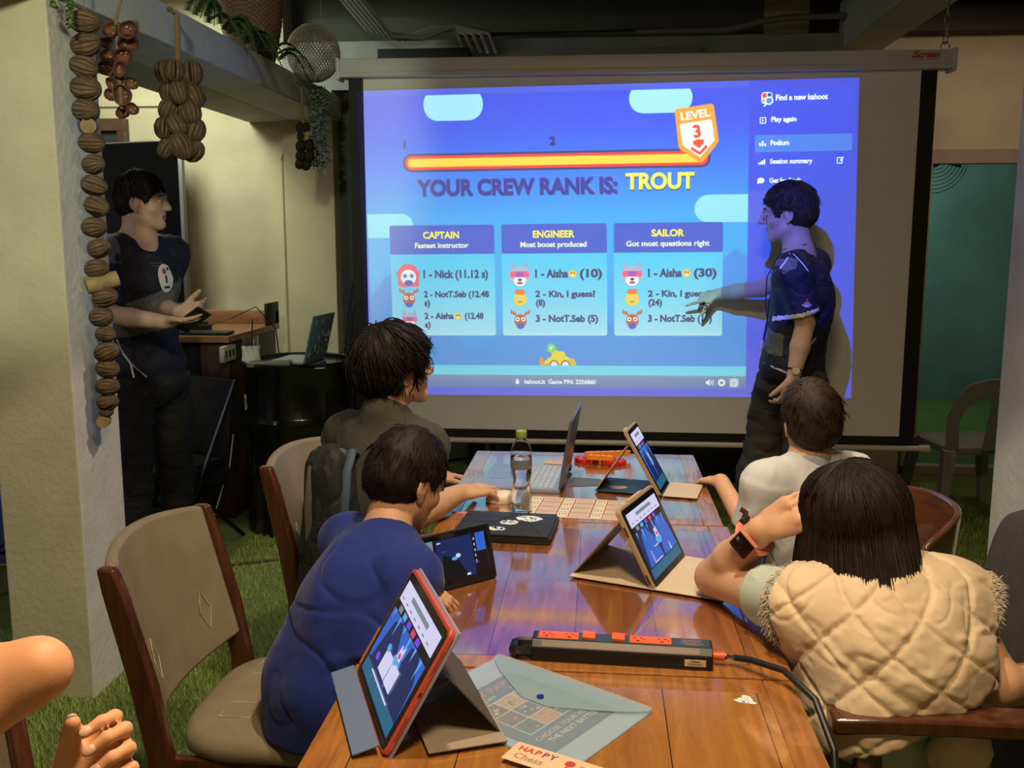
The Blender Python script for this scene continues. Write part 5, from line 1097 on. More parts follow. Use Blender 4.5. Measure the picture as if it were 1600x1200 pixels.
# laptop of the boy with glasses
M_slv = mat('silver_laptop', (.34, .40, .50), .35, .4)
t = thing('silver_laptop', 'open silver laptop seen edge-on at the far left of the tables', 'laptop', (-.105, 3.14, TZ), R(-94))
# hinge along local x, keyboard towards local -y, lid up
MB().bx(-.165, .165, -.27, .0, .0, .012, .003).build('keyboard_base', M_slv, t); m = MB(); m.T = Matrix.Translation((0, 0, .014)) @ Matrix.Rotation(R(-9), 4, 'X'); m.bx(-.165, .165, -.004, .004, 0, .225, .002); ld = m.build('lid', mat('dark_silver_lid', (.13, .14, .16), .35, .5), t)
m = MB(); m.T = Matrix.Translation((0, 0, .014)) @ Matrix.Rotation(R(-9), 4, 'X'); m.bx(-.158, .158, -.0052, -.0042, .012, .215); m.build('screen', E_dk, ld, 0)
m = MB()
for r_ in range(6):
    for c in range(15): m.bx(-.148 + c * .0200, -.1315 + c * .0200, -.130 + r_ * .0185, -.1145 + r_ * .0185, .012, .0135)
m.build('keyboard', mat('pale_keys', (.42, .47, .52), .5), t, 0, .0008); MB().bx(-.05, .05, -.245, -.165, .0121, .0126).build('touchpad', mat('touchpad_blue_grey', (.20, .27, .40), .35), t, 0); MB().bx(-.02, .03, -.157, -.138, .0121, .0125).build('sticker', mat('sticker_white', (.75, .80, .85), .5), t, 0)
for x in (-.13, .13): MB().cyl((x - .02, .004, .012), (x + .02, .004, .012), .006, n=10).build('hinge', mat('black_edge', (.01, .01, .01), .5), t)
# water bottle
t = thing('water_bottle', 'clear plastic water bottle with green cap standing beside the laptop', 'bottle', (-.222, 2.762, TZ)); M_pet = mat('clear_pet', (.97, .99, 1.0), .02, trans=1., ior=1.22)
pf = [(.026, .000), (.031, .006), (.0325, .015), (.0315, .022), (.0325, .030), (.031, .037), (.0325, .046), (.029, .060), (.0265, .085), (.0275, .100), (.030, .112), (.0320, .122), (.0325, .128), (.0318, .131), (.0325, .150), (.0318, .168), (.0320, .176), (.0300, .190), (.0250, .206), (.0185, .218), (.0140, .224), (.0135, .236)]
MB().lathe(pf + [(r - .0006, z + .0005) for r, z in pf[::-1]], n=40, cap=True).build('bottle_wall', M_pet, t, 60)
wp = [(.024, .003), (.030, .008), (.0308, .046), (.0276, .060), (.0252, .085), (.0262, .100), (.0306, .122), (.0310, .170), (.028, .174), (.003, .1745)]; MB().lathe(wp, n=36).build('water', mat('water', (.96, .98, 1), .0, trans=1., ior=1.33), t, 60)
m = MB(); m.lathe([(.0155, .226), (.0165, .228), (.0165, .243), (.0155, .246), (.004, .2465)], n=48); o = m.build('cap', mat('lime_green_cap', (.22, .36, .035), .45), t)
m = MB(); m.grid(lambda u, v: Vector((.0329 * math.cos(R(-150) + u * R(120)), .0329 * math.sin(R(-150) + u * R(120)), .135 + .028 * v)), 20, 3); lb = m.build('label', mat('clear_grey_label', (.16, .17, .19), .5), t, 60)
m = MB(); put_text(m, 'MIMOE', (0, 0, 0), (1, 0, 0), (0, 1, 0), .011, .0004) if False else m.bx(-.015, .015, 0, .0002, -.004, .004)
m.v = [(.0331 * math.cos(R(-95) + v[0] / .033), .0331 * math.sin(R(-95) + v[0] / .033), .147 + v[2]) for v in m.v]; m.build('label_print', mat('label_white_print', (.5, .52, .55), .5), lb, 0)
# mouse
t = thing('computer_mouse', 'white computer mouse under the hand of the boy with glasses', 'mouse', (-.285, 2.868, TZ), R(-80)); m = MB(); m.ell((0, 0, .006), (.031, .056, .030), None, 28, 14); m.v = [(x, y, max(z, .0)) for x, y, z in m.v]; m.build('mouse_shell', mat('ivory_plastic', (.70, .60, .48), .35), t, 80); MB().cyl((0, .022, .030), (0, .034, .028), .004, n=10).build('scroll_wheel', mat('black_edge', (.01, .01, .01), .5), t)
# printed sheet
t = thing('worksheet', 'printed sheet with a red-bordered grid of boxes beside the water bottle', 'paper', (-.06, 2.815, TZ), R(-6)); M_pap = mat('cream_paper_sheet', (.72, .62, .50), .7); m = MB().bx(-.155, .155, -.105, .105, 0, .0008); m.build('sheet', M_pap, t, 0)
m1 = MB(); m2 = MB(); m3 = MB()
for r_ in range(4):
    for c in range(3):
        x0 = -.148 + c * .100; y0 = -.098 + r_ * .050
        m1.bx(x0 + .036, x0 + .098, y0, y0 + .003, .0009, .0010).bx(x0 + .036, x0 + .098, y0 + .043, y0 + .047, .0009, .0010).bx(x0 + .034, x0 + .038, y0, y0 + .047, .0009, .0010).bx(x0 + .096, x0 + .100, y0, y0 + .047, .0009, .0010)
        for k in range(6): m2.bx(x0 + .041, x0 + .093, y0 + .007 + k * .006, y0 + .0085 + k * .006, .0009, .0010)
        m2.bx(x0 - .001, x0 + .033, y0 + .001, y0 + .002, .0009, .001).bx(x0 - .001, x0 + .033, y0 + .044, y0 + .045, .0009, .001).bx(x0 - .001, x0, y0 + .001, y0 + .045, .0009, .001)
        for k in range(3): m2.bx(x0 + .006 + k * .009, x0 + .010 + k * .009, y0 + .022, y0 + .034, .0009, .001)
m1.build('red_borders', mat('dusty_red_print', (.45, .10, .09), .7), t, 0); m2.build('printed_lines', mat('grey_print', (.16, .15, .16), .7), t, 0)
t = tag(MB().bx(-.05, .05, -.03, .03, 0, .0008).build('paper_slip', mat('pink_print_paper', (.65, .38, .28), .7), None, 0), 'small reddish paper behind the water bottle on the laptop side', 'paper'); t.location = (-.135, 3.40, TZ); t.rotation_euler.z = R(-12)
t = tag(MB().prism([(-.07, -.055), (.065, -.02), (.03, .055), (-.06, .07)], (0, 0, 0), (1, 0, 0), (0, 1, 0), (0, 0, 1), .0008).build('paper_scrap', mat('slate_paper', (.10, .12, .15), .7), None, 0), 'dark slip of paper sticking out from behind the silver laptop', 'paper'); t.location = (-.02, 3.12, TZ)
t = tag(MB().prism([(-.03, -.012), (.03, -.008), (.03, .012), (-.03, .008)], (0, 0, 0), (1, 0, 0), (0, 1, 0), (0, 0, 1), .0008).build('pink_card', mat('pink_card', (.55, .20, .24), .6), None, 0), 'small pink and white card at the left edge behind the black folio', 'card'); t.location = (-.395, 2.735, TZ)
# gears and beams
M_gear = mat('red_plastic', (.58, .02, .02), .35); M_orb = mat('orange_plastic', (.80, .24, .012), .35)
def gear(x, y, z, label, rot=0):
    n = 12; pl = []
    for k in range(n):
        for f, r_ in ((0, .036), (.25, .037), (.32, .047), (.62, .047), (.70, .037)): a = 2 * PI * (k + f) / n + rot; pl.append((r_ * math.cos(a), r_ * math.sin(a)))
    t = thing('toy_gear', label, 'toy gear', (x, y, z)); MB().prism(pl, (0, 0, 0), (1, 0, 0), (0, 1, 0), (0, 0, 1), .014).build('gear_wheel', M_gear, t, 0, .0015); m = MB(); m.tube([(.012 * math.cos(a), .012 * math.sin(a), .015) for a in np.linspace(0, 2 * PI, 17)[:-1]], .004, 6, loop=True); m.build('hub', M_gear, t)
gear(-.035, 3.43, TZ, 'red toy gear lying under the left end of the orange beams', .1); gear(.060, 3.405, TZ, 'red toy gear lying under the right end of the orange beams', .36)
def beam(p, q, z, n, label):
    p, q = Vector(p), Vector(q); d = (q - p).normalized(); L = (q - p).length; t = thing('toy_beam', label, 'toy beam', (*p.xy, z), math.atan2(d.y, d.x)); pl = [(.009 * math.cos(a), .009 * math.sin(a)) for a in np.linspace(PI / 2, 1.5 * PI, 9)] + [(L + .009 * math.cos(a), .009 * math.sin(a)) for a in np.linspace(-PI / 2, PI / 2, 9)]
    MB().prism(pl, (0, 0, 0), (1, 0, 0), (0, 1, 0), (0, 0, 1), .018).build('beam_bar', M_orb, t, 40, .001)
    m = MB()
    for k in range(n): m.cyl((L * k / (n - 1), 0, .0181), (L * k / (n - 1), 0, .0184), .0045, n=12)
    m.build('peg_holes', mat('dark_orange_hole', (.30, .06, .005), .6), t, 0)
beam((-.030, 3.395, 0), (.055, 3.385, 0), TZ + .0155, 5, 'short orange toy beam lying on the red gears, nearer one'); beam((-.035, 3.440, 0), (.115, 3.475, 0), TZ + .0155, 7, 'long orange toy beam lying on the red gears, farther one')
# power strip
t = thing('power_strip', 'black power strip with orange sockets lying across the table', 'power strip', (.030, 1.772, TZ), R(-2.5)); M_psb = mat('black_strip_body', (.012, .013, .014), .4); M_orange = mat('orange_sockets', (.80, .13, .025), .4)
m = MB(); rs = [[Vector((x, -.030, 0)), Vector((x, .030, 0)), Vector((x, .030, .030)), Vector((x, .022, .040)), Vector((x, -.018, .040)), Vector((x, -.030, .028))] for x in (-.15, .195)]; m.rings(rs).build('housing', M_psb, t, 0, .002)
m = MB(); m.box((0, 0, 0), (.30, .012, .001)); m.v = [(x + .02, -.0243 + y * .62, .0345 + y * .75 + z) for x, y, z in m.v]; m.build('grey_strip', mat('brown_grey_strip', (.17, .14, .115), .4), t, 0)
MB().bx(-.142, .190, -.016, .021, .040, .0408).build('top_plate', mat('slate_plate', (.035, .06, .085), .4), t, 0, .0006)
for x0, x1 in ((-.138, -.060), (.038, .118)):
    m = MB().bx(x0, x1, -.014, .018, .0405, .0425, .001); so = m.build('socket_panel', M_orange, t); m = MB()
    for cx in (x0 + .016, x1 - .018):
        for dx, dy, w_, h_ in ((-.006, .006, .005, .002), (.006, .006, .005, .002), (0, -.006, .006, .005), (.012, .0, .004, .002)): m.box((cx + dx, dy, .0427), (w_, h_, .0006))
    m.build('socket_holes', mat('dark_red_hole', (.12, .012, .004), .6), so, 0)
for x0 in (-.053, .004): MB().box((x0 + .0125, .002, .044), (.025, .030, .006), Matrix.Rotation(R(3), 3, 'Y'), .001).build('rocker_switch', M_orange, t)
m = MB(); m.tube([(-.150, -.022, .014), (-.178, -.022, .014), (-.186, -.012, .014), (-.186, .012, .014), (-.178, .022, .014), (-.150, .022, .014)], .010, 8, flat=1.2); m.build('carry_loop', M_psb, t)
MB().bx(.142, .182, -.0312, -.0303, .008, .021, .0003).build('rating_label', mat('cream_label', (.70, .62, .48), .6), t, 0); m = MB(); put_text(m, 'Toshino', (.162, -.0314, .0175), (1, 0, 0), (0, 0, 1), .0055, .0002); m.bx(.148, .176, -.0315, -.0314, .0128, .0134).bx(.15, .174, -.0315, -.0314, .0108, .0114); m.build('label_text', mat('black_edge', (.01, .01, .01), .5), t, 0)
m = MB()
for k, (w_, y_) in enumerate(((.040, .012), (.034, .006), (.046, -.002), (.03, -.008))): m.bx(.156 - w_ / 2, .156 + w_ / 2, y_ - .001, y_ + .001, .0409, .0411)
m.build('printed_text', mat('pinkish_print', (.40, .22, .24), .5), t, 0)
m = MB()
for k in range(5): m.cyl((.195 + k * .005, 0, .018), (.1985 + k * .005, 0, .018), .0085, n=12)
m.cyl((.195, 0, .018), (.222, 0, .018), .006, n=10); m.build('cord_sleeve', M_orange, t)
m = MB(); P0 = t.matrix_basis @ Vector((.219, 0, .018)); m.tube([P0, P0 + Vector((.02, -.004, .0)), (.295, 1.735, .785), (.345, 1.685, .790), (.383, 1.60, .778), (.398, 1.52, .73), (.400, 1.47, .60), (.40, 1.45, .3), (.40, 1.46, .02)], .0062, 10)
m.build('power_cord', mat('black_cord', (.016, .016, .017), .4), t, world=True)
# clear folder with magazine
t = thing('clear_folder', 'clear blue plastic envelope folder with press stud holding a magazine', 'folder', (-.110, 1.560, TZ), R(-34)); W_, H_ = .345, .245
M_fold = mat('blue_clear_plastic', (.50, .66, .80), .12, alpha=.34, coat=.6)
m = MB().bx(-W_ / 2, W_ / 2, -H_ / 2, H_ / 2, 0, .0006); m.build('back_sheet', mat('pale_blue_sheet', (.36, .46, .55), .25, coat=.5), t, 0)
m = MB(); m.grid(lambda u, v: Vector((-W_ / 2 + W_ * u, -H_ / 2 + H_ * v, .0042 + .0022 * math.sin(PI * u) * math.sin(PI * v) + .0008 * math.sin(9 * u + 4 * v))), 24, 18); fs = m.build('front_sheet', M_fold, t, 60)
m = MB(); m.grid(lambda u, v: Vector((-W_ / 2 + W_ * u, H_ / 2 - v * (.012 + .098 * min(1, 2.4 * min(u, 1 - u)) ** .8), .0085 + .0015 * math.sin(PI * u) - .002 * v)), 40, 8); m.build('closing_flap', mat('flap_blue_plastic', (.34, .52, .62), .10, alpha=.62, coat=.8), t, 60)
MB().cyl((0.0, .030, .0085), (0.0, .030, .0115), .0065, n=20).build('press_stud', mat('royal_blue_stud', (.01, .02, .35), .25), t)
mg = tag(MB().bx(-.100, .085, -.122, .112, .0012, .0030).build('magazine', mat('slate_blue_magazine', (.055, .085, .17), .5), None, 0), 'dark blue magazine inside the clear folder', 'magazine'); mg.matrix_basis = t.matrix_basis @ Matrix.Rotation(R(90), 4, 'Z')
PAL = [mat('panel_ochre', (.42, .28, .10), .6), mat('panel_maroon', (.14, .05, .05), .6), mat('panel_slate', (.05, .09, .12), .6), mat('panel_cream', (.50, .42, .30), .6), mat('panel_orange', (.46, .20, .07), .6), mat('panel_green', (.05, .09, .06), .6), mat('panel_line', (.50, .52, .52), .6), mat('panel_black', (.015, .02, .03), .6)]
m = MB(); rr = random.Random(11)
def fl(pts, k, z): m.m = k; m._add([Vector((x, y, z)) for x, y in pts], [tuple(range(len(pts)))])
fl(rect(-.075, -.062, .060, .058), 6, .0031)
for r_ in range(3):
    for c in range(3):
        x0, y0 = -.073 + c * .0445, -.060 + r_ * .0392; fl(rect(x0, y0, x0 + .0415, y0 + .0368), (2, 4, 5, 1, 2, 2, 1, 0, 0)[(r_ * 3 + c)], .0032)
        for k in range(7): fl(disc(x0 + .021 + rr.uniform(-.014, .014), y0 + .017 + rr.uniform(-.011, .012), rr.uniform(.002, .006), rr.uniform(.002, .005), 9), rr.choice((0, 1, 3, 7, 2)), .0033 + k * .00002)
m.build('cover_pictures', PAL, mg, 0)
m = MB(); put_text(m, 'HAPPY PAWN', (-.008, .090, .0032), (1, 0, 0), (0, 1, 0), .027, .0004); m.build('title_text', mat('rust_title', (.36, .16, .12), .6), mg, 0); m = MB(); put_text(m, 'MAGAZINE #19', (-.052, .070, .0032), (1, 0, 0), (0, 1, 0), .0125, .0002); put_text(m, 'APR 2026', (.055, .072, .0032), (1, 0, 0), (0, 1, 0), .011, .0001); put_text(m, 'CHOOSE YOUR HERO', (-.005, -.080, .0032), (1, 0, 0), (0, 1, 0), .0155, .0001); put_text(m, 'THE NEXT BATTLE', (-.005, -.097, .0032), (1, 0, 0), (0, 1, 0), .0155, .0003); m.build('cover_text', mat('grey_white_title', (.50, .50, .48), .6), mg, 0)
bl = tag(MB().bx(-.075, .085, -.028, .028, 0, .0006).build('bookmark_slip', mat('peach_card', (.72, .52, .34), .6), None, 0), 'peach card slip reading happy chess at the front edge of the folder', 'card'); bl.matrix_basis = Matrix.Translation(PZ(862, 1192, TZ + .0075)) @ Matrix.Rotation(R(-26), 4, 'Z')
m = MB()
for k, (ch, cm) in enumerate(zip('HAPPY', (0, 0, 0, 1, 1))): m.m = cm; put_text(m, ch, (-.058 + k * .0135, .012, .0008), (1, 0, 0), (0, 1, 0), .019, .0006)
m.m = 0; m._add([Vector((.027 + .0085 * math.cos(a), .010 + .0085 * math.sin(a), .0008)) for a in np.linspace(0, 2 * PI, 21)[:-1]], [tuple(range(20))]); m.m = 1; m._add([Vector((x, y, .0008)) for x, y in [(.018, -.026), (.036, -.026), (.032, -.012), (.030, .0), (.024, .0), (.022, -.012)]], [tuple(range(6))])
m.m = 2; put_text(m, 'Chess', (-.036, -.010, .0008), (1, 0, 0), (0, 1, 0), .021, .0004); m.m = 3
for k, ch in enumerate('PAWN'): m.m = (3, 0, 1, 3)[k]; put_text(m, ch, (.048 + k * .0125, .006, .0008), (1, 0, 0), (0, 1, 0), .018, .0006)
m.build('slip_print', [mat('red_print2', (.50, .05, .04), .6), mat('purple_print', (.16, .05, .22), .6), mat('tan_outline_print', (.38, .24, .14), .6), mat('orange_print', (.60, .20, .03), .6)], bl, 0)
# sticker on the table
t = thing('ship_sticker', 'small white die-cut sticker stuck on the near table by the cord', 'sticker', (.268, 1.624, TZ), R(-8)); m = MB(); m.prism([(-.022, -.004), (-.010, -.012), (.016, -.013), (.020, -.008), (.013, -.002), (.012, .006), (.008, .009), (.010, .014), (.0, .018), (-.007, .016), (-.006, .008), (-.012, .006), (-.014, .0)], (0, 0, 0), (1, 0, 0), (0, 1, 0), (0, 0, 1), .0004); m.build('white_backing', mat('sticker_white', (.75, .80, .85), .5), t, 0)
m = MB(); m.bx(-.006, -.001, -.010, -.006, .0005, .0006).bx(.003, .006, -.0105, -.008, .0005, .0006).bx(-.009, .009, .0, .0006, .0005, .0006).bx(-.004, .005, .008, .0086, .0005, .0006); m.build('sticker_print', mat('dark_print', (.06, .04, .05), .6), t, 0)
# ------------------------------------------------------------------ the people
SK_P = skin('pale_skin', (.62, .40, .30)); SK_T = skin('tan_skin', (.56, .32, .19)); SK_W = skin('warm_skin', (.66, .38, .23))
M_hbr = mat('brown_hair', (.060, .034, .022), .62, spec=.25, noise=.5, nscale=60); M_hbk = mat('black_hair', (.012, .009, .009), .60, spec=.28, noise=.5, nscale=60); M_hdk = mat('dark_brown_hair', (.018, .011, .010), .60, spec=.25, noise=.5, nscale=60)
M_nav = mat('navy_sport_cloth', (.012, .013, .030), .7, noise=.2, nscale=40); M_gry = mat('grey_sport_cloth', (.13, .125, .13), .75, noise=.3, nscale=60)
M_wht = mat('white_print', (.75, .75, .78), .6); M_red = mat('red_print', (.55, .05, .03), .5)
M_blkpant = mat('black_trousers', (.010, .010, .013), .8, noise=.2, nscale=30); M_chpant = mat('charcoal_trousers', (.040, .036, .032), .85, noise=.25, nscale=20)
def cloth_arm(O, sh, el, frac, r0, r1): sh, el = np.asarray(sh, float), np.asarray(el, float); O.ell(sh, (r0, r0, r0), None, .03); O.cone(sh, sh + (el - sh) * frac, r0, r1, .03, cap=True)
def trousers(fig, P, hips, knees, ankles, m, sc=1., r=(.098, .072, .055), seed=2, amp=.006):
    O = Org(); P = np.asarray(P, float)
    O.ell(P, np.array((.165, .125, .12)) * sc, None, .04)
    for h, k, a in zip(hips, knees, ankles): O.cone(h, k, r[0] * sc, r[1] * sc, .03); O.cone(k, a, r[1] * sc, r[2] * sc, .03, cap=False)
    return cloth(fig, 'trousers', O, m, .007, amp, 22, seed, stretch=(1, 1, 1.8))
def shoe(fig, a, fwd, m, sc=1.):
    a, f = np.asarray(a, float), nrm(fwd); O = Org(); g = V3(0, 0, 1)
    b = V3(a[0], a[1], .0); O.cone(b + g * .045 - f * .05 * sc, b + g * .040 + f * .10 * sc, .042 * sc, .038 * sc, .02, (g, .9)); O.cone(b + g * .06, b + g * .11, .042 * sc, .04 * sc, .02); O.cone(b + f * .10 * sc + g * .035, b + f * .16 * sc + g * .03, .040 * sc, .030 * sc, .02, (g, .8)); O.cut(b + g * .004, (0, 0, -1))
    V, Q = O.mesh(.006, 1); return skin_mesh('shoe', V, Q, m, fig.root)

def up3(x, y, z=0): return V3(x, y, z)
# ---- instructor on the right, pointing at the screen
def man_right():
    hc = np.array(PY(1230, 334, 4.35)); f = Fig('person', 'standing man with glasses and lanyard in black sport shirt pointing at the screen', (hc[0], 4.35, 0), SK_P)
    hd = nrm((-1, .22, -.12)); f.head(hc, hd, sc=1.0, nose=1.03); N = hc + V3(.055, -.01, -.175); f.neck(N + V3(0, 0, -.02), .056)
    C = N + V3(.025, .0, -.20); P = V3(hc[0] + .055, 4.35, .98); fw = nrm((-.86, .5, 0)); rt = nrm((.5, .86, 0))
    shR = N + rt * .165 + V3(.01, 0, -.055); shL = N - rt * .185 + V3(.035, 0, -.065)
    tip = np.array(PY(1062, 473, 4.80)); wr = np.array(PY(1122, 459, 4.735)); el = (shR * .47 + wr * .53) + V3(0, .0, -.035)
    elL = np.array(PY(1258, 505, 4.18)); wrL = np.array(PY(1240, 588, 4.12))
    torso(f.O, P, C, N, rt, sh=(shR, shL)); f.limb((shR, .05), (shR * .5 + el * .5, .047), (el, .039), (el * .4 + wr * .6, .036), (wr, .027)); f.limb((shL, .052), (elL, .040), (elL * .55 + wrL * .45, .041), (wrL, .028))
    nl = f.hand(wr, tip - wr, V3(.1, -.55, .8), 1.0, curl=((.03, .05, .05), (1.35, 1.5, 1.0), (1.4, 1.5, 1.0), (1.4, 1.5, 1.0)), thumb=(.75, .7), left=False)
    f.hand(wrL, V3(-.30, .02, -1), V3(.7, -.7, 0), 1., curl=(.45, .5, .55, .6), thumb=(.5, .5), left=True)
    O = Org(); torso(O, P + V3(0, 0, .02), C, N + V3(0, 0, -.015), rt, 1, .016, 1.08, sh=(shR, shL)); cloth_arm(O, shR, el, .50, .072, .064); cloth_arm(O, shL, elL, .86, .074, .066)
    O.cone(N, N + (hc - N) * .9, .062, .060, .012, op='-'); O.cut(P + V3(0, 0, -.06), (0, 0, -1), .01)
    f.skin_build(.0042)
    def mi(c, n):
        q = c - C; z = c[:, 2] - C[2]; s = q @ fw; r_ = q @ rt; k = np.zeros(len(c), int)
        k[(z < -.10 + .25 * r_) & (z > -.20 + .2 * r_) & (r_ < .14) & (r_ > -.19) & (s > .02)] = 1
        k[((c - elL) @ nrm(shL - elL) < .054) & ((c - elL) @ nrm(shL - elL) > .036) & (r_ < -.12)] = 2
        a = c - (N + V3(.06, -.12, .0)); k[(np.abs(c[:, 2] - shL[2] - .0) < .05) & (r_ < -.13) & (n[:, 2] > .25) & (s > -.05) & (s < .05)] = 1
        return k
    sh = cloth(f, 'shirt', O, M_nav, .0055, .006, 24, 4, mats=[M_nav, M_gry, M_wht], mi_fn=mi)
    trousers(f, P + V3(0, 0, -.05), [P + V3(-.06, .05, -.06), P + V3(.04, -.06, -.06)], [P + V3(-.13, .07, -.50), P + V3(.05, -.10, -.50)], [V3(P[0] - .08, 4.42, .06), V3(P[0] + .10, 4.27, .06)], M_chpant, .96, (.100, .090, .075), amp=.007)
    shoe(f, (P[0] - .08, 4.42, 0), (-.9, .3, 0), mat('black_shoe', (.01, .01, .01), .5)); shoe(f, (P[0] + .10, 4.27, 0), (-.9, .3, 0), mat('black_shoe', (.01, .01, .01), .5))
    short_hair(f, M_hbr, .022, .020, (.030, .03), -.075, 2600, .036, 5, -.045, crown=(0, -.05, .11), w=.0022, lift=.12)
    glasses(f, mat('gold_wire', (.55, .45, .30), .3, .9))
    # lanyard, badge, watch
    m = MB(); b = C + fw * .155 + V3(0, 0, -.10)
    for k in (-1, 1): m.tube([N + rt * .055 * k + V3(0, 0, .045) - fw * .05, N + rt * .075 * k + V3(0, 0, .02) + fw * .05, C + rt * .055 * k + fw * .145 + V3(0, 0, .10), C + rt * .02 * k + fw * .16 + V3(0, 0, -.02), b], .0055, 6, flat=.35)
    m.tube([b, b + V3(-.015, .0, -.10)], .006, 6, flat=.4); m.build('lanyard', mat('dark_lanyard', (.02, .025, .07), .6), f.root, world=True)
    m = MB(); bp = b + fw * .012 + V3(0, 0, -.14); m.box(bp, (.07, .004, .105), Matrix(np.stack([rt, -fw, V3(0, 0, 1)], 1).tolist()), .002); m.build('badge', mat('white_badge', (.8, .82, .85), .3), f.root, world=True)
    d = nrm(wrL - elL); m = MB(); c = wrL - d * .028; ax = frame(d); m.tube([c + np.array(ax[0]) * .034 * math.cos(a) + np.array(ax[1]) * .031 * math.sin(a) for a in np.linspace(0, 2 * PI, 25)[:-1]], .008, 6, loop=True, flat=.35)
    wb = m.build('watch_strap', mat('dark_leather', (.02, .014, .01), .5), f.root, world=True)
    nn = nrm(V3(-.10, -1, .05)); m = MB(); m.cyl(c + nn * .030, c + nn * .042, .019, .018, 24); m.build('watch_case', mat('gold_metal', (.55, .45, .28), .3, .8), f.root, world=True); m = MB().cyl(c + nn * .042, c + nn * .043, .0155, n=24); m.build('watch_dial', mat('cream_dial', (.65, .60, .48), .3), f.root, world=True)
    # sleeve print, piping
    so = shL * .25 + elL * .75 + V3(0, 0, .03); decal(sh, 'sleeve_emblem', [M_red, M_wht], f.root, so, (1, .1, 0), (0, 0, 1), [(disc(.0, .015, .006, .009), 0), (rect(-.012, .003, .012, .006), 1), (rect(-.020, -.006, .020, -.002), 1), (rect(-.012, -.012, .010, -.009), 1)])
    pc = P + V3(.02, -.1, .06); decal(sh, 'shirt_piping', [M_wht], f.root, pc, (1, .1, 0), (0, 0, 1), [([(.035, .10), (.043, .10), (-.042, -.012), (-.052, -.012)], 0), ([(-.05, -.014), (-.042, -.012), (-.075, -.055), (-.083, -.053)], 0), ([(-.075, -.048), (-.083, -.055), (-.16, -.022), (-.16, -.015)], 0)])
    decal(sh, 'shoulder_panel', [M_gry, M_wht], f.root, shL + V3(-.01, 0, .02), (1, .1, 0), (0, 0, 1), [([(-.07, -.03), (-.01, .05), (.0, .0), (-.06, -.045)], 0), ([(-.075, -.03), (-.07, -.03), (-.008, .052), (-.012, .055)], 1), ([(.0, .05), (.004, .05), (.06, -.02), (.055, -.022)], 1)])
    return f
def glasses(f, m, r=.021):
    T = lambda *p: f.Hc + f.Hb @ (np.array(p) * f.Hs); mb = MB()
    for k in (-1, 1):
        mb.tube([T(k * .033 + r * math.cos(a), .101 - .1 * (r * math.cos(a) * k) , .004 + r * .92 * math.sin(a)) for a in np.linspace(0, 2 * PI, 25)[:-1]], .0013, 6, loop=True); mb.tube([T(k * (.033 + r), .098, .010), T(k * .077, .080, .012), T(k * .082, .0, .014), T(k * .084, -.012, .002)], .0012, 6)
    mb.tube([T(-.012, .102, .008), T(0, .105, .011), T(.012, .102, .008)], .0012, 6)
    fr = mb.build('glasses', m, f.root, world=True); ln = MB()
    for k in (-1, 1): ln._add([T(k * .033 + r * .95 * math.cos(a), .101 - .1 * (r * math.cos(a) * k), .004 + r * .88 * math.sin(a)) for a in np.linspace(0, 2 * PI, 25)[:-1]], [tuple(range(24))])
    ln.build('lens', mat('clear_lens', (1, 1, 1), .0, trans=1., ior=1.02, alpha=.35), fr, 0, world=False) if False else None
    return fr

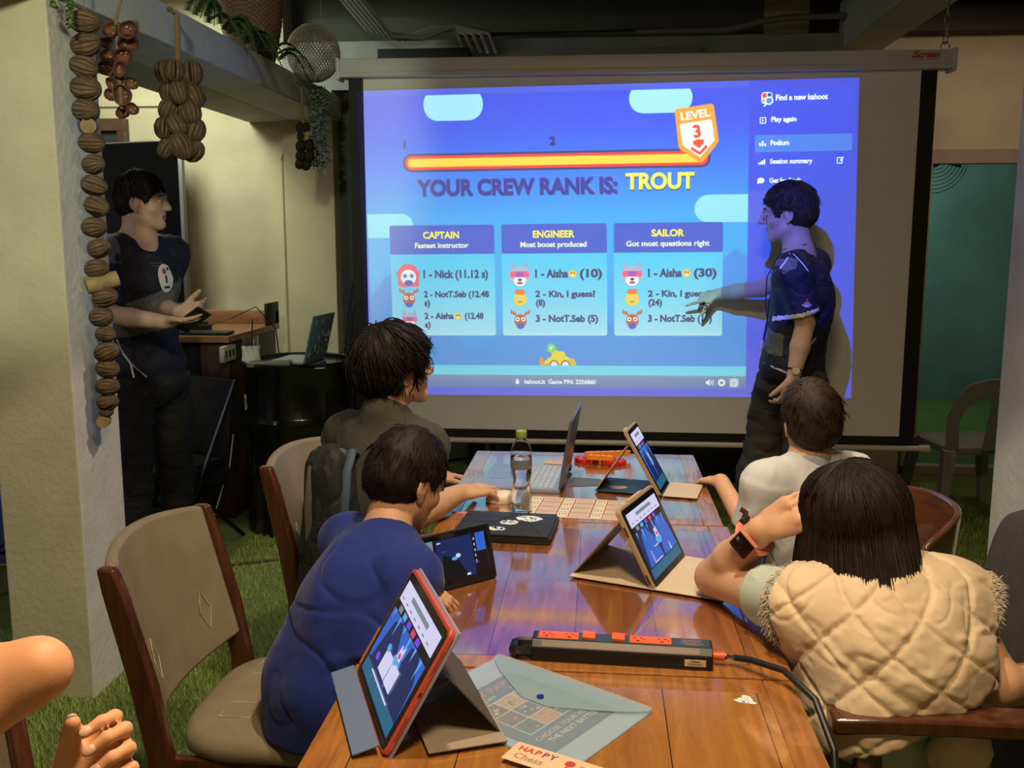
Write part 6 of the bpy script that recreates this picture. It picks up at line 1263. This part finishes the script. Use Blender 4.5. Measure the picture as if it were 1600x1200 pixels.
def nails(fig, nl, m, which=range(5)):
    for i in which:
        p, q, n, r = nl[i]; q = nrm(q); n = nrm(n - q * (n @ q)); M = Matrix(np.stack([np.cross(q, n), q, n], 1).tolist())
        MB().ell(Vector(p + n * r * .52 + q * r * .1), (r * .62, r * .85, r * .34), M, 14, 8).build('fingernail', m, fig.root, 80, world=True)
def man_left():
    hc = np.array(PY(224, 317, 4.1)); f = Fig('person', 'standing man with short dark hair in black sport shirt holding a phone by the counter', (hc[0], 4.1, 0), SK_P)
    f.head(hc, (1, .10, -.02), sc=1.0, nose=.985, jaw=1.05); N = hc + V3(-.03, -.0, -.160); f.neck(N + V3(0, 0, -.02), .062)
    fw = nrm((.85, -.5, 0)); rt = nrm((-.5, -.85, 0)); C = N + V3(.0, .0, -.20); P = V3(N[0] + .0, 4.12, .98)
    shR = N + rt * .185 + V3(-.02, 0, -.055); shL = N - rt * .165 + V3(0, 0, -.06)
    elR = np.array(PY(172, 492, 3.88)); wrR = np.array(PY(256, 503, 3.80)); elL = np.array(PY(246, 476, 4.22)); wrL = np.array(PY(280, 487, 3.92))
    torso(f.O, P, C, N, rt, sh=(shR, shL)); f.limb((shR, .052), (elR, .042), (elR * .6 + wrR * .4, .040), (wrR, .030)); f.limb((shL, .052), (elL, .040), (elL * .6 + wrL * .4, .038), (wrL, .028))
    f.hand(wrR, (1, .12, -.02), (-.1, -.45, -.85), 1.05, curl=(.20, .25, .3, .35), thumb=(.9, -.3), left=False); f.hand(wrL, (.95, -.2, .12), (.1, .8, -.45), 1., curl=(.25, .35, .4, .5), thumb=(.8, .2), left=True)
    O = Org(); torso(O, P + V3(0, 0, .02), C, N + V3(0, 0, -.015), rt, 1, .016, 1.05, sh=(shR, shL)); cloth_arm(O, shR, elR, .90, .076, .068); cloth_arm(O, shL, elL, .85, .074, .066); O.cone(N, N + (hc - N) * .9, .066, .064, .012, op='-'); O.ell(N + fw * .075 + V3(0, 0, .0), (.045, .045, .05), None, .015, '-'); O.cut(P + V3(0, 0, -.06), (0, 0, -1), .01)
    f.skin_build(.0042)
    def mi(c, n):
        q = c - C; z = q[:, 2]; r_ = q @ rt; k = np.zeros(len(c), int); k[(z < -.02 - .35 * r_) & (z > -.19 - .2 * r_) & (r_ > -.16) & (r_ < .15)] = 1; k[(np.abs(c[:, 2] - shR[2] - .02) < .06) & (r_ > .13) & (n[:, 2] > .1)] = 1; return k
    sh = cloth(f, 'shirt', O, M_nav, .0055, .006, 24, 14, mats=[M_nav, M_gry, M_wht], mi_fn=mi)
    trousers(f, P + V3(0, 0, -.05), [P + V3(.05, .08, -.06), P + V3(-.05, -.07, -.06)], [P + V3(.06, .09, -.50), P + V3(-.05, -.10, -.50)], [V3(P[0] + .04, 4.22, .06), V3(P[0] - .07, 4.00, .06)], M_blkpant, 1., (.100, .082, .066))
    for a in ((P[0] + .04, 4.22, 0), (P[0] - .07, 4.00, 0)): shoe(f, a, (.9, -.4, 0), mat('black_shoe', (.01, .01, .01), .5))
    short_hair(f, M_hdk, .024, .010, (.028, .03), -.060, 2400, .034, 8, -.03, crown=(0, -.05, .11), w=.0020, lift=.35)
    e = C + fw * .13 - rt * .035 + V3(0, 0, .035); decal(sh, 'chest_emblem', [M_wht, M_red, mat('navy_print', (.02, .03, .10), .6)], f.root, e, nrm((.5, .85, 0)) * 1, (0, 0, 1), [(disc(0, 0, .040, .062, 24), 0), (disc(-.004, .030, .010, .014, 12), 1), (rect(-.005, -.02, .005, .012), 2), (rect(-.016, -.044, .016, -.034), 2)], reach=.4)
    decal(sh, 'neck_stitching', [M_gry], f.root, N + fw * .10 + V3(0, 0, -.10), nrm((.5, .85, 0)), (0, 0, 1), [(rect(-.03, .0, .03, .003), 0), (rect(-.02, -.012, .02, -.009), 0)], reach=.4)
    m = MB()
    for pl in ([(182, 530), (192, 552), (204, 568)], [(204, 568), (209, 590)], [(204, 568), (229, 589)]): m.tube([np.array(PY(x, y, 3.93)) for x, y in pl], .0045, 6)
    m.build('shirt_cord', M_wht, f.root, 60, world=True)
    return f
def phone():
    t = thing('phone', 'dark smartphone held by the man at the counter', 'phone', PY(300, 500, 3.81)); M = Matrix.Rotation(R(-12), 4, 'Z') @ Matrix.Rotation(R(-32), 4, 'Y') @ Matrix.Rotation(R(-35), 4, 'X')
    m = MB(); m.T = M; m.bx(-.075, .075, -.037, .037, -.004, .004, .003); m.build('phone_body', mat('black_plastic', (.012, .012, .014), .4), t); m = MB(); m.T = M; m.bx(-.070, .070, -.034, .034, .0041, .0046); m.build('phone_screen', emis('phone_glow', (.05, .09, .22), .8), t, 0)
def boy_glasses():
    hc = np.array(PY(620, 576, 2.90)); f = Fig('person', 'boy with thick black hair and round glasses in dark olive shirt using the mouse', (hc[0], 2.9, 0), SK_T)
    f.head(hc, (.84, .53, .08), sc=1.0, nose=.98, jaw=1.15); N = hc + V3(-.03, -.03, -.165); f.neck(N + V3(-.01, 0, -.03), .056); rt = nrm((.86, -.5, 0)); fw = nrm((.5, .86, 0)); C = N + V3(-.03, -.03, -.20); P = V3(N[0] - .08, 2.86, .58)
    shR = N + rt * .155 + V3(-.01, 0, -.06); shL = N - rt * .165 + V3(0, 0, -.065); elR = V3(-.50, 2.58, .80); wrR = np.array(PZ(716, 772, .805)); elL = V3(-.80, 3.06, .72); wrL = V3(-.58, 3.22, .74)
    torso(f.O, P, C, N, rt, .98, sh=(shR, shL)); f.limb((shR, .05), (elR, .042), (elR * .6 + wrR * .4, .041), (wrR, .029)); f.limb((shL, .05), (elL, .042), (wrL, .028)); ms = V3(-.285, 2.868, .79)
    f.hand(wrR, ms + V3(.01, .02, .02) - wrR, (-.05, -.25, 1), 1.02, curl=((.28, .32, .3), (.22, .35, .3), (.35, .4, .3), (.42, .4, .3)), thumb=(.7, .55), left=False, spread=.16); f.hand(wrL, (.7, .5, 0), (0, 0, 1), .95, left=True)
    O = Org(); torso(O, P, C, N + V3(0, 0, -.01), rt, 1.0, .022, 1.12, sh=(shR, shL)); cloth_arm(O, shR, elR, .60, .078, .072); cloth_arm(O, shL, elL, .80, .078, .072); O.cone(N + V3(-.015, 0, -.03), N + (hc - N) * .16 - fw * .015, .080, .074, .02); O.cone(N + V3(-.01, .01, -.02), N + (hc - N) * .9, .060, .062, .008, op='-'); O.ell(N + fw * .085 + rt * .02 + V3(.0, 0, .02), (.06, .06, .085), None, .012, '-'); O.cut(P + V3(0, 0, -.10), (0, 0, -1), .01)
    f.skin_build(.0042); cloth(f, 'shirt', O, mat('dark_olive_cloth', (.050, .048, .036), .85, noise=.2, nscale=30), .0055, .006, 20, 21)
    trousers(f, P + V3(.05, 0, -.04), [P + V3(.04, .08, -.04), P + V3(.06, -.08, -.04)], [V3(-.26, 3.05, .50), V3(-.24, 2.86, .50)], [V3(-.26, 3.06, .05), V3(-.22, 2.88, .05)], M_blkpant, .9)
    short_hair(f, M_hbk, .029, .034, (.036, .03), -.105, 4500, .055, 12, -.055, crown=(0, -.05, .12), w=.0022, lift=.22, part=.02); glasses(f, mat('thin_dark_wire', (.02, .02, .025), .3, .7), .024); return f
def boy_blue():
    hc = np.array(PY(637, 752, 2.22)); f = Fig('person', 'boy with short black hair in a royal blue t-shirt leaning on the table', (hc[0], 2.1, 0), SK_T)
    f.head(hc, (.66, .70, -.42), (.1, .1, 1), sc=.93, nose=.95); N = np.array(PY(607, 848, 2.12)); f.neck(N + V3(-.015, 0, -.01), .052); rt = nrm((.68, -.73, 0)); fw = nrm((.73, .68, 0)); C = np.array(PY(572, 955, 2.05)); P = V3(C[0] - .07, 2.00, .56)
    shR = np.array(PY(640, 905, 2.00)); shL = N - rt * .155 + V3(-.02, .02, -.05); elR = np.array(PY(598, 1040, 1.90)); wrR = V3(-.41, 1.95, .80); elL = V3(-.64, 2.36, .74); wrL = V3(-.42, 2.32, .80)
    torso(f.O, P, C, N, rt, .86, sh=(shR, shL)); f.limb((shR, .045), (elR, .036), (wrR, .026)); f.limb((shL, .045), (elL, .037), (wrL, .026)); f.hand(wrR, (.8, .4, -.1), (0, -.2, 1), .85, left=False); f.hand(wrL, (.9, -.3, -.1), (0, 0, 1), .85, left=True)
    O = Org(); torso(O, P + V3(0, 0, -.0), C, N + V3(0, 0, -.012), rt, .88, .030, 1.22, sh=(shR, shL)); cloth_arm(O, shR, elR, 1.0, .066, .064); cloth_arm(O, shL, elL, .9, .066, .062); O.cone(P + V3(0, 0, -.10), C, .155, .13, .05); O.cone(N + V3(-.01, .0, -.03), N + (hc - N) * .9, .056, .058, .006, op='-'); O.cut(P + V3(0, 0, -.085), (0, 0, -1), .01)
    f.skin_build(.0042); cloth(f, 'shirt', O, mat('royal_blue_cotton', (.008, .022, .20), .85, noise=.15, nscale=40, sheen=.1), .0055, .006, 19, 33, stretch=(1, 1, .8))
    trousers(f, P + V3(.05, .03, -.05), [P + V3(.04, .08, -.06), P + V3(.08, -.06, -.06)], [V3(-.24, 2.28, .50), V3(-.22, 2.06, .50)], [V3(-.26, 2.28, .05), V3(-.24, 2.06, .05)], M_chpant, .8)
    short_hair(f, M_hbk, .022, .014, (.030, .03), -.075, 3600, .034, 17, -.055, crown=(.01, -.045, .115), w=.0016, lift=.10); return f
def boy_white():
    hc = np.array(PY(1266, 657, 2.92)); f = Fig('person', 'small boy with short brown-black hair in a white polo shirt facing the screen', (hc[0], 2.9, 0), SK_W)
    f.head(hc, (-.14, .96, .16), (-.14, 0, 1), sc=.95, jaw=1.1); N = np.array(PY(1264, 722, 2.90)); f.neck(N + V3(0, 0, -.01), .052); rt = nrm((.93, .36, 0)); fw = nrm((-.36, .93, 0)); C = N + V3(.01, -.02, -.17); P = V3(N[0] + .03, 2.90, .55)
    shR = N + rt * .145 + V3(0, 0, -.05); shL = N - rt * .145 + V3(0, -.02, -.055); elL = np.array(PY(1176, 842, 2.84)); wrL = V3(.40, 3.06, .79); elR = shR + V3(.06, .05, -.24); wrR = elR + V3(-.1, .18, 0)
    torso(f.O, P, C, N, rt, .85, sh=(shR, shL)); f.limb((shR, .044), (elR, .036), (wrR, .026)); f.limb((shL, .044), (elL, .036), (wrL, .026)); f.hand(wrR, (-.6, .8, 0), (0, 0, 1), .8, left=False); f.hand(wrL, (-.6, .8, -.1), (0, 0, 1), .8, left=True)
    O = Org(); torso(O, P, C, N + V3(0, 0, -.01), rt, .88, .020, 1.1, sh=(shR, shL)); cloth_arm(O, shR, elR, .85, .068, .066); cloth_arm(O, shL, elL, .82, .068, .070); O.cut(P + V3(0, 0, -.09), (0, 0, -1), .01); O.cone(N + V3(0, 0, -.03), N + (hc - N) * .9, .055, .058, .006, op='-')
    f.skin_build(.0042); cloth(f, 'shirt', O, mat('white_cotton', (.62, .61, .62), .85, bump=.1, bscale=400), .0055, .005, 22, 41)
    O = Org(); O.cone(N + V3(0, -.008, -.028), N + (hc - N) * .20 + V3(0, -.004, 0), .072, .066, .01, cap=True); O.cone(N + V3(0, 0, -.06), N + (hc - N) * .9, .058, .060, .004, op='-'); cloth(f, 'collar', O, mat('grey_collar', (.33, .34, .37), .85), .004, .001, 30, 2)
    trousers(f, P + V3(0, .05, -.05), [P + V3(-.08, .04, -.06), P + V3(.08, .06, -.06)], [V3(.50, 3.26, .48), V3(.70, 3.30, .48)], [V3(.5, 3.28, .05), V3(.70, 3.32, .05)], M_chpant, .8)
    short_hair(f, mat('brown_black_hair', (.034, .021, .014), .60, spec=.3, noise=.5, nscale=60), .024, .013, (.030, .03), -.078, 3600, .036, 23, -.05, crown=(-.018, -.055, .112), w=.0015, lift=.12); return f
def girl():
    hc = np.array(PY(1332, 812, 1.93)); f = Fig('person', 'girl with a dark bob in a cream quilted vest resting her head on her hand', (hc[0], 1.9, 0), SK_W)
    hd = (-.30, .95, -.05); up = (-.22, -.05, 1); f.head(hc, hd, up, sc=.97, jaw=1.1); N = np.array(PY(1368, 915, 1.88)); f.neck(N + V3(.0, 0, -.02), .05); rt = nrm((.97, .22, 0)); fw = nrm((-.22, .97, 0)); C = np.array(PY(1388, 1015, 1.83)); P = V3(.585, 1.90, .58)
    shL = np.array(PY(1262, 952, 1.83)); shR = np.array(PY(1490, 945, 1.88)); elL = np.array(PZ(1117, 902, .812)); wrL = np.array(PY(1190, 828, 1.96)); elR = np.array(PY(1562, 1068, 1.78)); wrR = np.array(PY(1670, 1072, 1.86))
    torso(f.O, P, C, N, rt, .92, sh=(shR, shL)); f.limb((shL, .047), (elL * .5 + shL * .5, .046), (elL, .043), (elL * .6 + wrL * .4, .041), (wrL, .029)); f.limb((shR, .047), (elR, .041), (elR * .6 + wrR * .4, .037), (wrR, .026)); tip = np.array(PY(1290, 762, 1.90))
    f.hand(wrL, tip - wrL, (-.35, -.75, .45), .92, curl=(.25, .3, .35, .4), thumb=(.4, .2), left=True); f.hand(wrR, (.9, .2, -.1), (0, 0, 1), .9, left=False)
    f.skin_build(.0042)
    M_mint = mat('mint_cotton', (.50, .58, .50), .85, bump=.15, bscale=300); O = Org(); torso(O, P, C, N + V3(0, 0, -.01), rt, .94, .014, 1.05, sh=(shR, shL)); cloth_arm(O, shL, elL, .44, .070, .064); cloth_arm(O, shR, elR, .25, .066, .060); O.cone(N + V3(0, 0, -.03), N + (hc - N) * .9, .056, .058, .006, op='-'); cloth(f, 'tshirt', O, M_mint, .0055, .004, 30, 51)
    # quilted vest
    O = Org(); torso(O, P + V3(-.01, -.01, -.0), C + V3(.005, -.01, 0), N + V3(.0, 0, -.02), rt, .98, .040, 1.15, sh=(shR, shL)); O.ell(shL + rt * .05 + V3(.005, -.005, .0), (.075, .075, .062), None, .04); O.ell(shR - rt * .025 + V3(0, -.01, -.005), (.080, .080, .075), None, .04); O.cone(P + V3(-.05, -.06, -.04), C + V3(-.02, -.02, -.05), .150, .12, .06); O.cone(np.array(PY(1352, 1140, 1.72)), P + V3(.02, -.08, .12), .085, .12, .06)
    O.cone(shL + nrm(elL - shL) * .025, elL, .082, .095, .012, op='-'); O.cone(shR + rt * .035, elR + V3(.02, 0, 0), .060, .066, .012, op='-'); O.cone(N + V3(0, .01, -.02), N + (hc - N) * .9, .072, .085, .02, op='-'); O.cut(np.array(PY(1400, 1140, 1.70)), (.42, 0, -1), .01)
    def quilt(V):
        q = V - C; a = np.arctan2(q @ rt, -(q @ fw) + .12) * .21; b = q[:, 2]; s = .082; d = np.full(len(V), 9.)
        for sg in (-1, 1):
            u = (a * .82 + sg * b * .72 + .01 * np.sin(b * 14)) / s; d = np.minimum(d, np.abs(u - np.round(u)) * s)
        crease = np.exp(-(((a * .75 + b * 1.0 + .045)) / .012) ** 2) * .010
        return -.0050 * np.exp(-(d / .0050) ** 2) + .0015 * np.minimum(d / .03, 1) - .5 * crease + wav(V * np.array((1, 1, 2.2)), 130, 4) * .0011 * np.exp(-(d / .02) ** 2)
    M_vest = mat('cream_quilt', (.68, .53, .35), .7, noise=.06, nscale=20, bump=.06, bscale=200, sheen=.2); vs = cloth(f, 'quilted_vest', O, M_vest, .0042, .004, 34, 61, fold=quilt)
    # fluffy trims round the armholes
    r = np.random.default_rng(3); st = []
    def ring(c, ax, rad, n, k0, k1, ls=1.):
        x, y, d = frame(Vector(ax)); x, y, d = np.array(x), np.array(y), np.array(d)
        for i in range(n):
            a = r.uniform(k0, k1); p = c + (x * math.cos(a) + y * math.sin(a)) * rad * r.uniform(.93, 1.05) + d * r.uniform(-.012, .012); o = nrm((x * math.cos(a) + y * math.sin(a)) * r.uniform(.2, .9) + d * r.uniform(-.2, 1.0) + r.normal(size=3) * .3); L = ls * r.uniform(.008, .017)
            t = np.linspace(0, 1, 4)[:, None]; st.append((p + o * L * t + V3(0, 0, -.006) * t ** 2, .0011))
    aL = nrm(elL - shL); aR = nrm(elR - shR); ring(shL + aL * .026, aL, .082, 1300, 0, 2 * PI, .6); ring(shR + rt * .040 + aR * .012 + V3(0, -.01, .0), nrm(aR * .5 + rt), .074, 1500, 0, 2 * PI)
    hair_mesh(f, [], st, mat('cream_fleece', (.62, .54, .42), .9), 'fleece_trim')
    trousers(f, P + V3(-.02, .02, -.06), [P + V3(-.06, -.05, -.07), P + V3(-.05, .08, -.07)], [V3(.22, 1.88, .50), V3(.24, 2.06, .50)], [V3(.24, 1.88, .05), V3(.26, 2.06, .05)], mat('grey_green_trousers', (.16, .18, .16), .85), .85)
    # bob
    T = lambda p: f.Hc + (np.asarray(p) * f.Hs) @ f.Hb.T; K = np.linspace(0, 1, 16); r = np.random.default_rng(5); st = []
    def path(az, k, off=0., hem=-.185, jit=0.):
        """az from the back (0) round to the temples (+-pi); k along the strand"""
        th = np.minimum(k / .52, 1) * R(98); rx, ry = .102 + off, .117 + off; fl = np.clip((k - .52) / .48, 0, 1); g = 1 + .10 * fl - .16 * fl ** 3 + jit * fl
        x = rx * np.sin(th) * math.sin(az) * g; y = -.016 - ry * np.sin(th) * math.cos(az) * g - .112 * fl ** 1.2 * max(0, math.cos(az * .8)); x = x - .062 * fl; z = .030 + (.098 + off) * np.cos(th); hemz = hem + .028 * abs(az / PI) ** 2; z = np.where(k > .52, z + (hemz - z) * fl, z); return np.stack([x, y, z], -1)
    n1, n2 = 70, 26; AZ = np.linspace(-R(132), R(132), n1); V = np.concatenate([np.stack([T(path(a, np.array(k), -.004 + .0016 * math.sin(i * 1.9) + .0012 * math.sin(i * 4.3 + k * 5))) for k in np.linspace(.02, 1, n2)]) for i, a in enumerate(AZ)]); Q = np.array([(i * n2 + j, (i + 1) * n2 + j, (i + 1) * n2 + j + 1, i * n2 + j + 1) for i in range(n1 - 1) for j in range(n2 - 1)])
    Oc = Org(); Oc.ell(T((0, -.014, .036)), np.array((.088, .105, .092)), f.Hb, .01); Oc.ell(T((0, .12, -.04)), (.10, .085, .11), f.Hb, .01, '-'); V2, Q2 = Oc.mesh(.006)
    for i in range(3600):
        az = r.uniform(-R(138), R(138)); k0 = r.uniform(0, .45); k = np.linspace(k0, 1, 14); h_ = -.185 + r.normal() * .007 - (.02 if r.uniform() < .03 else 0); p = path(az, k, r.uniform(-.004, .005), h_, r.normal() * .035); p = p + np.array((.004 * math.sin(i), 0, 0)); st.append((np.array([T(q) for q in p]), r.uniform(.0007, .0015)))
    hair_mesh(f, [(V, Q), (V2, Q2)], st, mat('dark_bob_hair', (.022, .013, .011), .52, spec=.35, noise=.5, nscale=60))
    # watch on the left wrist
    d = nrm(wrL - elL); c = wrL - d * .030; x, y, _ = [np.array(v) for v in frame(Vector(d))]; m = MB(); m.tube([c + (x * math.cos(a) + y * math.sin(a)) * .0345 for a in np.linspace(0, 2 * PI, 29)[:-1]], .0105, 8, loop=True, flat=.3); ws = m.build('watch_strap', mat('coral_strap', (.62, .20, .13), .5), f.root, 60, world=True)
    n = nrm(V3(-.15, -.9, .42)); n = nrm(n - d * (n @ d)); Mw = Matrix(np.stack([np.cross(d, n), d, n], 1).tolist()); m = MB(); m.box(Vector(c + n * .037), (.050, .054, .011), Mw, .012); m.build('watch_case', mat('coral_strap', (.62, .20, .13), .5), f.root, world=True); m = MB(); m.box(Vector(c + n * .0425), (.045, .049, .006), Mw, .011); m.build('watch_screen', mat('tablet_glass', (.006, .006, .008), .06), f.root, world=True)
    b = c - n * .004 + nrm(np.cross(d, n)) * -.040; m = MB(); m.box(Vector(b), (.012, .026, .022), Mw, .004); m.build('watch_buckle', mat('black_rubber', (.015, .012, .011), .5), f.root, world=True); m = MB(); m.tube([b + n * .0, b + d * .012 - n * .018 + V3(-.012, 0, .004), b + d * .014 - n * .028 + V3(-.030, 0, .006)], .0085, 8, flat=.3); m.build('strap_tail', mat('brown_strap_tail', (.10, .045, .03), .5), f.root, 60, world=True)
    return f
def near_kid():
    E = np.array(PY(58, 1047, .74)); A = np.array(PY(-330, 1110, .80)); Wr = np.array(PY(-300, 1290, .64)); f = Fig('person', 'person at the left edge with bare arms, elbow raised and fingers curled', (A[0] - .05, .80, 0), skin('near_skin', (.72, .36, .19)))
    hc = A + V3(-.28, -.16, .28); f.head(hc, (.6, .8, 0), sc=.95); N = hc + V3(0, -.02, -.16); f.neck(N, .052); rt = nrm((.85, -.5, 0)); C = N + V3(0, 0, -.19); P = V3(N[0], N[1], .78); shR = A; shL = N - rt * .15 + V3(0, 0, -.05); torso(f.O, P, C, N, rt, .85)
    f.O.cone(E, A, .0215, .074, .02); f.O.cone(E, Wr, .0215, .046, .03)
    f.hand(Wr, nrm(Wr - E), (0, -.5, .8), .9, left=False); w = np.array(PY(88, 1264, .80)); eL = np.array(PY(-60, 1480, .80)); f.limb((shL, .045), (eL, .040), (w, .027))
    nl = f.hand(w, _rt * .74 + _up * .66 + _fw * .10, _fw * .95 + _rt * .25 - _up * .1, .86, curl=((.55, 1.25, .75), (.70, 1.30, .75), (.78, 1.30, .75), (.85, 1.25, .75)), thumb=(.42, .95), left=True, spread=.12)
    f.skin_build(.0028, eyes=False); nails(f, nl, mat('fingernail', (.72, .42, .32), .3))
    O = Org(); torso(O, P, C, N, rt, .88, .02, 1.1); cloth_arm(O, shR, E, .3, .068, .066); cloth_arm(O, shL, eL, .4, .066, .062); O.cone(N, hc, .056, .056, .01, op='-'); cloth(f, 'tshirt', O, mat('grey_cotton', (.25, .25, .26), .85), .007, .004, 24, 71)
    trousers(f, P, [P + V3(-.05, .07, -.05), P + V3(.05, -.07, -.05)], [P + V3(-.05, .07, -.38), P + V3(.05, -.07, -.38)], [V3(P[0] - .05, P[1] + .07, .06), V3(P[0] + .05, P[1] - .07, .06)], M_chpant, .85); short_hair(f, M_hbk, .022, .014, (.030, .03), -.075, 600, .034, 17)
    return f
man_right(); man_left(); phone(); boy_glasses(); boy_blue(); boy_white(); girl(); near_kid()
# bag hung over the back of the second chair
bc = np.array(PY(524, 800, 2.74)); t = thing('backpack', 'dark grey and black backpack hanging over the chair of the boy with glasses', 'backpack', tuple(bc))
class _B: root = t
O = Org(); O.ell(bc + V3(.02, .0, -.02), (.085, .13, .21), None, .03); O.ell(bc + V3(.0, -.04, .12), (.06, .09, .10), None, .04); O.cone(bc + V3(-.03, -.06, .15), bc + V3(-.05, -.09, -.20), .035, .045, .03); O.cone(bc + V3(.03, -.08, .17), bc + V3(.02, -.12, -.15), .03, .04, .03); cloth(_B, 'bag_body', O, mat('black_bag_cloth', (.014, .014, .016), .7, bump=.2, bscale=80), .006, .008, 30, 81, stretch=(1.4, 1.4, .5))
for k, (dx, rr_) in enumerate(((-.045, .011), (-.012, .012), (.030, .016), (.062, .014))):
    m = MB(); b = bc + V3(dx, -.05, .0); m.tube([b + V3(0, -.07, -.18), b + V3(0, -.075, .05), b + V3(.004, -.05, .155), b + V3(.008, .0, .20), b + V3(.01, .06, .17), b + V3(.01, .08, .05)], rr_, 10, flat=.6); m.build('strap', mat(('grey_strap', 'navy_strap', 'grey_strap', 'blue_grey_strap')[k], ((.075, .072, .072), (.010, .016, .035), (.07, .062, .058), (.05, .085, .13))[k], .7), t, 60, world=True)
# small jacket hung below the armchair's arm
_B.root = t = thing('fur_hem_jacket', 'cream jacket with a fluffy hem hanging below the wooden arm of the armchair', 'jacket', tuple(PY(1500, 1190, 1.66))); c = np.array(PY(1502, 1196, 1.70)); O = Org(); O.ell(c + V3(0, .02, 0), (.055, .03, .055), None, .02); O.ell(c + V3(.01, .02, .04), (.045, .025, .035), None, .03); cloth(_B, 'jacket_cloth', O, mat('cream_quilt', (.68, .53, .35), .7), .006, .004, 40, 91)
r_ = np.random.default_rng(9); st = []
for i in range(700): p = c + V3(r_.uniform(-.05, .05), -.008 + r_.uniform(-.012, .012), -.035 + r_.uniform(-.02, .015)); st.append((p + np.linspace(0, 1, 4)[:, None] * (V3(r_.normal() * .4, -.5, -.8) * r_.uniform(.012, .024)), .0011))
hair_mesh(_B, [], st, mat('cream_fleece', (.62, .54, .42), .9), 'fleece_trim')
